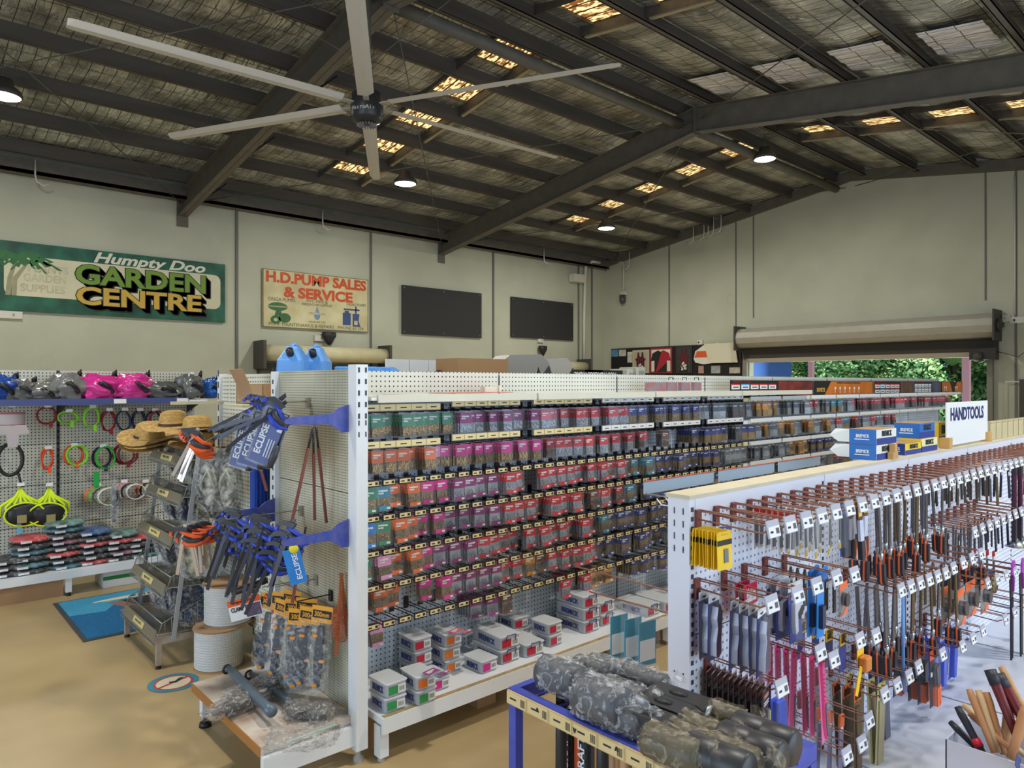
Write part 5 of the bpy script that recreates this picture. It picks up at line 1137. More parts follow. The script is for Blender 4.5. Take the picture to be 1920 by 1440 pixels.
for i, u in enumerate((1079, 1118)):
    p = on_y(u, 690, 4.5); t = thing('black_carton', 'long black carton with white lettering, %s one' % ('left' if i == 0 else 'right'), 'box', (p.x, 4.5, DK)); m = MB(); w_ = .27; m.box(-w_, w_, -.1, .1, .13, .24, mat('carton_black', (34,34,36), .5)); m.box(-w_, w_, -.1, .1, 0, .13, mat('tub_white', (214,214,210), .5)); m.build('body', t)
    m = MB(); m.text('COMPANION', .07, WHITE, T(0, -.101, .19), width=.34, off=.03); m.build('lettering', t)
for i, (u, w_, h, c) in enumerate(((1165, .10, .2, (206,206,190)), (1185, .14, .22, (196,198,186)), (1205, .30, .1, (214,210,196)), (1262, .50, .10, (224,222,206)), (1312, .22, .13, (150,120,104)), (1352, .6, .09, (48,44,50)), (1405, .30, .10, (110,106,140)))):
    p = on_y(u, 690, 4.55); t = thing('stock_carton', ['pale upright packet in the corner end of the far gondola', 'squat pale appliance on the far gondola', 'low cream tray on the far gondola', 'long cream cover lying before the jersey board', 'small brown carton before the pinboard', 'long black case at the far gondola end', 'lilac-grey wrapped bundle by the roller door'][i], 'box', (p.x, 4.55, DK))
    m = MB(); m.rbox(-w_/2, w_/2, -.12, .12, 0, h+.06, mat('stock_%s' % (c,), c, .6, var=.1), .02); m.build('body', t); m = MB(); m.box(-w_*.3, w_*.3, -.123, -.12, .1, h+.02, mat('stock_dark_%s' % (c,), tuple(int(x*.75) for x in c), .6)); m.build('panel', t)
# ------------------------------------------------------------------ pinboard with jerseys on the gable wall
XP = XB-.06
def onB(u, v): return on_x(u, v, XP)
yL = onB(1146, 660).y; yR = onB(1390, 660).y; H0, H1 = 1.4, onB(1146, 654).z
t = thing('pinboard', 'long black pinboard behind the framed jerseys on the gable wall', 'pinboard', (XP, yL, H0))
W_ = yL-yR; BM = T(rz=-90)
m = MB(); m.box(0, W_, 0, .03, 0, H1-H0, mat('pinboard_black', (24,22,24), .8), BM); m.build('panel', t)
m = MB()
for z in (H1-H0, -.0): m.box(0, W_, -.004, .0, z-.02, z, mat('pinboard_trim', (70,66,64), .6), BM)
m.build('frame', t)
def frame(u0, u1, v0, v1, lab, name, fc, bc, draw):
    a = onB(u0, v0); b = onB(u1, v0); h = a.z-onB(u0, v1).z; w_ = a.y-b.y; t = thing(name, lab, 'framed jersey', (XP-.03, a.y, a.z-h), -90)
    m = MB(); m.box(0, w_, 0, .025, 0, h, fc); m.build('frame', t); m = MB(); m.box(.05, w_-.05, -.004, 0, .05, h-.05, bc); m.build('backing', t); draw(t, w_, h)
def singlet(c1, c2, wht):
    def f(t, w_, h):
        m = MB(); P = [(.28, .06), (.72, .06), (.74, .5), (.82, .62), (.70, .66), (.66, .9), (.58, .9), (.56, .74), (.5, .68), (.44, .74), (.42, .9), (.34, .9), (.30, .66), (.18, .62), (.26, .5)]
        m.prism([(x*w_, z*h) for x, z in P], -.012, -.004, c1); m.build('singlet', t)
        m = MB(); m.prism([(x*w_, z*h) for x, z in [(.28, .06), (.72, .06), (.735, .3), (.265, .3)]], -.014, -.012, c2)
        r = random.Random(4)
        for _ in range(9): x, z = r.uniform(.36, .64), r.uniform(.12, .4); m.prism([((x+.07*cos(a)*r.uniform(.5, 1.2))*w_, (z+.05*sin(a))*h) for a in [2*pi*k/7 for k in range(7)]], -.0165, -.014, wht)
        m.build('print', t)
    return f
MAR = mat('jersey_maroon', (88,30,40), .8); JBL = mat('jersey_black', (32,36,36), .8); JRD = mat('jersey_red', (170,36,54), .8); JWH = mat('jersey_white', (220,220,210), .8); FRW = mat('frame_pale', (190,184,160), .6)
frame(1187, 1218, 657, 700, 'framed dark maroon singlet with pale motif, left of the jerseys', 'framed_jersey', FRW, mat('mount_cream', (176,170,150), .8), singlet(MAR, JBL, JWH))
def tee(t, w_, h):
    m = MB(); P = [(.22, .04), (.78, .04), (.78, .5), (.95, .48), (.88, .78), (.62, .9), (.5, .84), (.38, .9), (.12, .78), (.05, .48), (.22, .5)]; m.prism([(x*w_, z*h) for x, z in P], -.012, -.004, JBL); m.build('shirt', t)
    m = MB(); m.prism([(x*w_, z*h) for x, z in [(.55, .86), (.62, .9), (.88, .78), (.95, .48), (.78, .5), (.78, .42), (.35, .06), (.28, .06)]], -.014, -.012, JRD); m.build('sash', t)
frame(1220, 1261, 653, 700, 'framed black and red short-sleeved jersey in a red frame', 'framed_jersey', mat('frame_red', (150,50,66), .6), mat('mount_white', (222,216,196), .8), tee)
frame(1268, 1299, 649, 700, 'framed maroon singlet on dark mount, right of the jerseys', 'framed_jersey', mat('frame_dark', (48,48,50), .6), mat('mount_dark', (66,66,64), .8, var=.4, scale=20), singlet(MAR, JBL, JWH))
a = onB(1322, 645); b = onB(1385, 645); m = MB(); w_ = a.y-b.y
m.prism([(0, 1.18), (w_*.92, 1.20), (w_, .0), (.12*w_*1.3, 0)], -.05, -.03, mat('whiteboard_cream', (216,212,192), .5)); t = tag(m.build('whiteboard', loc=(XP-.005, a.y, onB(1330, 681).z)), 'blank cream board leaning askew over the pinboard', 'whiteboard'); t.rotation_euler = (0, 0, R_(-90)); t.scale = (1, 1, (onB(1330, 645).z-onB(1330, 681).z)/1.18)
t = thing('racing_car_picture', 'cut-out picture of a red and white car nose on the pinboard', 'picture', (XP-.015, onB(1302, 670).y, onB(1302, 680).z), -90); m = MB(); m.prism([(0, .1), (.05, .3), (.3, .45), (.75, .5), (.8, .0), (.3, -.05), (.05, 0)], -.02, 0, JWH); m.build('body_shape', t)
m = MB(); m.prism([(.02, .13), (.1, .3), (.5, .3), (.5, .13)], -.022, -.02, mat('car_orange', (216,90,50), .5)); m.prism([(.6, .3), (.75, .45), (.75, .2)], -.022, -.02, JBL); m.build('stripes', t)
for i, (u0, u1, v0, v1, c) in enumerate(((1147, 1159, 656, 669, (90,150,190)), (1161, 1174, 656, 668, (206,206,196)), (1177, 1186, 660, 680, (214,214,206)), (1310, 1320, 686, 700, (190,150,140)), (1334, 1351, 686, 700, (170,174,176)), (1368, 1388, 689, 700, (196,190,176)))):
    a = onB(u0, v0); b = onB(u1, v1); m = MB(); m.box(0, a.y-b.y, -.012, 0, 0, a.z-onB(u0, v1).z, mat('paper_%d' % i, c, .7, var=.35, scale=9)); o = tag(m.build('notice_sheet', loc=(XP-.004, a.y, onB(u0, v1).z)), ['blue picture notice at the left end of the pinboard', 'white notice right of the blue one on the pinboard', 'narrow white notice beside the first singlet', 'pale notice under the car picture', 'grey photo notice under the leaning board', 'slanted pale notice at the right pinboard end'][i], 'notice'); o.rotation_euler = (0, 0, R_(-90))
# ------------------------------------------------------------------ end bay goods (left of the white post)
def wirehook(p, l, lab, mt=None, dirn='-x', tick=True, r=.0028, hang=None):
    """hook whose prong runs toward -X or -Y"""
    t = thing('display_hook', lab, 'hook', p); M = T(rz=-90) if dirn == '-x' else T()
    m = MB(); m.tube([(0, 0, 0), (0, -l, 0), (0, -l-.01, .018)], r, mt or RUST, 5, M=M); m.box(-.014, .014, -.008, 0, -.03, .02, mt or RUST, M); m.build('wire_arm', t)
    if tick: m = MB(); m.tube([(0, 0, .03), (0, -l-.012, .03)], r*.8, mt or RUST, 5, M=M); m.build('ticket_arm', t); m = MB(); m.box(-.032, .032, -l-.018, -l-.013, .004, .042, TICK, M); m.box(-.024, -.006, -l-.0185, -l-.018, .018, .024, INK, M); m.box(.012, .028, -l-.0185, -l-.018, .014, .030, mat('barcode_grey', (90,90,96), .6), M); m.build('price_ticket', t)
    return t
TBL = mat('tool_blue', (44,70,190), .4); TGY = mat('tool_grey', (56,60,66), .45); BARM = mat('bar_dark', (64,64,70), .35, metal=.6); BARS = mat('bar_silver', (196,184,174), .25, metal=.8); TOR = mat('tool_orange', (240,96,40), .45)
def mk_clamp(c1, bar, ln=.32):
    def f():
        t = thing('bar_clamp', '', 'clamp'); m = MB(); m.box(-.010, .010, -.003, .003, -ln, .06, bar); m.build('bar', t)
        m = MB(); m.prism([(-.02, .04), (-.06, .03), (-.08, .0), (-.075, -.010), (-.05, .006), (-.02, .014), (.015, .012), (.02, .04)], -.012, .012, TGY); m.build('jaw', t)
        m = MB(); m.tube([(.0, 0, -.02), (.03, 0, -.035), (.075, 0, -.03), (.11, 0, -.015)], [.018, .018, .016, .010], TGY, 8); m.build('grip', t)
        m = MB(); m.tube([(-.02, 0, .012), (.02, 0, .0), (.06, 0, -.008), (.11, 0, .0)], [.012, .014, .013, .008], c1, 8); m.build('grip_edge', t)
        m = MB(); m.tube([(.0, 0, -.052), (.04, 0, -.062), (.08, 0, -.055), (.12, 0, -.03)], [.013, .018, .016, .009], c1, 8); m.build('trigger', t)
        m = MB(); m.box(-.082, -.066, -.012, .012, -.028, .0, c1); m.build('pad', t); return t
    return Kind(f)
CB = mk_clamp(TBL, BARM); CBO = mk_clamp(TOR, BARS, .26)
# lower cluster on the low arm
for i in range(20):
    x = 1.33-.012*(i % 7); y = 2.86+.036*i; z = 1.03-.045*(i % 4)-.01*(i//7)
    CB.put((x-.02, y+.02, z), (R_(rn(-6, 6)), R_(rn(8, 24)), R_(-48+rn(-22, 22))), 'blue and grey bar clamp in the low cluster, %s from the white post' % ORD[i], 'blue bar clamps hung low', (.8,)*3)
for i in range(8):
    CB.put((1.27+.014*i, 2.92+.07*i, 1.545-.01*(i % 3)), (R_(rn(-8, 8)), R_(rn(40, 75)), R_(-40+rn(-14, 14))), 'blue and black bar clamp head in the high cluster, %s from right' % ORD[i], 'blue bar clamps hung high', (.8,)*3)
for i in range(5):
    CBO.put((1.12+.02*i, 3.52+.045*i, 1.40-.012*i), (R_(rn(-6, 6)), R_(rn(16, 30)), R_(-42+rn(-12, 12))), 'orange-trigger silver bar clamp high up by the open carton, %s' % ORD[i], 'orange bar clamps', (.8,)*3)
for i in range(6):
    CBO.put((1.10+.03*i, 3.60+.02*i, .93-.015*(i % 2)), (R_(rn(-6, 6)), R_(rn(-12, 12)), R_(-42+rn(-12, 12))), 'silver bar clamp hanging above the rope reels, %s from left' % ORD[i], 'silver bar clamps', (.8,)*3)
wirehook((1.555, 3.22, 1.565), .33, 'wire hook carrying the high blue clamps', WIRE, tick=False); wirehook((1.555, 3.30, 1.03), .36, 'wire hook carrying the low blue clamps', WIRE, tick=False)
# square trailing bars (brown)
BRW = mat('bar_brown_primer', (132,72,62), .6)
for i, (u0, v0, u1, v1, y) in enumerate(((578, 840, 547, 980, 2.92), (588, 850, 590, 975, 2.95), (597, 840, 612, 980, 2.98), (477, 838, 500, 920, 3.3), (566, 1030, 548, 1130, 2.95))):
    a = on_y(u0, v0, y); b = on_y(u1, v1, y+.02); m = MB(); m.tube([a, b], .0075, BRW, 4, smooth=False); m.tube([a, a+(a-b).normalized()*.10], .005, BARM, 6); c_ = m; tag(m.build('clamp_rail'), 'reddish-brown square bar hanging from the end bay, %s' % ['longest crossing one', 'middle short one', 'right slanted one', 'separate left one near the blue box', 'low one under the blue clamps'][i], 'bar')
# coping saw cards
ECB = mat('card_eclipse_blue', (44,66,140), .45)
def sawcard():
    t = thing('coping_saw_pack', '', 'saw'); m = MB(); m.box(-.055, .055, 0, .003, -.20, 0, ECB); m.build('card', t)
    m = MB(); m.text('ECLIPSE', .04, WHITE, T(-.03, -.001, -.10, ry=-90), width=.13, off=.03); m.box(.02, .045, -.001, 0, -.05, -.02, TICK); [m.box(.0+.012*k, .004+.012*k, -.001, 0, -.17, -.09, TICK) for k in range(3)]; m.build('print', t)
    m = MB(); m.tube([(-.04, -.01, -.02), (-.045, -.01, .035), (.05, -.01, .035), (.05, -.01, -.10)], .0045, BARM, 6); m.build('frame', t)
    m = MB(); m.tube([(.05, -.012, -.10), (.05, -.014, -.15), (.05, -.012, -.20)], [.013, .018, .012], TGY, 8); m.build('handle', t)
    m = MB(); m.box(-.058, .058, -.012, .004, -.205, .045, SHELL); m.build('clear_shell', t); return t
SC_ = Kind(sawcard)
for i in range(9): SC_.put((1.27+.012*(i % 3), 2.93+.045*i, 1.50-.006*i), (R_(rn(-4, 4)), R_(24-i*1.5+rn(-4, 4)), R_(-48+rn(-8, 8))), 'blue-carded coping saw in the high cluster, %s from the white post' % ORD[i], 'coping saws')
p = on_y(553, 1062, 2.84); t = thing('saw_card', 'light blue card with round yellow sticker below the low arm', 'card', p, -30); m = MB(); m.box(-.035, .035, 0, .003, -.075, .075, mat('card_sky', (40,130,210), .4), T(ry=-14)); m.build('card', t)
m = MB(); m.lathe([(0, -.002), (.02, -.002), (.02, 0)], mat('sticker_yellow', (240,220,40), .5), M=T(-.005, 0, .075, -90), n=16); m.build('sticker', t); m = MB(); m.text('ECLIPSE', .03, WHITE, T(.01, -.0015, 0, ry=-104), width=.11, off=.02); m.build('lettering', t)
p = on_y(460, 1140, 3.4); t = thing('clamp_card', 'orange and white card of a clamp hanging over the rope reel', 'card', p, -30); m = MB(); m.box(-.075, .075, 0, .003, -.05, .05, TICK, T(ry=-12)); m.box(-.075, .075, -.001, 0, .02, .05, TOR, T(ry=-12)); m.box(0, .07, -.001, 0, -.045, .015, mat('card_photo', (110,90,120), .5, var=.5, scale=30), T(ry=-12)); m.build('card', t)
m = MB(); m.text('Supercraft', .02, INK, T(-.01, -.002, .036, ry=-12), width=.11, off=.02); m.text('CLAMP', .03, INK, T(-.035, -.002, -.005, ry=-12), width=.06, off=.03); m.build('lettering', t)
m = MB(); m.tube([(-.06, .0, .075), (.02, -.0, .10), (.1, 0, .13)], .016, BLKP, 8); m.tube([(.09, 0, .06), (.12, 0, .03), (.125, 0, -.03), (.1, 0, -.045)], .009, TOR, 7); m.build('clamp_handle', t)
# handsaw with black and orange grip at the far left of the high cluster
p = on_y(455, 800, 3.35); t = thing('handsaw', 'handsaw with black and orange grip left of the high clamps', 'saw', p, -40); m = MB(); m.tube([(-.10, 0, -.03), (-.06, 0, .0), (0, 0, .01), (.05, 0, .03)], [.013, .018, .018, .014], BLKP, 8); m.build('grip', t); m = MB(); m.tube([(-.105, 0, -.04), (-.06, 0, -.016), (0, 0, -.008)], .006, TOR, 6); m.build('orange_trim', t)
m = MB(); m.prism([(.04, .04), (.20, .16), (.205, .14), (.06, .0)], -.001, .001, BARM); m.build('blade', t)
# carton, blue bundle, long carton on the second gondola end
t = thing('open_carton', 'open brown carton with a torn flap above the clamps', 'box', (on_y(492, 745, 3.86).x-.02, 3.86, 1.541), -80); m = MB()
for q in ((-.13, .13, -.06, -.055), (-.13, .13, .055, .06)): m.box(q[0], q[1], q[2], q[3], 0, .11, CARD)
for x in (-.13, .125): m.box(x, x+.005, -.06, .06, 0, .11, CARD)
m.box(-.13, .13, -.06, .06, 0, .004, CARDD); m.box(-.12, .12, -.052, .052, .004, .085, mat('carton_filling', (90,74,52), .9, var=.6, scale=30)); m.build('body', t)
m = MB(); m.box(-.13, -.0, 0, .004, 0, .09, CARD, T(0, -.06, .11, rx=28)); m.build('flap', t)
m = MB(); m.box(-.16, 0, -.26, .02, 1.528, 1.54, mat('arm_cream', (196,190,160), .5)); tag(m.build('bracket_shelf', loc=(1.66, 3.92, 0)), 'small cream bracket shelf under the open carton', 'shelf'); bpy.data.objects['bracket_shelf'].scale = (1.6, 1, 1)
p = on_y(478, 960, 3.87); t = thing('canopy_bag', 'narrow bright blue bag of poles against the far end panel', 'bag', (p.x, 3.80, .6)); m = MB(); m.rbox(-.05, .05, -.03, .03, 0, .72, mat('bag_blue_cloth', (24,72,170), .7, var=.2), .02); [m.tube([(-.03+.02*k, -.033, .02), (-.03+.02*k, -.033, .66)], .004, mat('bag_blue_rib', (20,60,150), .7), 4) for k in range(4)]; m.build('body', t)
m = MB(); m.box(-.04, -.01, -.034, -.032, .60, .68, TICK); m.build('label', t)
t = thing('long_carton', 'tall narrow brown carton lettered BOW BIMINI standing on end', 'box', (1.66, 3.70, 0), -38); m = MB(); m.box(-.065, .065, -.05, .05, 0, 1.30, mat('carton_beige', (178,154,116), .8, var=.08)); m.build('body', t); m = MB(); m.text('BOW BIMINI', .09, INK, T(.0, -.051, 1.0, ry=-90), width=.44, off=.01); m.build('lettering', t)
# hooks and caliper packs low on the end bay
def calip():
    t = thing('caliper_pack', '', 'tool pack'); m = MB(); m.box(-.05, .05, 0, .003, -.075, 0, mat('header_amber', (240,170,50), .5)); m.box(-.045, .045, -.001, 0, -.055, -.02, INK); m.build('header', t)
    m = MB(); m.text('300mm', .03, mat('header_amber', (240,170,50), .5), T(0, -.0015, -.038), width=.07, off=.02); m.build('lettering', t)
    m = MB(); m.prism([(-.012, -.09), (.012, -.09), (.02, -.22), (.012, -.36), (-.012, -.36), (-.02, -.22)], -.010, .010, mat('tool_slate', (66,70,80), .4)); m.build('tool_body', t)
    for x, z in ((-.02, -.13), (.02, -.24), (-.005, -.35)): m = MB(); m.cbox((x, -.008, z), (.022, .014, .012), TOR if False else mat('pad_amber', (240,150,40), .5)); m.build('orange_pad', t)
    m = MB(); m.blob((0, 0, -.22), (.11, .035, .34), FILM, 6, .12, 2.5, 16, 12, 3.4); m.build('plastic_bag', t); return t
CP = Kind(calip)
for i in range(9):
    CP.put((1.50-.03*(i % 3)-.02, 2.92+.052*i, .66-.012*(i % 3)), (R_(rn(-5, 5)), R_(rn(4, 14)), R_(-52+rn(-12, 12))), 'amber-headed pack of a dark folding tool, %s from the white post' % ORD[i], 'amber-headed tool packs')
wirehook((1.563, 3.0, .68), .17, 'black wire hook above the amber-headed packs', BWIRE, tick=False); wirehook((1.563, 3.25, .70), .22, 'bare steel hook on the end bay, upper left', WIRE, tick=False); wirehook((1.563, 3.15, .72), .2, 'brown-backed bare hook beside the steel one', WIRE, tick=False)
t = thing('square_pair', 'pair of orange-wrapped folding squares beside the white post', 'tool', on_y(640, 1075, 2.86)); OW = clear('orange_film', (214,100,60), .55, .2, .8, 30)
for s in (-1, 1): m = MB(); m.box(-.007, .007, -.005, .005, -.36, 0, mat('square_copper', (190,110,70), .35, metal=.5), T(.0, s*.004, 0, ry=s*-5.5-1)); m.build('arm', t)
m = MB(); m.blob((0, 0, -.22), (.10, .03, .16), OW, 8, .15, 2.4, 16, 10, 3); m.build('wrap', t)
# wrapped goods lying on the end base shelf
def tubegun(u0, v0, u1, v1, lab, mt, r=.021, z=.24):
    a = on_z(u0, v0, z); b = on_z(u1, v1, z); t = thing('gas_strut', lab, 'tool', a); d = b-a; m = MB(); m.tube([(0, 0, 0), d*.08, d*.1, d*.9, d*.92, d], [r*.6, r*.6, r, r, r*1.15, r*1.15], mt, 12); m.build('body', t)
    m = MB(); n = d.normalized(); q = n.orthogonal().normalized(); m.tube([-n*.02+Vector((0, 0, -.014+.02*sin(w)))+Vector((-n.y, n.x, 0))*.018*cos(w) for w in [2*pi*k/10 for k in range(10)]], .006, BARM, 5, True); m.build('eyelet', t); return t
SLATE = mat('tube_slate', (88,104,116), .35)
tubegun(428, 1252, 510, 1335, 'grey round steel tube tool lying bare on the end shelf', SLATE, z=.265); tubegun(470, 1262, 545, 1318, 'second grey tube tool half under plastic bags', SLATE, .018)
for i, (u, v, dx, dy, dz, rz, lb) in enumerate(((450, 1318, .34, .10, .07, 20, 'crumpled plastic-wrapped bundle at the shelf front edge'), (478, 1290, .34, .10, .07, 18, 'crumpled plastic-wrapped bundle between the grey tubes'), (525, 1275, .28, .12, .09, 30, 'wrapped bundle at the far back corner'), (560, 1330, .13, .13, .07, 0, 'plastic-wrapped coil of round fittings'), (600, 1335, .12, .12, .07, 10, 'second wrapped coil of fittings near the pegboard'))):
    p = on_z(u, v, .235); t = thing('wrapped_bundle', lb, 'bundle', (p.x, p.y, .201), rz-10)
    m = MB(); m.blob((0, 0, dz/2), (dx*.8, dy*.6, dz*.7), mat('bundle_core', (110,104,96), .5, var=.4, scale=20), i, .15, 3, 18, 10, 2.6); m.build('contents', t)
    m = MB(); m.blob((0, 0, dz/2), (dx, dy, dz), FILM2, i+10, .3, 3, 30, 18, 2.6, ridge=True, flat=.9); m.build('plastic_wrap', t)
t = thing('plastic_bag', 'flat clear plastic bag of hacksaw parts at the near shelf corner', 'bag', (on_z(565, 1385, .21).x, on_z(565, 1385, .21).y, .202), -30); m = MB(); m.blob((0, 0, .02), (.30, .20, .045), FILM2, 21, .25, 2.6, 30, 14, 3, ridge=True, flat=.8); m.build('plastic_wrap', t)
m = MB(); m.tube([(-.05, -.07, .03), (.13, .03, .035)], .008, clear('glassy_green', (190,220,214), .5), 8); m.tube([(-.03, -.08, .03), (.15, .02, .035)], .006, WIRE, 6); m.build('contents', t)
# ------------------------------------------------------------------ hand tool gondola (faces -Y)
HX0, HY, HT = 1.885, 1.28, 1.29
PEGH = pegmat('pegboard_handtools', (228,232,246), hole=(120,126,146), r=.18, dirt=.05)
HW = mat('gondola_lilac_white', (226,230,244), .42)
t = thing('gondola_shelving', 'white pegboard gondola of hand tools with slotted end post', 'shelving', (HX0, HY, 0))
for i in range(6):
    a = i*.9; m = MB()
    m.box(a+.03, a+.897, 0, .015, .2, 1.245, PEGH); m.box(a+.03, a+.897, -.002, .015, 1.245, HT, HW)
    for z in (.52, .86): m.box(a+.03, a+.897, -.0012, 0, z, z+.003, SLOT)
    m.build('back_panel', t)
    m = MB(); m.box(a+.01, a+.895, -.46, 0, .17, .2, mat('shelf_lilac_grey', (196,202,218), .5, var=.06)); m.box(a+.01, a+.895, -.465, -.46, .12, .2, HW); m.build('base_shelf', t)
for i in range(7):
    a = i*.9; m = MB(); m.box(a, a+.03, -.0, .08, 0, HT, HW)
    slots(m, a+.015, -.0012, .2, 1.27, 'y', .03, .006, .014, SLOT)
    if i == 0:
        for yy in (.022, .055): slots(m, -.001, yy, 1.12, 1.27, 'x', .04, .0015, .02)
        for z in (1.13, .74, .4):
            for yy in (.022, .055): m.cyl((-.0015, yy, z), (0, yy, z), .003, SLOT, 6)
    m.build('upright', t)
m = MB(); m.box(-.002, 5.4, -.004, .088, HT, HT+.012, mat('top_cap_cream', (216,206,180), .5, var=.12)); m.build('top_cap', t)
m = MB(); m.box(.03, 5.4, .065, .08, .2, HT, PEGH); m.build('rear_panel', t)
# --- kinds of hand tools; origin is the hanging hole
HOR_ = mat('handle_orange', (240,110,60), .45); HBLK = mat('handle_black', (44,46,56), .5); BST = mat('file_steel', (112,112,122), .38, metal=.6, var=.25, scale=60); BST2 = mat('file_bronze', (110,92,66), .42, metal=.5, var=.25, scale=60); CHR = mat('chrome', (190,196,204), .18, metal=.9)
def k_file(ln, bw, mt, blue=False):
    def f():
        t = thing('file', '', 'file'); m = MB(); m.prism([(-bw/2, -ln), (bw/2, -ln), (bw*.42, 0), (-bw*.42, 0)], -.003, .003, mt); m.build('blade', t)
        m = MB(); m.lathe([(0, -ln-.035), (.006, -ln-.03), (.010, -ln), (.006, -ln+.01), (0, -ln+.01)], CHR, n=10); m.build('ferrule', t)
        m = MB(); m.tube([(0, 0, -ln-.02), (0, 0, -ln-.04), (0, 0, -ln-.08), (0, 0, -ln-.11), (0, 0, -ln-.12)], [.006, .009, .008, .009, .005], HBLK, 10); m.prism([(-.0105, -ln-.038), (.0105, -ln-.038), (.0115, -ln-.105), (0, -ln-.117), (-.0115, -ln-.105)], -.0135, .0135, HBLK); m.build('handle', t)
        m = MB(); m.prism([(-.004, -ln-.02), (.004, -ln-.02), (.013, -ln-.034), (.0145, -ln-.107), (0, -ln-.122), (-.0145, -ln-.107), (-.013, -ln-.034)], -.004, .002, HOR_); m.build('orange_trim', t); return t
    return Kind(f)
def k_bare(ln, bw, mt, top=None):
    def f():
        t = thing('bare_file', '', 'file'); m = MB(); m.prism([(-bw/2, -ln), (bw/2, -ln), (bw/2, -.02), (bw*.2, 0), (-bw*.2, 0), (-bw/2, -.02)], -.0025, .0025, mt); m.build('blade', t)
        m = MB(); m.box(-bw*.3, bw*.3, -.0032, -.0025, -.05, -.03, TICK); m.build('sticker', t)
        if top: m = MB(); m.box(-bw*.55, bw*.55, -.004, .004, -.035, .008, top); m.build('header', t)
        return t
    return Kind(f)
def k_card(nm, cat, w_, h, c, parts, shell=True):
    """parts: list of (name, list of boxes x0 x1 z0 z1 thickness colour in card fractions)"""
    def f():
        t = thing(nm, '', cat); m = MB(); m.box(-w_/2, w_/2, 0, .002, -h+.015, .015, mat('card_%s' % (c,), c, .45)); m.build('card', t)
        for pn, bxs in parts:
            m = MB()
            for q in bxs:
                if isinstance(q[0], str): m.text(q[0], q[4], mat('card_%s' % (q[3],), q[3], .5), T(q[1]*w_, -.001-q[5] if len(q) > 5 else -.001, .015-q[2]*h, ry=q[6] if len(q) > 6 else 0), width=q[4], off=.02)
                else: m.prism([(x*w_, .015-z*h) for x, z in q[0]], -q[1], -.0, q[2])
            m.build(pn, t)
        if shell: m = MB(); m.box(-w_*.47, w_*.47, -.018, 0, -h+.02, -.012, SHELL); m.build('clear_shell', t)
        return t
    return Kind(f)
def R4(x0, x1, z0, z1): return [(x0, z0), (x1, z0), (x1, z1), (x0, z1)]
YC = (246,206,30); MBK = mat('ink', (40,40,44)); STL = mat('blade_grey', (120,122,130), .4, metal=.4)
K_YEL = k_card('blade_card', 'card', .078, .115, YC, [('band', [(R4(-.5, .5, .22, .36), .0008, mat('band_black', (36,34,36), .5))]), ('blade', [(R4(-.08, .2, .46, .82), .003, STL)]), ('hang_tab', [(R4(-.2, .25, .06, .1), .0008, mat('card_gold', (230,180,20), .5))])], False)
K_BLU = k_card('blade_card', 'card', .06, .085, (44,70,160), [('picture', [(R4(-.4, .3, .5, .7), .001, STL)])], False)
PB1 = (40,60,150); CLB2 = mat('clam_grey_blue', (96,108,160), .25)
K_KNIFE = k_card('knife_pack', 'knife', .072, .205, (30,44,110), [('header', [(R4(-.5, .5, 0, .13), .001, WHITE), ([(.05*cos(a)*3.4-.05, .075+.035*sin(a)) for a in [pi*k/6 for k in range(7)]], .0015, mat('logo_dark', (40,44,80), .5))]), ('knife', [([(-.1, .2), (.15, .16), (.38, .3), (.36, .5), (.30, .7), (.34, .9), (.1, .96), (-.2, .92), (-.22, .7), (-.1, .5), (-.22, .35)], .016, mat('knife_body', (52,54,86), .3, var=.3, scale=20))]), ('edge_trim', [([(-.26, .36), (-.12, .19), (-.10, .20), (-.2, .36), (-.10, .5), (-.24, .7), (-.22, .92), (-.26, .9), (-.28, .7), (-.14, .5)], .019, mat('clam_rim', (206,214,240), .2))])])
K_BLK = k_card('black_card', 'card', .085, .19, (60,52,52), [('edge', [(R4(-.5, .5, 0, .01), .0015, mat('card_edge_tan', (170,150,136), .6))]), ('print', [(R4(-.34, .2, .1, .16), .001, mat('print_copper', (200,140,110), .5)), (R4(-.34, .3, .22, .235), .001, TICK), (R4(-.34, .3, .26, .275), .001, TICK)]), ('tool', [(R4(-.1, .08, .35, .9), .008, mat('tool_grey_plain', (130,130,136), .4)), (R4(.12, .22, .4, .95), .008, mat('tool_yellow', (226,210,60), .4))])], False)
K_PINK = k_card('pink_knife', 'knife', .06, .28, (236,120,180), [('slits', [([(-.2, .2+.05*k), (.1, .22+.05*k), (.1, .235+.05*k), (-.2, .215+.05*k)], .012, mat('pink_deep', (214,30,110), .4)) for k in range(7)]), ('body', [([(-.3, .06), (.2, .04), (.3, .12), (.34, .5), (.44, .8), (.1, .98), (-.25, .8), (-.2, .4)], .009, mat('pink_body', (230,60,140), .35))]), ('grip', [([(-.1, .58), (.15, .56), (.22, .8), (.1, .94), (-.1, .82)], .012, mat('grip_grey', (90,84,96), .4))])])
K_MAK = k_card('blade_set', 'card', .085, .12, (206,30,70), [('logo', [('Makita', 0, .3, (240,240,240), .06)]), ('blades', [(R4(-.4, .4, .55, .62), .004, STL), (R4(-.4, .3, .7, .76), .004, STL)])])
K_IRW = k_card('clamp_card', 'card', .09, .19, (36,56,136), [('header', [(R4(-.5, .5, 0, .14), .001, WHITE), ('IRWIN', 0, .2, (240,240,250), .05)]), ('clip', [([(-.3, .35), (.3, .28), (.36, .34), (-.1, .5), (-.12, .8), (-.3, .84), (-.36, .7)], .014, mat('clip_silver', (196,200,214), .3)), ([(-.1, .5), (.3, .4), (.34, .46), (-.05, .6)], .018, mat('clip_black', (36,36,40), .4))])])
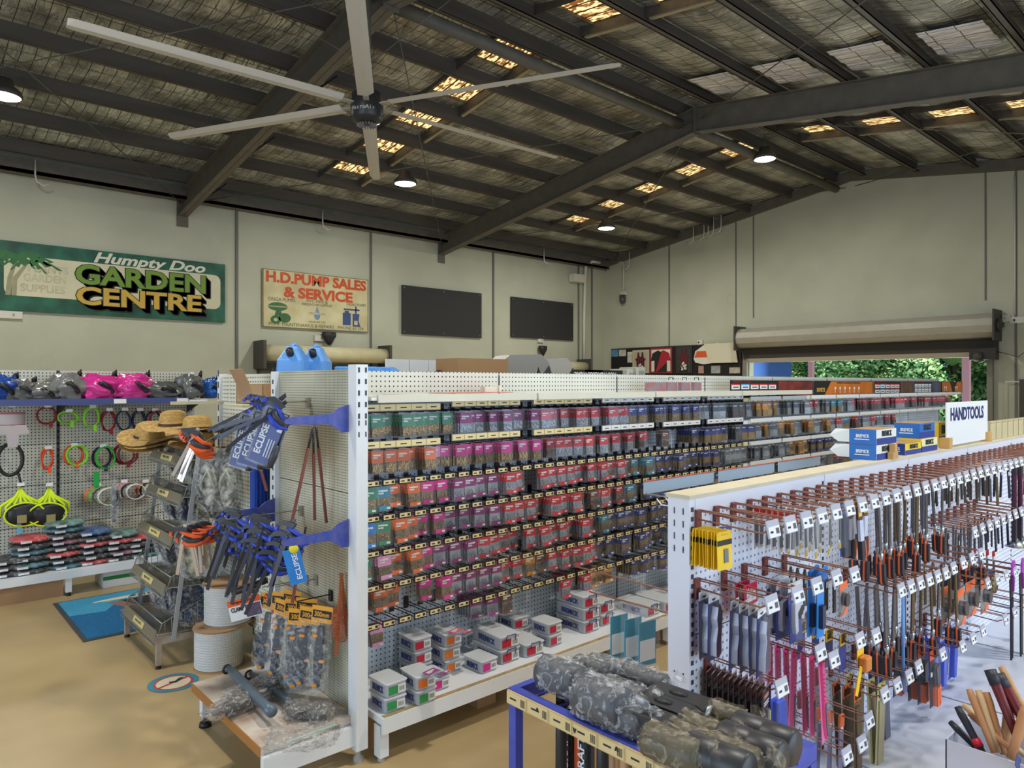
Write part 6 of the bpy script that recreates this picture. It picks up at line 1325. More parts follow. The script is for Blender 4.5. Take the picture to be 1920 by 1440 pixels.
K_SKY = k_card('sky_card', 'card', .055, .22, (40,136,220), [('tool', [(R4(-.25, .2, .5, .85), .014, mat('tool_navy', (50,60,90), .4))]), ('hook_cap', [([(-.5, .0), (.5, -.08), (.5, .1), (-.5, .12)], .012, mat('sky_cap', (30,120,210), .4))])], False)
K_RASP = k_card('rasp_card', 'card', .07, .36, (206,200,150), [('header', [(R4(-.46, .46, .01, .14), .0012, mat('card_lemon', (236,230,140), .5)), ('Supercraft', 0, .10, (50,50,40), .055, .001)]), ('rasp', [(R4(-.35, .35, .18, .98), .006, mat('rasp_khaki', (170,160,124), .5, var=.15))])], False)
K_ORC = k_card('rasp_card', 'card', .07, .36, (110,84,60), [('header', [(R4(-.48, .48, .0, .13), .0012, mat('card_orange', (236,140,40), .5)), ('Supercraft', 0, .06, (60,40,30), .055, .001)]), ('rasp', [(R4(-.35, .1, .18, .98), .006, BST2)])], False)
K_BRASP = k_card('long_rasp', 'rasp', .075, .40, (40,110,214), [('rasp', [(R4(-.36, .3, .2, 1.0), .012, mat('rasp_black', (60,62,92), .4, var=.4, scale=60))]), ('window', [(R4(-.4, .36, .04, .16), .003, clear('clear_window', (210,220,240), .4))])])
K_PLI = k_card('plier_pack', 'pliers', .085, .24, (50,46,54), [('header', [(R4(-.5, .5, 0, .17), .001, mat('card_red_orange', (236,84,50), .5))]), ('jaws', [([(-.2, .3), (.3, .25), (.36, .5), (.2, .65), (-.1, .6)], .020, mat('jaw_grey', (70,72,80), .3, var=.4, scale=30))]), ('grips', [([(-.15, .66), (.05, .64), (.05, .98), (-.15, .98)], .022, HOR_), ([(.12, .64), (.34, .62), (.40, .95), (.2, .98)], .022, HOR_)]), ('logo', [(R4(-.4, -.1, .38, .46), .002, TICK)])])
K_BCL = k_card('blue_clam_pack', 'card', .075, .26, (60,80,190), [('header', [(R4(-.5, .5, 0, .15), .0012, mat('card_lilac', (190,196,236), .5)), ([(-.12, .04), (.0, .02), (.2, .12), (-.2, .12)], .002, mat('logo_dark', (40,44,80), .5))]), ('tool', [([(-.3, .2), (.3, .2), (.42, .6), (.3, .98), (-.2, .96), (-.34, .6)], .018, mat('tool_royal', (50,84,214), .25, var=.2))])])
K_COR = k_card('corner_pack', 'tool pack', .12, .17, (150,146,140), [('header', [([(-.5, .05), (.5, -.02), (.5, .18), (-.5, .28)], .002, HOR_)]), ('caster', [([(.0+.26*cos(a), .5+.2*sin(a)) for a in [2*pi*k/12 for k in range(12)]], .03, mat('caster_dark', (70,70,76), .3))]), ('corner_card', [([(-.1, .98), (.5, .7), (.5, .98)], .003, HOR_), ([(-.5, .98), (-.1, .98), (-.4, .85)], .003, mat('card_rust', (190,90,60), .5))])])
K_SLV = k_card('sleeve_pack', 'blade', .024, .16, (226,226,226), [('blade', [(R4(-.3, .3, .25, .8), .004, STL)]), ('tip', [(R4(-.5, .5, .88, 1.0), .002, mat('card_%s' % ((214,180,60),), (214,180,60), .5))])])
K_RSL = k_card('red_sleeve', 'blade', .026, .13, (206,206,206), [('cap', [(R4(-.5, .5, -.05, .18), .006, mat('cap_red', (214,40,40), .4))]), ('blade', [(R4(-.3, .3, .35, .9), .004, STL)])], False)
K_CHI = k_card('chisel', 'chisel', .034, .21, (70,50,40), [('label', [(R4(-.5, .5, .04, .30), .006, mat('label_chisel', (90,50,40), .5)), (R4(-.4, .4, .08, .26), .007, mat('label_gold', (232,190,60), .5))]), ('sleeve', [(R4(-.42, .42, .32, .68), .010, mat('sleeve_white', (206,214,240), .3))]), ('handle', [([(-.4, .68), (.4, .68), (.5, .92), (.2, 1.02), (-.4, 1.0)], .013, HBLK)]), ('handle_trim', [([(.3, .68), (.45, .68), (.58, .92), (.25, 1.04), (.2, 1.0), (.42, .92)], .014, HOR_)])], False)
def k_round(nm, cat, build):
    def f():
        t = thing(nm, '', cat); build(t); return t
    return Kind(f)
def snip(t):
    for s in (-1, 1):
        m = MB(); m.tube([(0, 0, -.02), (s*.018, 0, -.08), (s*.02, 0, -.16), (s*.022, 0, -.2)], [.008, .013, .012, .009], mat('snip_yellow', (206,186,40), .4) if s < 9 else HBLK, 8); m.build('handle', t)
        m = MB(); m.tube([(s*.02, 0, -.13), (s*.022, 0, -.21)], [.0135, .011], HBLK, 8); m.build('grip', t)
    m = MB(); m.prism([(-.012, .0), (.012, 0), (.01, .03), (-.01, .03)], -.004, .004, CHR); m.build('jaw', t)
def shear(t):
    PUR = mat('shear_purple', (170,60,180), .4)
    m = MB(); m.prism([(-.05, -.03), (.05, -.03), (.06, -.15), (-.03, -.15)], -.006, .0, BLKP); m.build('cap', t)
    m = MB(); m.prism([(-.03, .03), (0, .05), (.06, .04), (.07, -.02), (.03, -.12), (.01, -.03), (-.04, -.02)], -.014, -.006, PUR); m.build('purple_grip', t)
    for s in (-1, 1): m = MB(); m.prism([(s*.02-.016, -.15), (s*.02+.016, -.15), (s*.02+.012, -.42), (s*.02-.006, -.5), (s*.02-.012, -.42)], -.01, -.002, BLKP); m.build('arm', t)
def brush(t):
    m = MB(); m.lathe([(0, -.012), (.05, -.012), (.052, 0), (.05, .012), (0, .012)], mat('brush_brass', (170,150,90), .5, metal=.4, var=.7, scale=120, c2=(60,60,60)), n=24, M=T(0, 0, -.07, 90)); m.build('wire_disc', t); m = MB(); m.box(-.05, .05, .012, .014, -.14, 0, mat('card_navy', (40,40,70), .5)); m.build('card', t)
def level(t):
    m = MB(); m.box(-.016, .016, -.01, .01, -.42, 0, mat('level_dark', (52,46,62), .5)); m.box(-.018, .018, -.012, .0, -.28, -.06, mat('level_plum', (92,40,70), .5)); m.build('body', t)
    m = MB(); m.box(-.004, .006, -.0135, -.012, -.26, -.08, mat('print_pale', (210,200,214), .5, var=.8, scale=90, c2=(92,40,70))); m.build('print', t)
    m = MB(); m.cyl((.045, 0, 0), (.045, 0, -.40), .003, CHR, 6); m.build('rod', t); m = MB(); m.lathe([(0, -.46), (.05, -.455), (.02, -.42), (.008, -.40), (0, -.40)], CHR, (.02, 0, 0), 14); m.build('cup', t)
K_SNIP = k_round('tin_snips', 'snips', snip); K_SHEAR = k_round('bolt_shears', 'shears', shear); K_BRUSH = k_round('wire_brush', 'brush', brush); K_LEVEL = k_round('level_tool', 'tool', level)
K_F1 = k_file(.21, .024, BST); K_F2 = k_file(.24, .026, BST2); K_F3 = k_file(.18, .02, BST); K_B1 = k_bare(.13, .02, mat('file_dark', (70,66,66), .4, metal=.5)); K_B2 = k_bare(.17, .028, BST); K_B3 = k_bare(.20, .026, BST2); K_B4 = k_bare(.17, .024, mat('file_navy', (46,50,78), .35, metal=.5)); K_OT = k_bare(.40, .028, mat('file_violet', (130,124,150), .3, metal=.4), mat('header_orange2', (226,110,50), .5))
K_ST = k_card('tape_card', 'card', .055, .13, (40,56,140), [('header', [(R4(-.5, .5, -.02, .3), .0015, mat('card_%s' % (YC,), YC, .45)), ('STANLEY', 0, .12, (30,30,30), .045, .002)])], False)
# --- rust coloured hooks with white tickets
LEN = .24
def mk_h():
    t = thing('display_hook', '', 'hook'); m = MB()
    m.tube([(0, 0, 0), (0, -LEN+.02, -.012), (0, -LEN, .0)], .0030, RUST, 5); m.box(-.012, .012, -.01, 0, -.035, .03, mat('hook_plate_rust', (130,66,58), .5)); m.build('wire_arm', t)
    m = MB(); m.tube([(-.01, 0, .028), (-.01, -LEN-.01, .022)], .0024, RUST, 5); m.tube([(.01, 0, .028), (.01, -LEN-.01, .022)], .0024, RUST, 5); m.build('ticket_arm', t)
    m = MB(); m.box(-.034, .034, -.003, .001, -.036, .014, mat('ticket_holder_grey', (178,180,196), .35), T(0, -LEN-.012, .018, rx=-12)); m.build('ticket_holder', t)
    m = MB(); m.box(-.031, .031, -.0045, -.003, -.034, -.004, TICK, T(0, -LEN-.012, .018, rx=-12)); m.box(-.024, -.008, -.005, -.0045, -.022, -.016, INK, T(0, -LEN-.012, .018, rx=-12)); m.box(.008, .026, -.005, -.0045, -.026, -.010, mat('barcode_grey', (90,90,96), .6), T(0, -LEN-.012, .018, rx=-12)); m.build('price_ticket', t); return t
KH = Kind(mk_h)
def hook(x, z, where): KH.put((x, HY-.001, z), (0, 0, 0), 'copper-brown hook with white ticket, %s' % where)
def hang(K, x, z, n, y0, dy, lab, grp, jit=4, rz=0, off=0):
    for k in range(n): K.put((x+off+rn(-.003, .003), HY-y0-dy*k, z-.004), (R_(rn(-3, 2)), R_(rn(-jit, jit)*.6), R_(rz+rn(-jit, jit))), '%s, %s' % (lab, 'alone' if n == 1 else ('foremost' if k == n-1 else ('rearmost' if k == 0 else '%s from front' % ORD[n-1-k]))), grp)
def hx(u, v): p = on_y(u, v, HY); return p.x, p.z
# top row of hooks, pitch about a tenth of a metre
TOPZ = 1.225; xs = [1.925+.103*i for i in range(38)]
for i, x in enumerate(xs): hook(x, TOPZ-.0*i, 'top row of the tool gondola, %s from the end post' % ORD[i])
hang(K_YEL, xs[0]+.0, 1.19, 9, .012, .011, 'yellow blade card in the top left corner of the tool wall', 'yellow blade cards', 2)
K_BLU.put((xs[0]+.07, HY-.06, 1.185), (0, R_(6), R_(-6)), 'small blue card right of the yellow blade cards')
hang(K_RSL, xs[3], 1.215, 7, .03, .022, 'red-capped blade sleeve in the top row', 'red-capped sleeves', 3)
hang(K_SLV, xs[4], 1.215, 5, .06, .03, 'white and yellow blade sleeve, fifth top hook', 'white blade sleeves a', 3, 10)
hang(K_SLV, xs[5], 1.215, 5, .05, .035, 'white and yellow blade sleeve, sixth top hook', 'white blade sleeves b', 3, 10)
hang(K_SLV, xs[6], 1.215, 4, .07, .035, 'white and yellow blade sleeve, seventh top hook', 'white blade sleeves c', 3, 10)
hang(K_CHI, xs[7], 1.215, 3, .14, .03, 'carded chisel with gold label, eighth top hook', 'gold-label chisels a', 4); hang(K_CHI, xs[8], 1.215, 3, .10, .04, 'carded chisel with gold label, ninth top hook', 'gold-label chisels b', 4)
K_BRASP.put((xs[6]+.05, HY-.17, 1.215), (0, 0, 0), 'blue and clear sleeve between the blade sleeves and chisels', None, (.55, 1, .48))
for i, (K, n, nm) in {9: (K_F1, 3, 'long steel file'), 10: (K_F1, 3, 'long steel file'), 11: (K_F1, 3, 'long steel file'), 12: (K_F2, 2, 'bronze-toned file'), 13: (K_F2, 3, 'bronze-toned file'), 14: (K_F1, 3, 'long steel file'), 15: (K_F1, 2, 'long steel file'), 16: (K_F1, 3, 'long steel file'), 17: (K_B1, 4, 'short dark bare file'), 18: (K_B1, 3, 'short dark bare file'), 19: (K_B1, 4, 'short dark bare file'), 20: (K_B1, 3, 'short dark bare file'), 21: (K_B1, 3, 'short dark bare file'), 22: (K_B1, 4, 'short dark bare file'), 23: (K_B2, 3, 'wide steel bare file'), 24: (K_B3, 3, 'wide bronze bare file'), 25: (K_B4, 5, 'navy tapered file')}.items():
    hang(K, xs[i], 1.215, n, .10, .045 if n < 4 else .03, '%s on the %s top hook' % (nm, ORD[i]), 'top row files', 6)
K_LEVEL.put((xs[26]+.02, 1.06, 1.215), (0, 0, 0), 'plum and black slim level tool in the top row'); K_LEVEL.put((xs[26]+.09, 1.05, 1.215), (0, 0, 0), 'dark level tool with shiny rod and cup beside the plum one')
for k in range(3): K_SNIP.put((xs[28]+.05*k, 1.05+.01*k, 1.24), (0, 0, R_(8)), 'yellow-handled tin snips at the far right, %s from left' % ORD[k])
# second row
for i, (u, v) in enumerate(((1304, 1104), (1355, 1089), (1393, 1075), (1432, 1062), (1468, 1057))):
    x, z = hx(u, v); hook(x, z+.005, 'second row near the end post, %s from left' % ORD[i])
x, z = hx(1304, 1104); hang(K_KNIFE, x+.005, z-.01, 2, .03, .035, 'blue carded folding knife on the leftmost second-row hook', 'blue knives a', 4, 6); hang(K_KNIFE, x+.02, z-.02, 4, .125, .030, 'blue carded folding knife near the ticket, second-row hook', 'blue knives b', 5, 8)
x, z = hx(1355, 1089); hang(K_MAK, x+.02, z-.005, 2, .06, .03, 'red carded blade set on the second-row hook', 'red blade sets', 3)
x, z = hx(1393, 1075); hang(K_IRW, x+.02, z-.01, 3, .10, .035, 'blue card with silver clip tool, second row', 'blue clip cards', 3)
x, z = hx(1432, 1062); hang(K_SKY, x+.03, z, 2, .16, .03, 'sky blue card with curved cap, second row', 'sky blue cards', 3)
x, z = hx(1468, 1057); hang(K_B1, x, z, 7, .03, .026, 'black clip tool in a row on the fifth second-row hook', 'black clip tools', 5); hang(K_COR, x+.04, z-.04, 1, .20, .0, 'orange and white wedge packet before the long files', None); KIDL = [o for o in bpy.data.objects if o.name.startswith('corner_pack')][-1]; KIDL.scale = (.5, .6, .7)
# third row: knives, black cards, stanley
for i, (u, v) in enumerate(((1323, 1248), (1400, 1190), (1427, 1203), (1479, 1172), (1512, 1165))):
    x, z = hx(u, v); hook(x, z+.005, 'third row near the end post, %s from left' % ORD[i])
x, z = hx(1323, 1248); hang(K_BLK, x, z-.01, 11, .02, .019, 'black card pack under the blue knives', 'black card packs', 2, 14)
K_BCL.put((x+.06, HY-.21, z-.02), (0, 0, 0), 'blue clamshell squeezed between black cards and pink knives')
x, z = hx(1427, 1203); hang(K_PINK, x, z-.0, 7, .03, .030, 'pink bladed garden knife pack in the third row', 'pink knife packs', 3, 14)
x, z = hx(1479, 1172); hang(K_ST, x, z+.01, 4, .05, .05, 'blue card with yellow top in the third row', 'yellow-topped blue cards', 5)
t = thing('tape_measure', 'yellow tape measure pack with hanging yellow blade', 'tape measure', (x+.06, HY-.25, z-.06)); m = MB(); m.rbox(-.025, .025, -.015, .015, -.05, 0, mat('tape_case', (210,130,60), .4), .008); m.build('case', t)
m = MB(); m.box(-.028, .028, .016, .018, -.03, .06, mat('tape_yellow', (246,200,40), .45)); m.box(-.012, .012, .0, .002, -.13, -.03, mat('tape_yellow', (246,200,40), .45), T(-.02, 0, 0, ry=24)); m.build('yellow_blade', t)
# middle rows of long files
for i in range(6):
    x = 2.90+.10*i; z = .86-.005*i; hook(x, z, 'middle row of long files, %s from left' % ORD[i])
    hang([K_F1, K_F1, K_F3, K_F2, K_F2, K_F2][i], x, z-.01, [4, 4, 3, 3, 3, 4][i], .09, .035, '%s, orange and black handle, middle row, %s hook' % (['steel file', 'steel file', 'slim steel file', 'bronze file', 'bronze file', 'bronze file'][i], ORD[i]), 'middle row files', 7)
m = MB(); m.tube([(0, 0, 0), (0, 0, -.4)], .006, mat('rod_sky', (100,160,230), .4), 8); tag(m.build('blue_rod', loc=(2.99, 1.05, .85)), 'light blue rod hanging between the middle row files', 'rod')
for i in range(4):
    x = 3.50+.13*i; z = .84; hook(x, z, 'middle row right part, %s from left' % ORD[i])
hang(K_F3, 3.50, .83, 1, .2, 0, 'single short file with orange handle, hanging alone', None, 2); hang(K_B3, 3.64, .83, 5, .06, .035, 'bundle of brown bare files, right part', 'brown bare files', 7); hang(K_F2, 3.64, .82, 2, .20, .02, 'brown file with orange handle ending the bundle', 'brown handled files', 4)
for i in range(9):
    x = 3.80+.115*i; z = .955; hook(x, z, 'right second row, %s from left' % ORD[i])
for i, (K, n, nm) in enumerate(((K_B1, 3, 'short dark file'), (K_F3, 2, 'slim file with chrome neck'), (K_F3, 2, 'slim file with chrome neck'), (K_F3, 3, 'slim file with chrome neck'), (K_F1, 2, 'orange-handled file'), (K_B4, 3, 'navy bare file'), (K_B4, 3, 'navy bare file'), (K_B4, 3, 'navy bare file'))): hang(K, 3.80+.115*i, .945, n, .10, .045, '%s, right second row, %s hook' % (nm, ORD[i]), 'right second row files', 5)
# corner packs, brush, lower right
for i in range(5):
    x = 4.0+.16*i; z = .68-.01*i; hook(x, z, 'right third row, %s from left' % ORD[i])
hang(K_COR, 3.84, .66, 2, .12, .06, 'clear pack with orange header and caster, left pair', 'left caster packs', 3); hang(K_COR, 4.0, .67, 2, .12, .06, 'clear pack with orange header and caster, middle pair', 'middle caster packs', 3); hang(K_COR, 4.16, .66, 2, .14, .06, 'clear pack with orange header and caster, right pair', 'right caster packs', 3)
hang(K_BRUSH, 4.40, .67, 3, .10, .04, 'round brass wire brush on card', 'brass wire brushes', 3); hang(K_RSL, 4.55, .72, 4, .05, .03, 'small red-topped pack above the wire brushes', 'small red packs', 3)
for i in range(4): hook(4.30+.17*i, .44-.0*i, 'empty hooks low on the right, %s from left' % ORD[i])
for i in range(3):
    x = 3.62+.15*i; hook(x, .47-.0*i, 'lower row of blue packs, %s from left' % ORD[i]); hang(K_BCL, x, .46, 3, .05, .04, 'blue clamshell tool pack, lower row, %s hook' % ORD[i], 'blue clamshell packs', 3)
hook(3.36, .50, 'lower row above the plier packs'); hang(K_PLI, 3.40, .49, 4, .07, .045, 'black and orange plier clamshell pack', 'plier packs', 2)
for i, (x, z, K, n, nm) in enumerate(((2.60, .45, K_OT, 3, 'orange-topped violet long blade'), (2.74, .50, K_ORC, 3, 'orange-header long rasp card'), (2.86, .50, K_RASP, 4, 'cream Supercraft rasp card'), (2.98, .50, K_B3, 3, 'plain bronze long rasp'), (3.08, .51, K_BRASP, 2, 'long black rasp on blue card'))):
    hook(x, z+.01, 'lowest row of long rasps, %s from left' % ORD[i]); hang(K, x, z, n, .08, .04, nm.replace('Supercraft ', '')+', lowest row', 'rasps %d' % i, 3)
for i in range(2): hook(2.42+.12*i, .40, 'lowest row, empty hook %s' % ['nearest the end post', 'second from the post'][i])
for k in range(2): K_SHEAR.put((4.46+.10*k, 1.04-.02*k, .67), (0, 0, R_(6)), 'purple-handled black shears at the right edge, %s' % ['left pair', 'right pair'][k])

# --- top of the tool gondola
BB = mat('carton_blue', (30,104,190), .5); BWH = mat('carton_white', (224,226,220), .55); BNV = mat('carton_navy', (40,60,140), .5); BYE = mat('carton_yellow', (232,200,50), .5)
def bbox(u0, u1, v0, z0, h, dy, cs, cf, txt, lab, y=1.30, open_=False):
    a = on_y(u0, v0, y); b = on_y(u1, v0, y); w_ = b.x-a.x; t = thing('fastener_carton', lab, 'box', (a.x, y, z0)); m = MB()
    m.box(0, w_, 0, dy, 0, h, cs); m.box(-.0005, w_, -.001, 0, .0, h, cf); m.box(-.001, 0, 0, dy, 0, h, cs); m.build('body', t)
    m = MB(); m.box(.0, w_, -.0016, -.001, 0, h*.42, BNV if cf != BNV else BYE); m.text(txt, h*.5, INK if cf != BNV else INK, T(w_*.5, -.0018, h*.7), width=w_*.5, off=.04)
    m.box(-.0016, -.001, dy*.25, dy*.8, h*.3, h*.36, TICK); m.text(txt, h*.3, TICK, T(-.0016, dy*.5, h*.55, rz=-90), width=dy*.5, off=.03); m.build('print', t)
    m = MB()
    if open_: m.add([(-.001, dy, h*.1), (-.001, dy, h), (-.03, dy+.05, h*1.02), (-.05, dy+.07, h*.6), (-.03, dy+.04, h*.15)], [(0, 1, 2, 3, 4)], BWH); m.build('flap', t)
    m = MB(); m.box(0.001, w_-.001, .001, dy-.001, h, h+.0015, CARD); m.build('lid', t); return t
TZ = HT+.0125
bbox(1643, 1680, 870, TZ, .068, .12, BB, BWH, 'BREMICK', 'blue and white carton, lower of the stacked pair on the cap', open_=True); bbox(1643, 1680, 870, TZ+.0705, .068, .12, BB, BWH, 'BREMICK', 'blue and white carton with lid, upper of the stacked pair', open_=True)
bbox(1697, 1728, 865, TZ, .055, .09, BNV, BYE, 'BREMICK', 'small purple and yellow carton on the tool gondola top'); bbox(1727, 1757, 862, TZ, .068, .10, BYE, mat('carton_cream', (228,224,170), .5), 'BREMICK', 'cream and navy carton beside the HANDTOOLS sign')
bbox(1724, 1752, 850, TZ+.07, .075, .12, BB, BB, 'BREMICK', 'open bright blue carton atop the cream one', 1.31); bbox(1760, 1779, 850, TZ, .13, .10, BYE, mat('carton_yellow_black', (210,180,40), .5), 'BREMICK', 'yellow and black carton half behind the HANDTOOLS sign', 1.36)
PINE = mat('pine_block', (206,164,104), .6, var=.1); a = on_y(1667, 870, 1.29); m = MB(); m.box(-.03, .03, 0, .025, 0, .03, PINE); m.box(-.01, .02, .0, .025, .03, .07, PINE); tag(m.build('wood_block', loc=(a.x+.02, 1.268, TZ)), 'small pine block on the cap before the stacked cartons', 'wood block')
a = on_y(1773, 840, 1.30); b = on_y(1850, 840, 1.30); w_ = b.x-a.x
t = thing('handtools_sign', 'white sign lettered HANDTOOLS standing on the tool gondola', 'sign', (a.x, 1.295, TZ+.012)); m = MB(); m.box(0, w_, 0, .006, 0, .235, mat('sign_white', (226,230,232), .5)); m.build('board', t)
m = MB(); m.text('HANDTOOLS', .085, mat('sign_navy', (34,40,104), .5), T(w_*.48, -.001, .165), width=w_*.80, off=.03, sy=1.15); m.build('lettering', t)
for x, nm in ((-.0, 'left'), (w_-.02, 'right')): m = MB(); m.box(x-.02, x+.03, -.02, .03, -.011, .045, PINE); m.build('wood_foot', t)
for i in range(7):
    a = 5.12+.13*i; m = MB(); m.box(0, .125, 0, .02, 0, .115, mat('folder_beige', (196,184,146), .7, var=.08)); [m.cyl((.015+.02*k, -.001, .105), (.015+.02*k, .0, .105), .004, mat('folder_shadow', (150,140,110), .7), 6) for k in range(5)]; m.box(0, .003, -.001, 0, 0, .115, mat('folder_shadow', (150,140,110), .7)); tag(m.build('beige_divider', loc=(a, 1.30, TZ)), 'beige card divider on the gondola cap right of the sign, %s' % ORD[i], 'divider', 'beige dividers')
# --- rails and packs on the rear side
for i, (xa, xb) in enumerate(((2.15, 2.62), (2.66, 3.13), (3.17, 3.6))):
    t = thing('ticket_rail', 'pale blue ticket rail with red edge behind the tool gondola, %s from left' % ORD[i], 'ticket rail', (xa, 1.66, 1.235)); w_ = xb-xa; m = MB(); m.box(0, w_, -.002, .002, 0, .045, mat('rail_pale_blue', (176,200,220), .4)); m.box(0, w_, -.003, .003, .045, .049, mat('rail_red', (190,90,70), .5)); m.build('strip', t)
    m = MB(); 
    for q in (0.01, w_-.01): m = MB(); m.cyl((q, 0, 0), (q, -.30, -.0), .003, WIRE, 5); m.build('support_wire', t)
    for k in range(9): m = MB(); m.tube([(w_*(k+.5)/9, -.28, -.03), (w_*(k+.5)/9, -.06, -.035), (w_*(k+.5)/9, -.04, -.015)], .0028, TICK, 5); m.build('wire_arm', t)
for k in range(3):
    t = thing('fitting_pack', 'clear pack with teal and white card behind the end post, %s' % ['nearest the camera', 'middle one', 'furthest one'][k], 'packet', (2.20+.012*k, 1.82-.06*k, .78), -8); m = MB(); m.box(-.045, .045, 0, .004, -.22, -.05, mat('card_teal', (70,140,160), .5)); m.box(-.04, .04, -.001, 0, -.20, -.12, TICK); m.build('card', t); m = MB(); m.rbox(-.055, .055, -.02, .02, -.24, 0, SHELL, .012); m.build('clear_shell', t)
for i, (a, b) in enumerate((((2.2, 1.36, .80), (2.2, 1.98, .79)), ((2.14, 1.36, .90), (2.14, 2.0, .90)))): m = MB(); m.tube([a, b], .0035, RUST, 5); tag(m.build('display_hook'), 'long copper hook behind the end post, %s' % ['holding the teal packs', 'bare upper one'][i], 'hook')
for i, (x, w_, h) in enumerate(((3.86, .26, .13), (4.20, .26, .14), (4.52, .22, .15), (4.85, .28, .14), (3.5, .2, .12))): carton('cardboard_box', (x, 2.93, 0), (w_, .3, h), 'brown carton on the floor under the far screw shelf, %s' % ORD[i])
# ------------------------------------------------------------------ blue wire table of sledge hammers
BL = mat('table_blue', (70,84,186), .45, var=.15, scale=20); WX0, WX1, WY0, WY1, WZ = 1.165, 1.46, .68, 1.315, .90
t = thing('wire_table', 'blue metal wire-topped table holding mallets and hammer heads', 'table', (0, 0, 0))
for q in ((WX0, WX1, WY1-.02, WY1), (WX0, WX1, WY0, WY0+.03), (WX0, WX0+.02, WY0+.0305, WY1-.0205), (WX1-.02, WX1, WY0+.0305, WY1-.0205)): m = MB(); m.box(q[0], q[1], q[2], q[3], WZ-.035, WZ, BL); m.build('rail', t)
for x in (WX0, WX1-.025):
    for y in (WY0, WY1-.025): m = MB(); m.box(x, x+.025, y, y+.025, 0, WZ-.034, BL); m.build('leg', t)
for x in (WX0+.09, WX0+.15, WX0+.21): m = MB(); m.cyl((x, WY0, WZ-.012), (x, WY1, WZ-.012), .0035, BL, 6); m.build('top_wire', t)
for k in range(8): y = WY0+.06+.075*k; m = MB(); m.cyl((WX0, y, WZ-.02), (WX1, y, WZ-.02), .0035, BL, 6); m.build('cross_wire', t)
m = MB(); m.box(WX0-.006, WX0-.001, WY0, WY1, WZ-.037, WZ-.004, mat('ticket_strip_tan', (206,180,130), .5)); ts = m.build('ticket_strip', t)
m = MB()
for k in range(8): y = WY1-.035-.075*k; m.box(WX0-.0075, WX0-.006, y-.034, y+.034, WZ-.034, WZ-.007, mat('ticket_tan_light', (222,200,146), .5)); m.box(WX0-.008, WX0-.0075, y-.0, y+.022, WZ-.022, WZ-.018, INK); [m.box(WX0-.008, WX0-.0075, y-.03+.003*q, y-.0285+.003*q, WZ-.03, WZ-.012, INK) for q in range(5)]
m.build('price_tickets', ts)
m = MB()
for k in range(5): m.text(['\u2193', '\u2191'][k % 2] if False else 'v' if k % 2 else '^', .02, INK, T(WX0-.008, WY1-.11-.12*k, WZ-.02, rz=-90), width=.012, off=.05)
m.build('arrow_marks', ts)
RUB = mat('rubber_black', (54,54,58), .42); IRON = mat('iron_black', (46,46,50), .38); ASH = mat('handle_ash', (196,150,104), .5, var=.2, scale=8, aniso=(6, 6, .6)); SCG = mat('grip_black', (40,40,44), .5); BG = clear('bag_tan_film', (216,206,184), .13, .12, .8, 26); BGW = clear('bag_white_film', (246,248,252), .15, .10, .8, 30)
def mallet(p, rz, lab, bagm=None, hm=ASH, core=RUB, l=.13, r=.036, kind='mallet'):
    t = thing('rubber_mallet' if core == RUB else 'sledge_hammer', lab, 'hammer', p, rz); m = MB()
    m.lathe([(0, -l/2), (r*.88, -l/2), (r, -l/2+.006), (r, -.004), (r*.94, 0), (r, .004), (r, l/2-.006), (r*.88, l/2), (0, l/2)], core, n=22, M=T(rx=90)); m.build('head', t)
    m = MB(); m.tube([(0, 0, -r*.8), (0, 0, -.15), (0, 0, -.55)], [.013, .014, .016], hm, 10); m.build('handle', t)
    if bagm: m = MB(); m.blob((0, 0, 0), (r*2.2, l*1.22, r*2.2), bagm, int(p[1]*91), .20, 3.4, 40, 24, 2.8, ridge=True); m.tube([(0, -l*.55, 0), (.0, -l*.72, .02), (0, -l*.8, .03)], [.02, .008, .024], bagm, 8); m.build('plastic_bag', t)
    return t
def onT(u, v, z=WZ+.035): return on_z(u, v, z)
def splitter(p, rz, lab, hm):
    t = thing('sledge_hammer', lab, 'hammer', p, rz); m = MB(); m.prism([(-.075, -.022), (-.06, -.028), (.06, -.028), (.075, -.022), (.075, .022), (.06, .028), (-.06, .028), (-.075, .022)], -.028, .028, IRON, T(rz=90)); m.build('head', t)
    m = MB(); m.lathe([(0, .0), (.016, 0), (.019, .004), (0, .005)], SCG, (0, 0, .026), 14, sx=.7, sy=1.2); m.build('handle_eye', t)
    m = MB(); m.cyl((0, -.074, 0), (0, -.079, 0), .024, mat('strike_face', (190,196,200), .3, metal=.6), 12); m.build('strike_face', t)
    m = MB(); m.tube([(0, 0, -.026), (0, 0, -.2), (0, 0, -.6)], [.014, .014, .017], hm, 10); m.build('handle', t)
for u, v, lb in ((1433, 1382, 'black rubber mallet nearest the blue table end plate'), (1408, 1402, 'black rubber mallet second from the end plate'), (1346, 1425, 'black rubber mallet at the bottom picture edge')): p = onT(u, v); mallet((p.x-.0, p.y+.0, WZ+.034), 4, lb)
for u, v, bm, r, l, lb in ((1357, 1336, BG, .030, .11, 'tan-bagged mallet head standing highest at the table rear'), (1319, 1366, BG, .032, .12, 'tan-bagged mallet head, third from the table end'), (1300, 1384, BG, .032, .13, 'tan-bagged mallet head before the third one'), (1262, 1402, BG, .038, .13, 'big tan-bagged mallet head above the ticket strip'), (1372, 1412, BG, .034, .12, 'tan bag of a mallet between the two black mallets')):
    p = onT(u, v); mallet((p.x, p.y, WZ+r*.9), 4, lb, bm, core=mat('mallet_olive', (96,88,70), .5, var=.2), l=l*.92, r=r*.9)
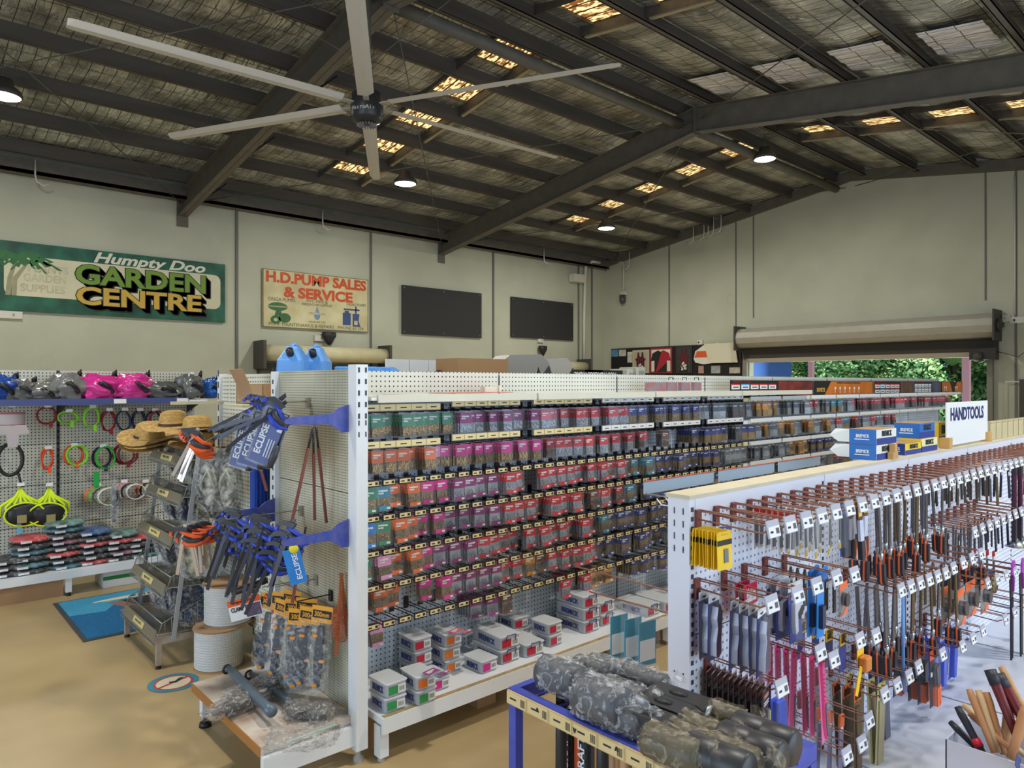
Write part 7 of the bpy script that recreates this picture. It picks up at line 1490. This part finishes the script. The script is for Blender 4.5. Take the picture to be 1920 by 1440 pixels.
for u, v, lb, hm in ((1272, 1322, 'black iron sledge head with white face, furthest of three', ASH), (1243, 1337, 'black iron sledge head, middle of three', mat('handle_amber', (240,150,40), .5)), (1216, 1358, 'black iron sledge head, nearest of three', SCG)): p = onT(u, v, WZ+.03); splitter((p.x, p.y, WZ+.029), 4, lb, hm)
for u, v, r, l, lb, hm in ((1052, 1272, .040, .12, 'clear-bagged wire-like hammer head at the table left corner', SCG), (1110, 1250, .028, .10, 'clear-bagged flat head behind the left corner bag', ASH), (1135, 1248, .028, .10, 'clear-bagged dark head at the table back edge', SCG), (1208, 1272, .030, .12, 'long clear-bagged grey head at the back rail', ASH), (1122, 1325, .044, .13, 'large clear-bagged round hammer head at the front', SCG), (1165, 1300, .032, .12, 'clear-bagged head with orange mark in the table middle', ASH), (1150, 1352, .03, .10, 'small clear bag drooping over the ticket strip', ASH)):
    p = onT(u, v); mallet((max(WX0+.04, p.x), p.y, WZ+r), 4, lb, BGW, hm, mat('mallet_grey', (84,86,92), .5, var=.2), l, r)
for i, (u, hm, lb) in enumerate(((1062, 'o', 'orange and black lettered hammer handle under the table, left one'), (1092, 'o', 'orange and black lettered hammer handle under the table, right one'))):
    p = on_x(u, 1400, WX0+.12); t = thing('long_handled_hammer', lb, 'handle', (p.x, p.y, .30)); m = MB(); m.box(-.012, .0, -.016, .016, 0, .56, HOR_); m.build('orange_side', t); m = MB(); m.tube([(0.002, -.012, 0), (0.002, -.012, .56)], .018, SCG, 10); m.build('black_grip', t)
    m = MB(); m.text('SUPERCRAFT', .03, TICK, T(-.0165, -.012, .40, rx=0, ry=0, rz=-90) @ T(ry=-90), width=.2, off=.02); m.build('lettering', t)
for i, u in enumerate((1128, 1152, 1172)): p = on_x(u, 1400, WX0+.12); m = MB(); m.tube([(0, 0, .30), (0, 0, .6), (0, 0, .88)], [.018, .016, .015], ASH, 10); tag(m.build('hammer_handle', loc=(p.x, p.y, 0)), 'plain timber hammer handle hanging under the table, %s from left' % ORD[i], 'handle')
# ------------------------------------------------------------------ white bin of hammer handles
BW = mat('bin_white', (224,226,238), .4)
t = thing('handle_bin', 'white open metal bin full of hammer handles', 'bin', (2.80, .585, .2005)); w_, d_, h_ = .26, .26, .20
for q in ((0, w_, 0, .004, 0, h_), (0, w_, d_-.004, d_, 0, h_), (0, .004, 0, d_, 0, h_), (w_-.004, w_, 0, d_, 0, h_), (0, w_, 0, d_, 0, .004)): m = MB(); m.box(*q, BW); m.build('side', t)
WD = {'ash': ASH, 'tan': mat('handle_tan', (198,142,96), .5, var=.15, scale=8), 'pale': mat('handle_pale', (220,186,140), .5, var=.1, scale=8), 'black': HBLK, 'red': mat('handle_maroon', (110,36,40), .35, var=.1)}
hs = [(1817, 1292, 1850, 1375, .013, 'tan', 'slim tan handle at the left of the bin'), (1834, 1294, 1860, 1375, .013, 'pale', 'pale slim handle, second of the upright three'), (1849, 1298, 1872, 1378, .014, 'tan', 'orange-tan handle, third of the upright three'), (1897, 1298, 1886, 1380, .019, 'ash', 'thick ash handle standing at the bin middle'), (1806, 1322, 1892, 1392, .013, 'pale', 'long pale handle lying diagonally over the bin'),
      (1795, 1325, 1838, 1403, .014, 'black', 'black handle with red collar leaning left'), (1782, 1354, 1830, 1402, .012, 'black', 'shorter black handle leaning furthest left'), (1857, 1258, 1892, 1345, .018, 'red', 'dark red handle with black tip, left one'), (1873, 1266, 1915, 1345, .018, 'red', 'dark red handle with black tip, middle one'), (1877, 1250, 1925, 1340, .013, 'ash', 'brown and timber handle behind the red ones'), (1925, 1325, 1905, 1390, .018, 'tan', 'tan handle at the right edge of the bin'), (1818, 1338, 1872, 1385, .012, 'tan', 'tan handle under the long diagonal one')]
for i, (u0, v0, u1, v1, r, c, lb) in enumerate(hs):
    bz = 2.85+.02*(i % 5); a = on_x(u0, v0, bz+.04); b = on_x(u1, v1, bz); b.y = max(.60, min(.83, b.y)); d = (b-a); e = b+d.normalized()*.06
    if e.z < .215: e = b
    t = thing('hammer_handle', lb, 'handle', a); m = MB(); m.tube([(0, 0, 0), (e-a)*.15, (e-a)*.6, (e-a)], [r*.8, r, r*.85, r*.75], WD[c], 10); m.build('shaft', t)
    if c == 'red': m = MB(); m.tube([(e-a)*-.02, (e-a)*.22], r*1.08, HBLK, 10); m.build('tip', t)
    if 'red collar' in lb: m = MB(); m.tube([(b-a)*.78, (b-a)*.98], r*1.08, mat('collar_red', (220,30,60), .4), 10); m.build('red_collar', t)
m = MB(); m.box(-.03, .03, -.002, .0, -.04, .0, NAVY, T(ry=40)); tag(m.build('blue_tag', loc=on_x(1910, 1418, 2.795)), 'small blue tag at the near corner of the white bin', 'tag')
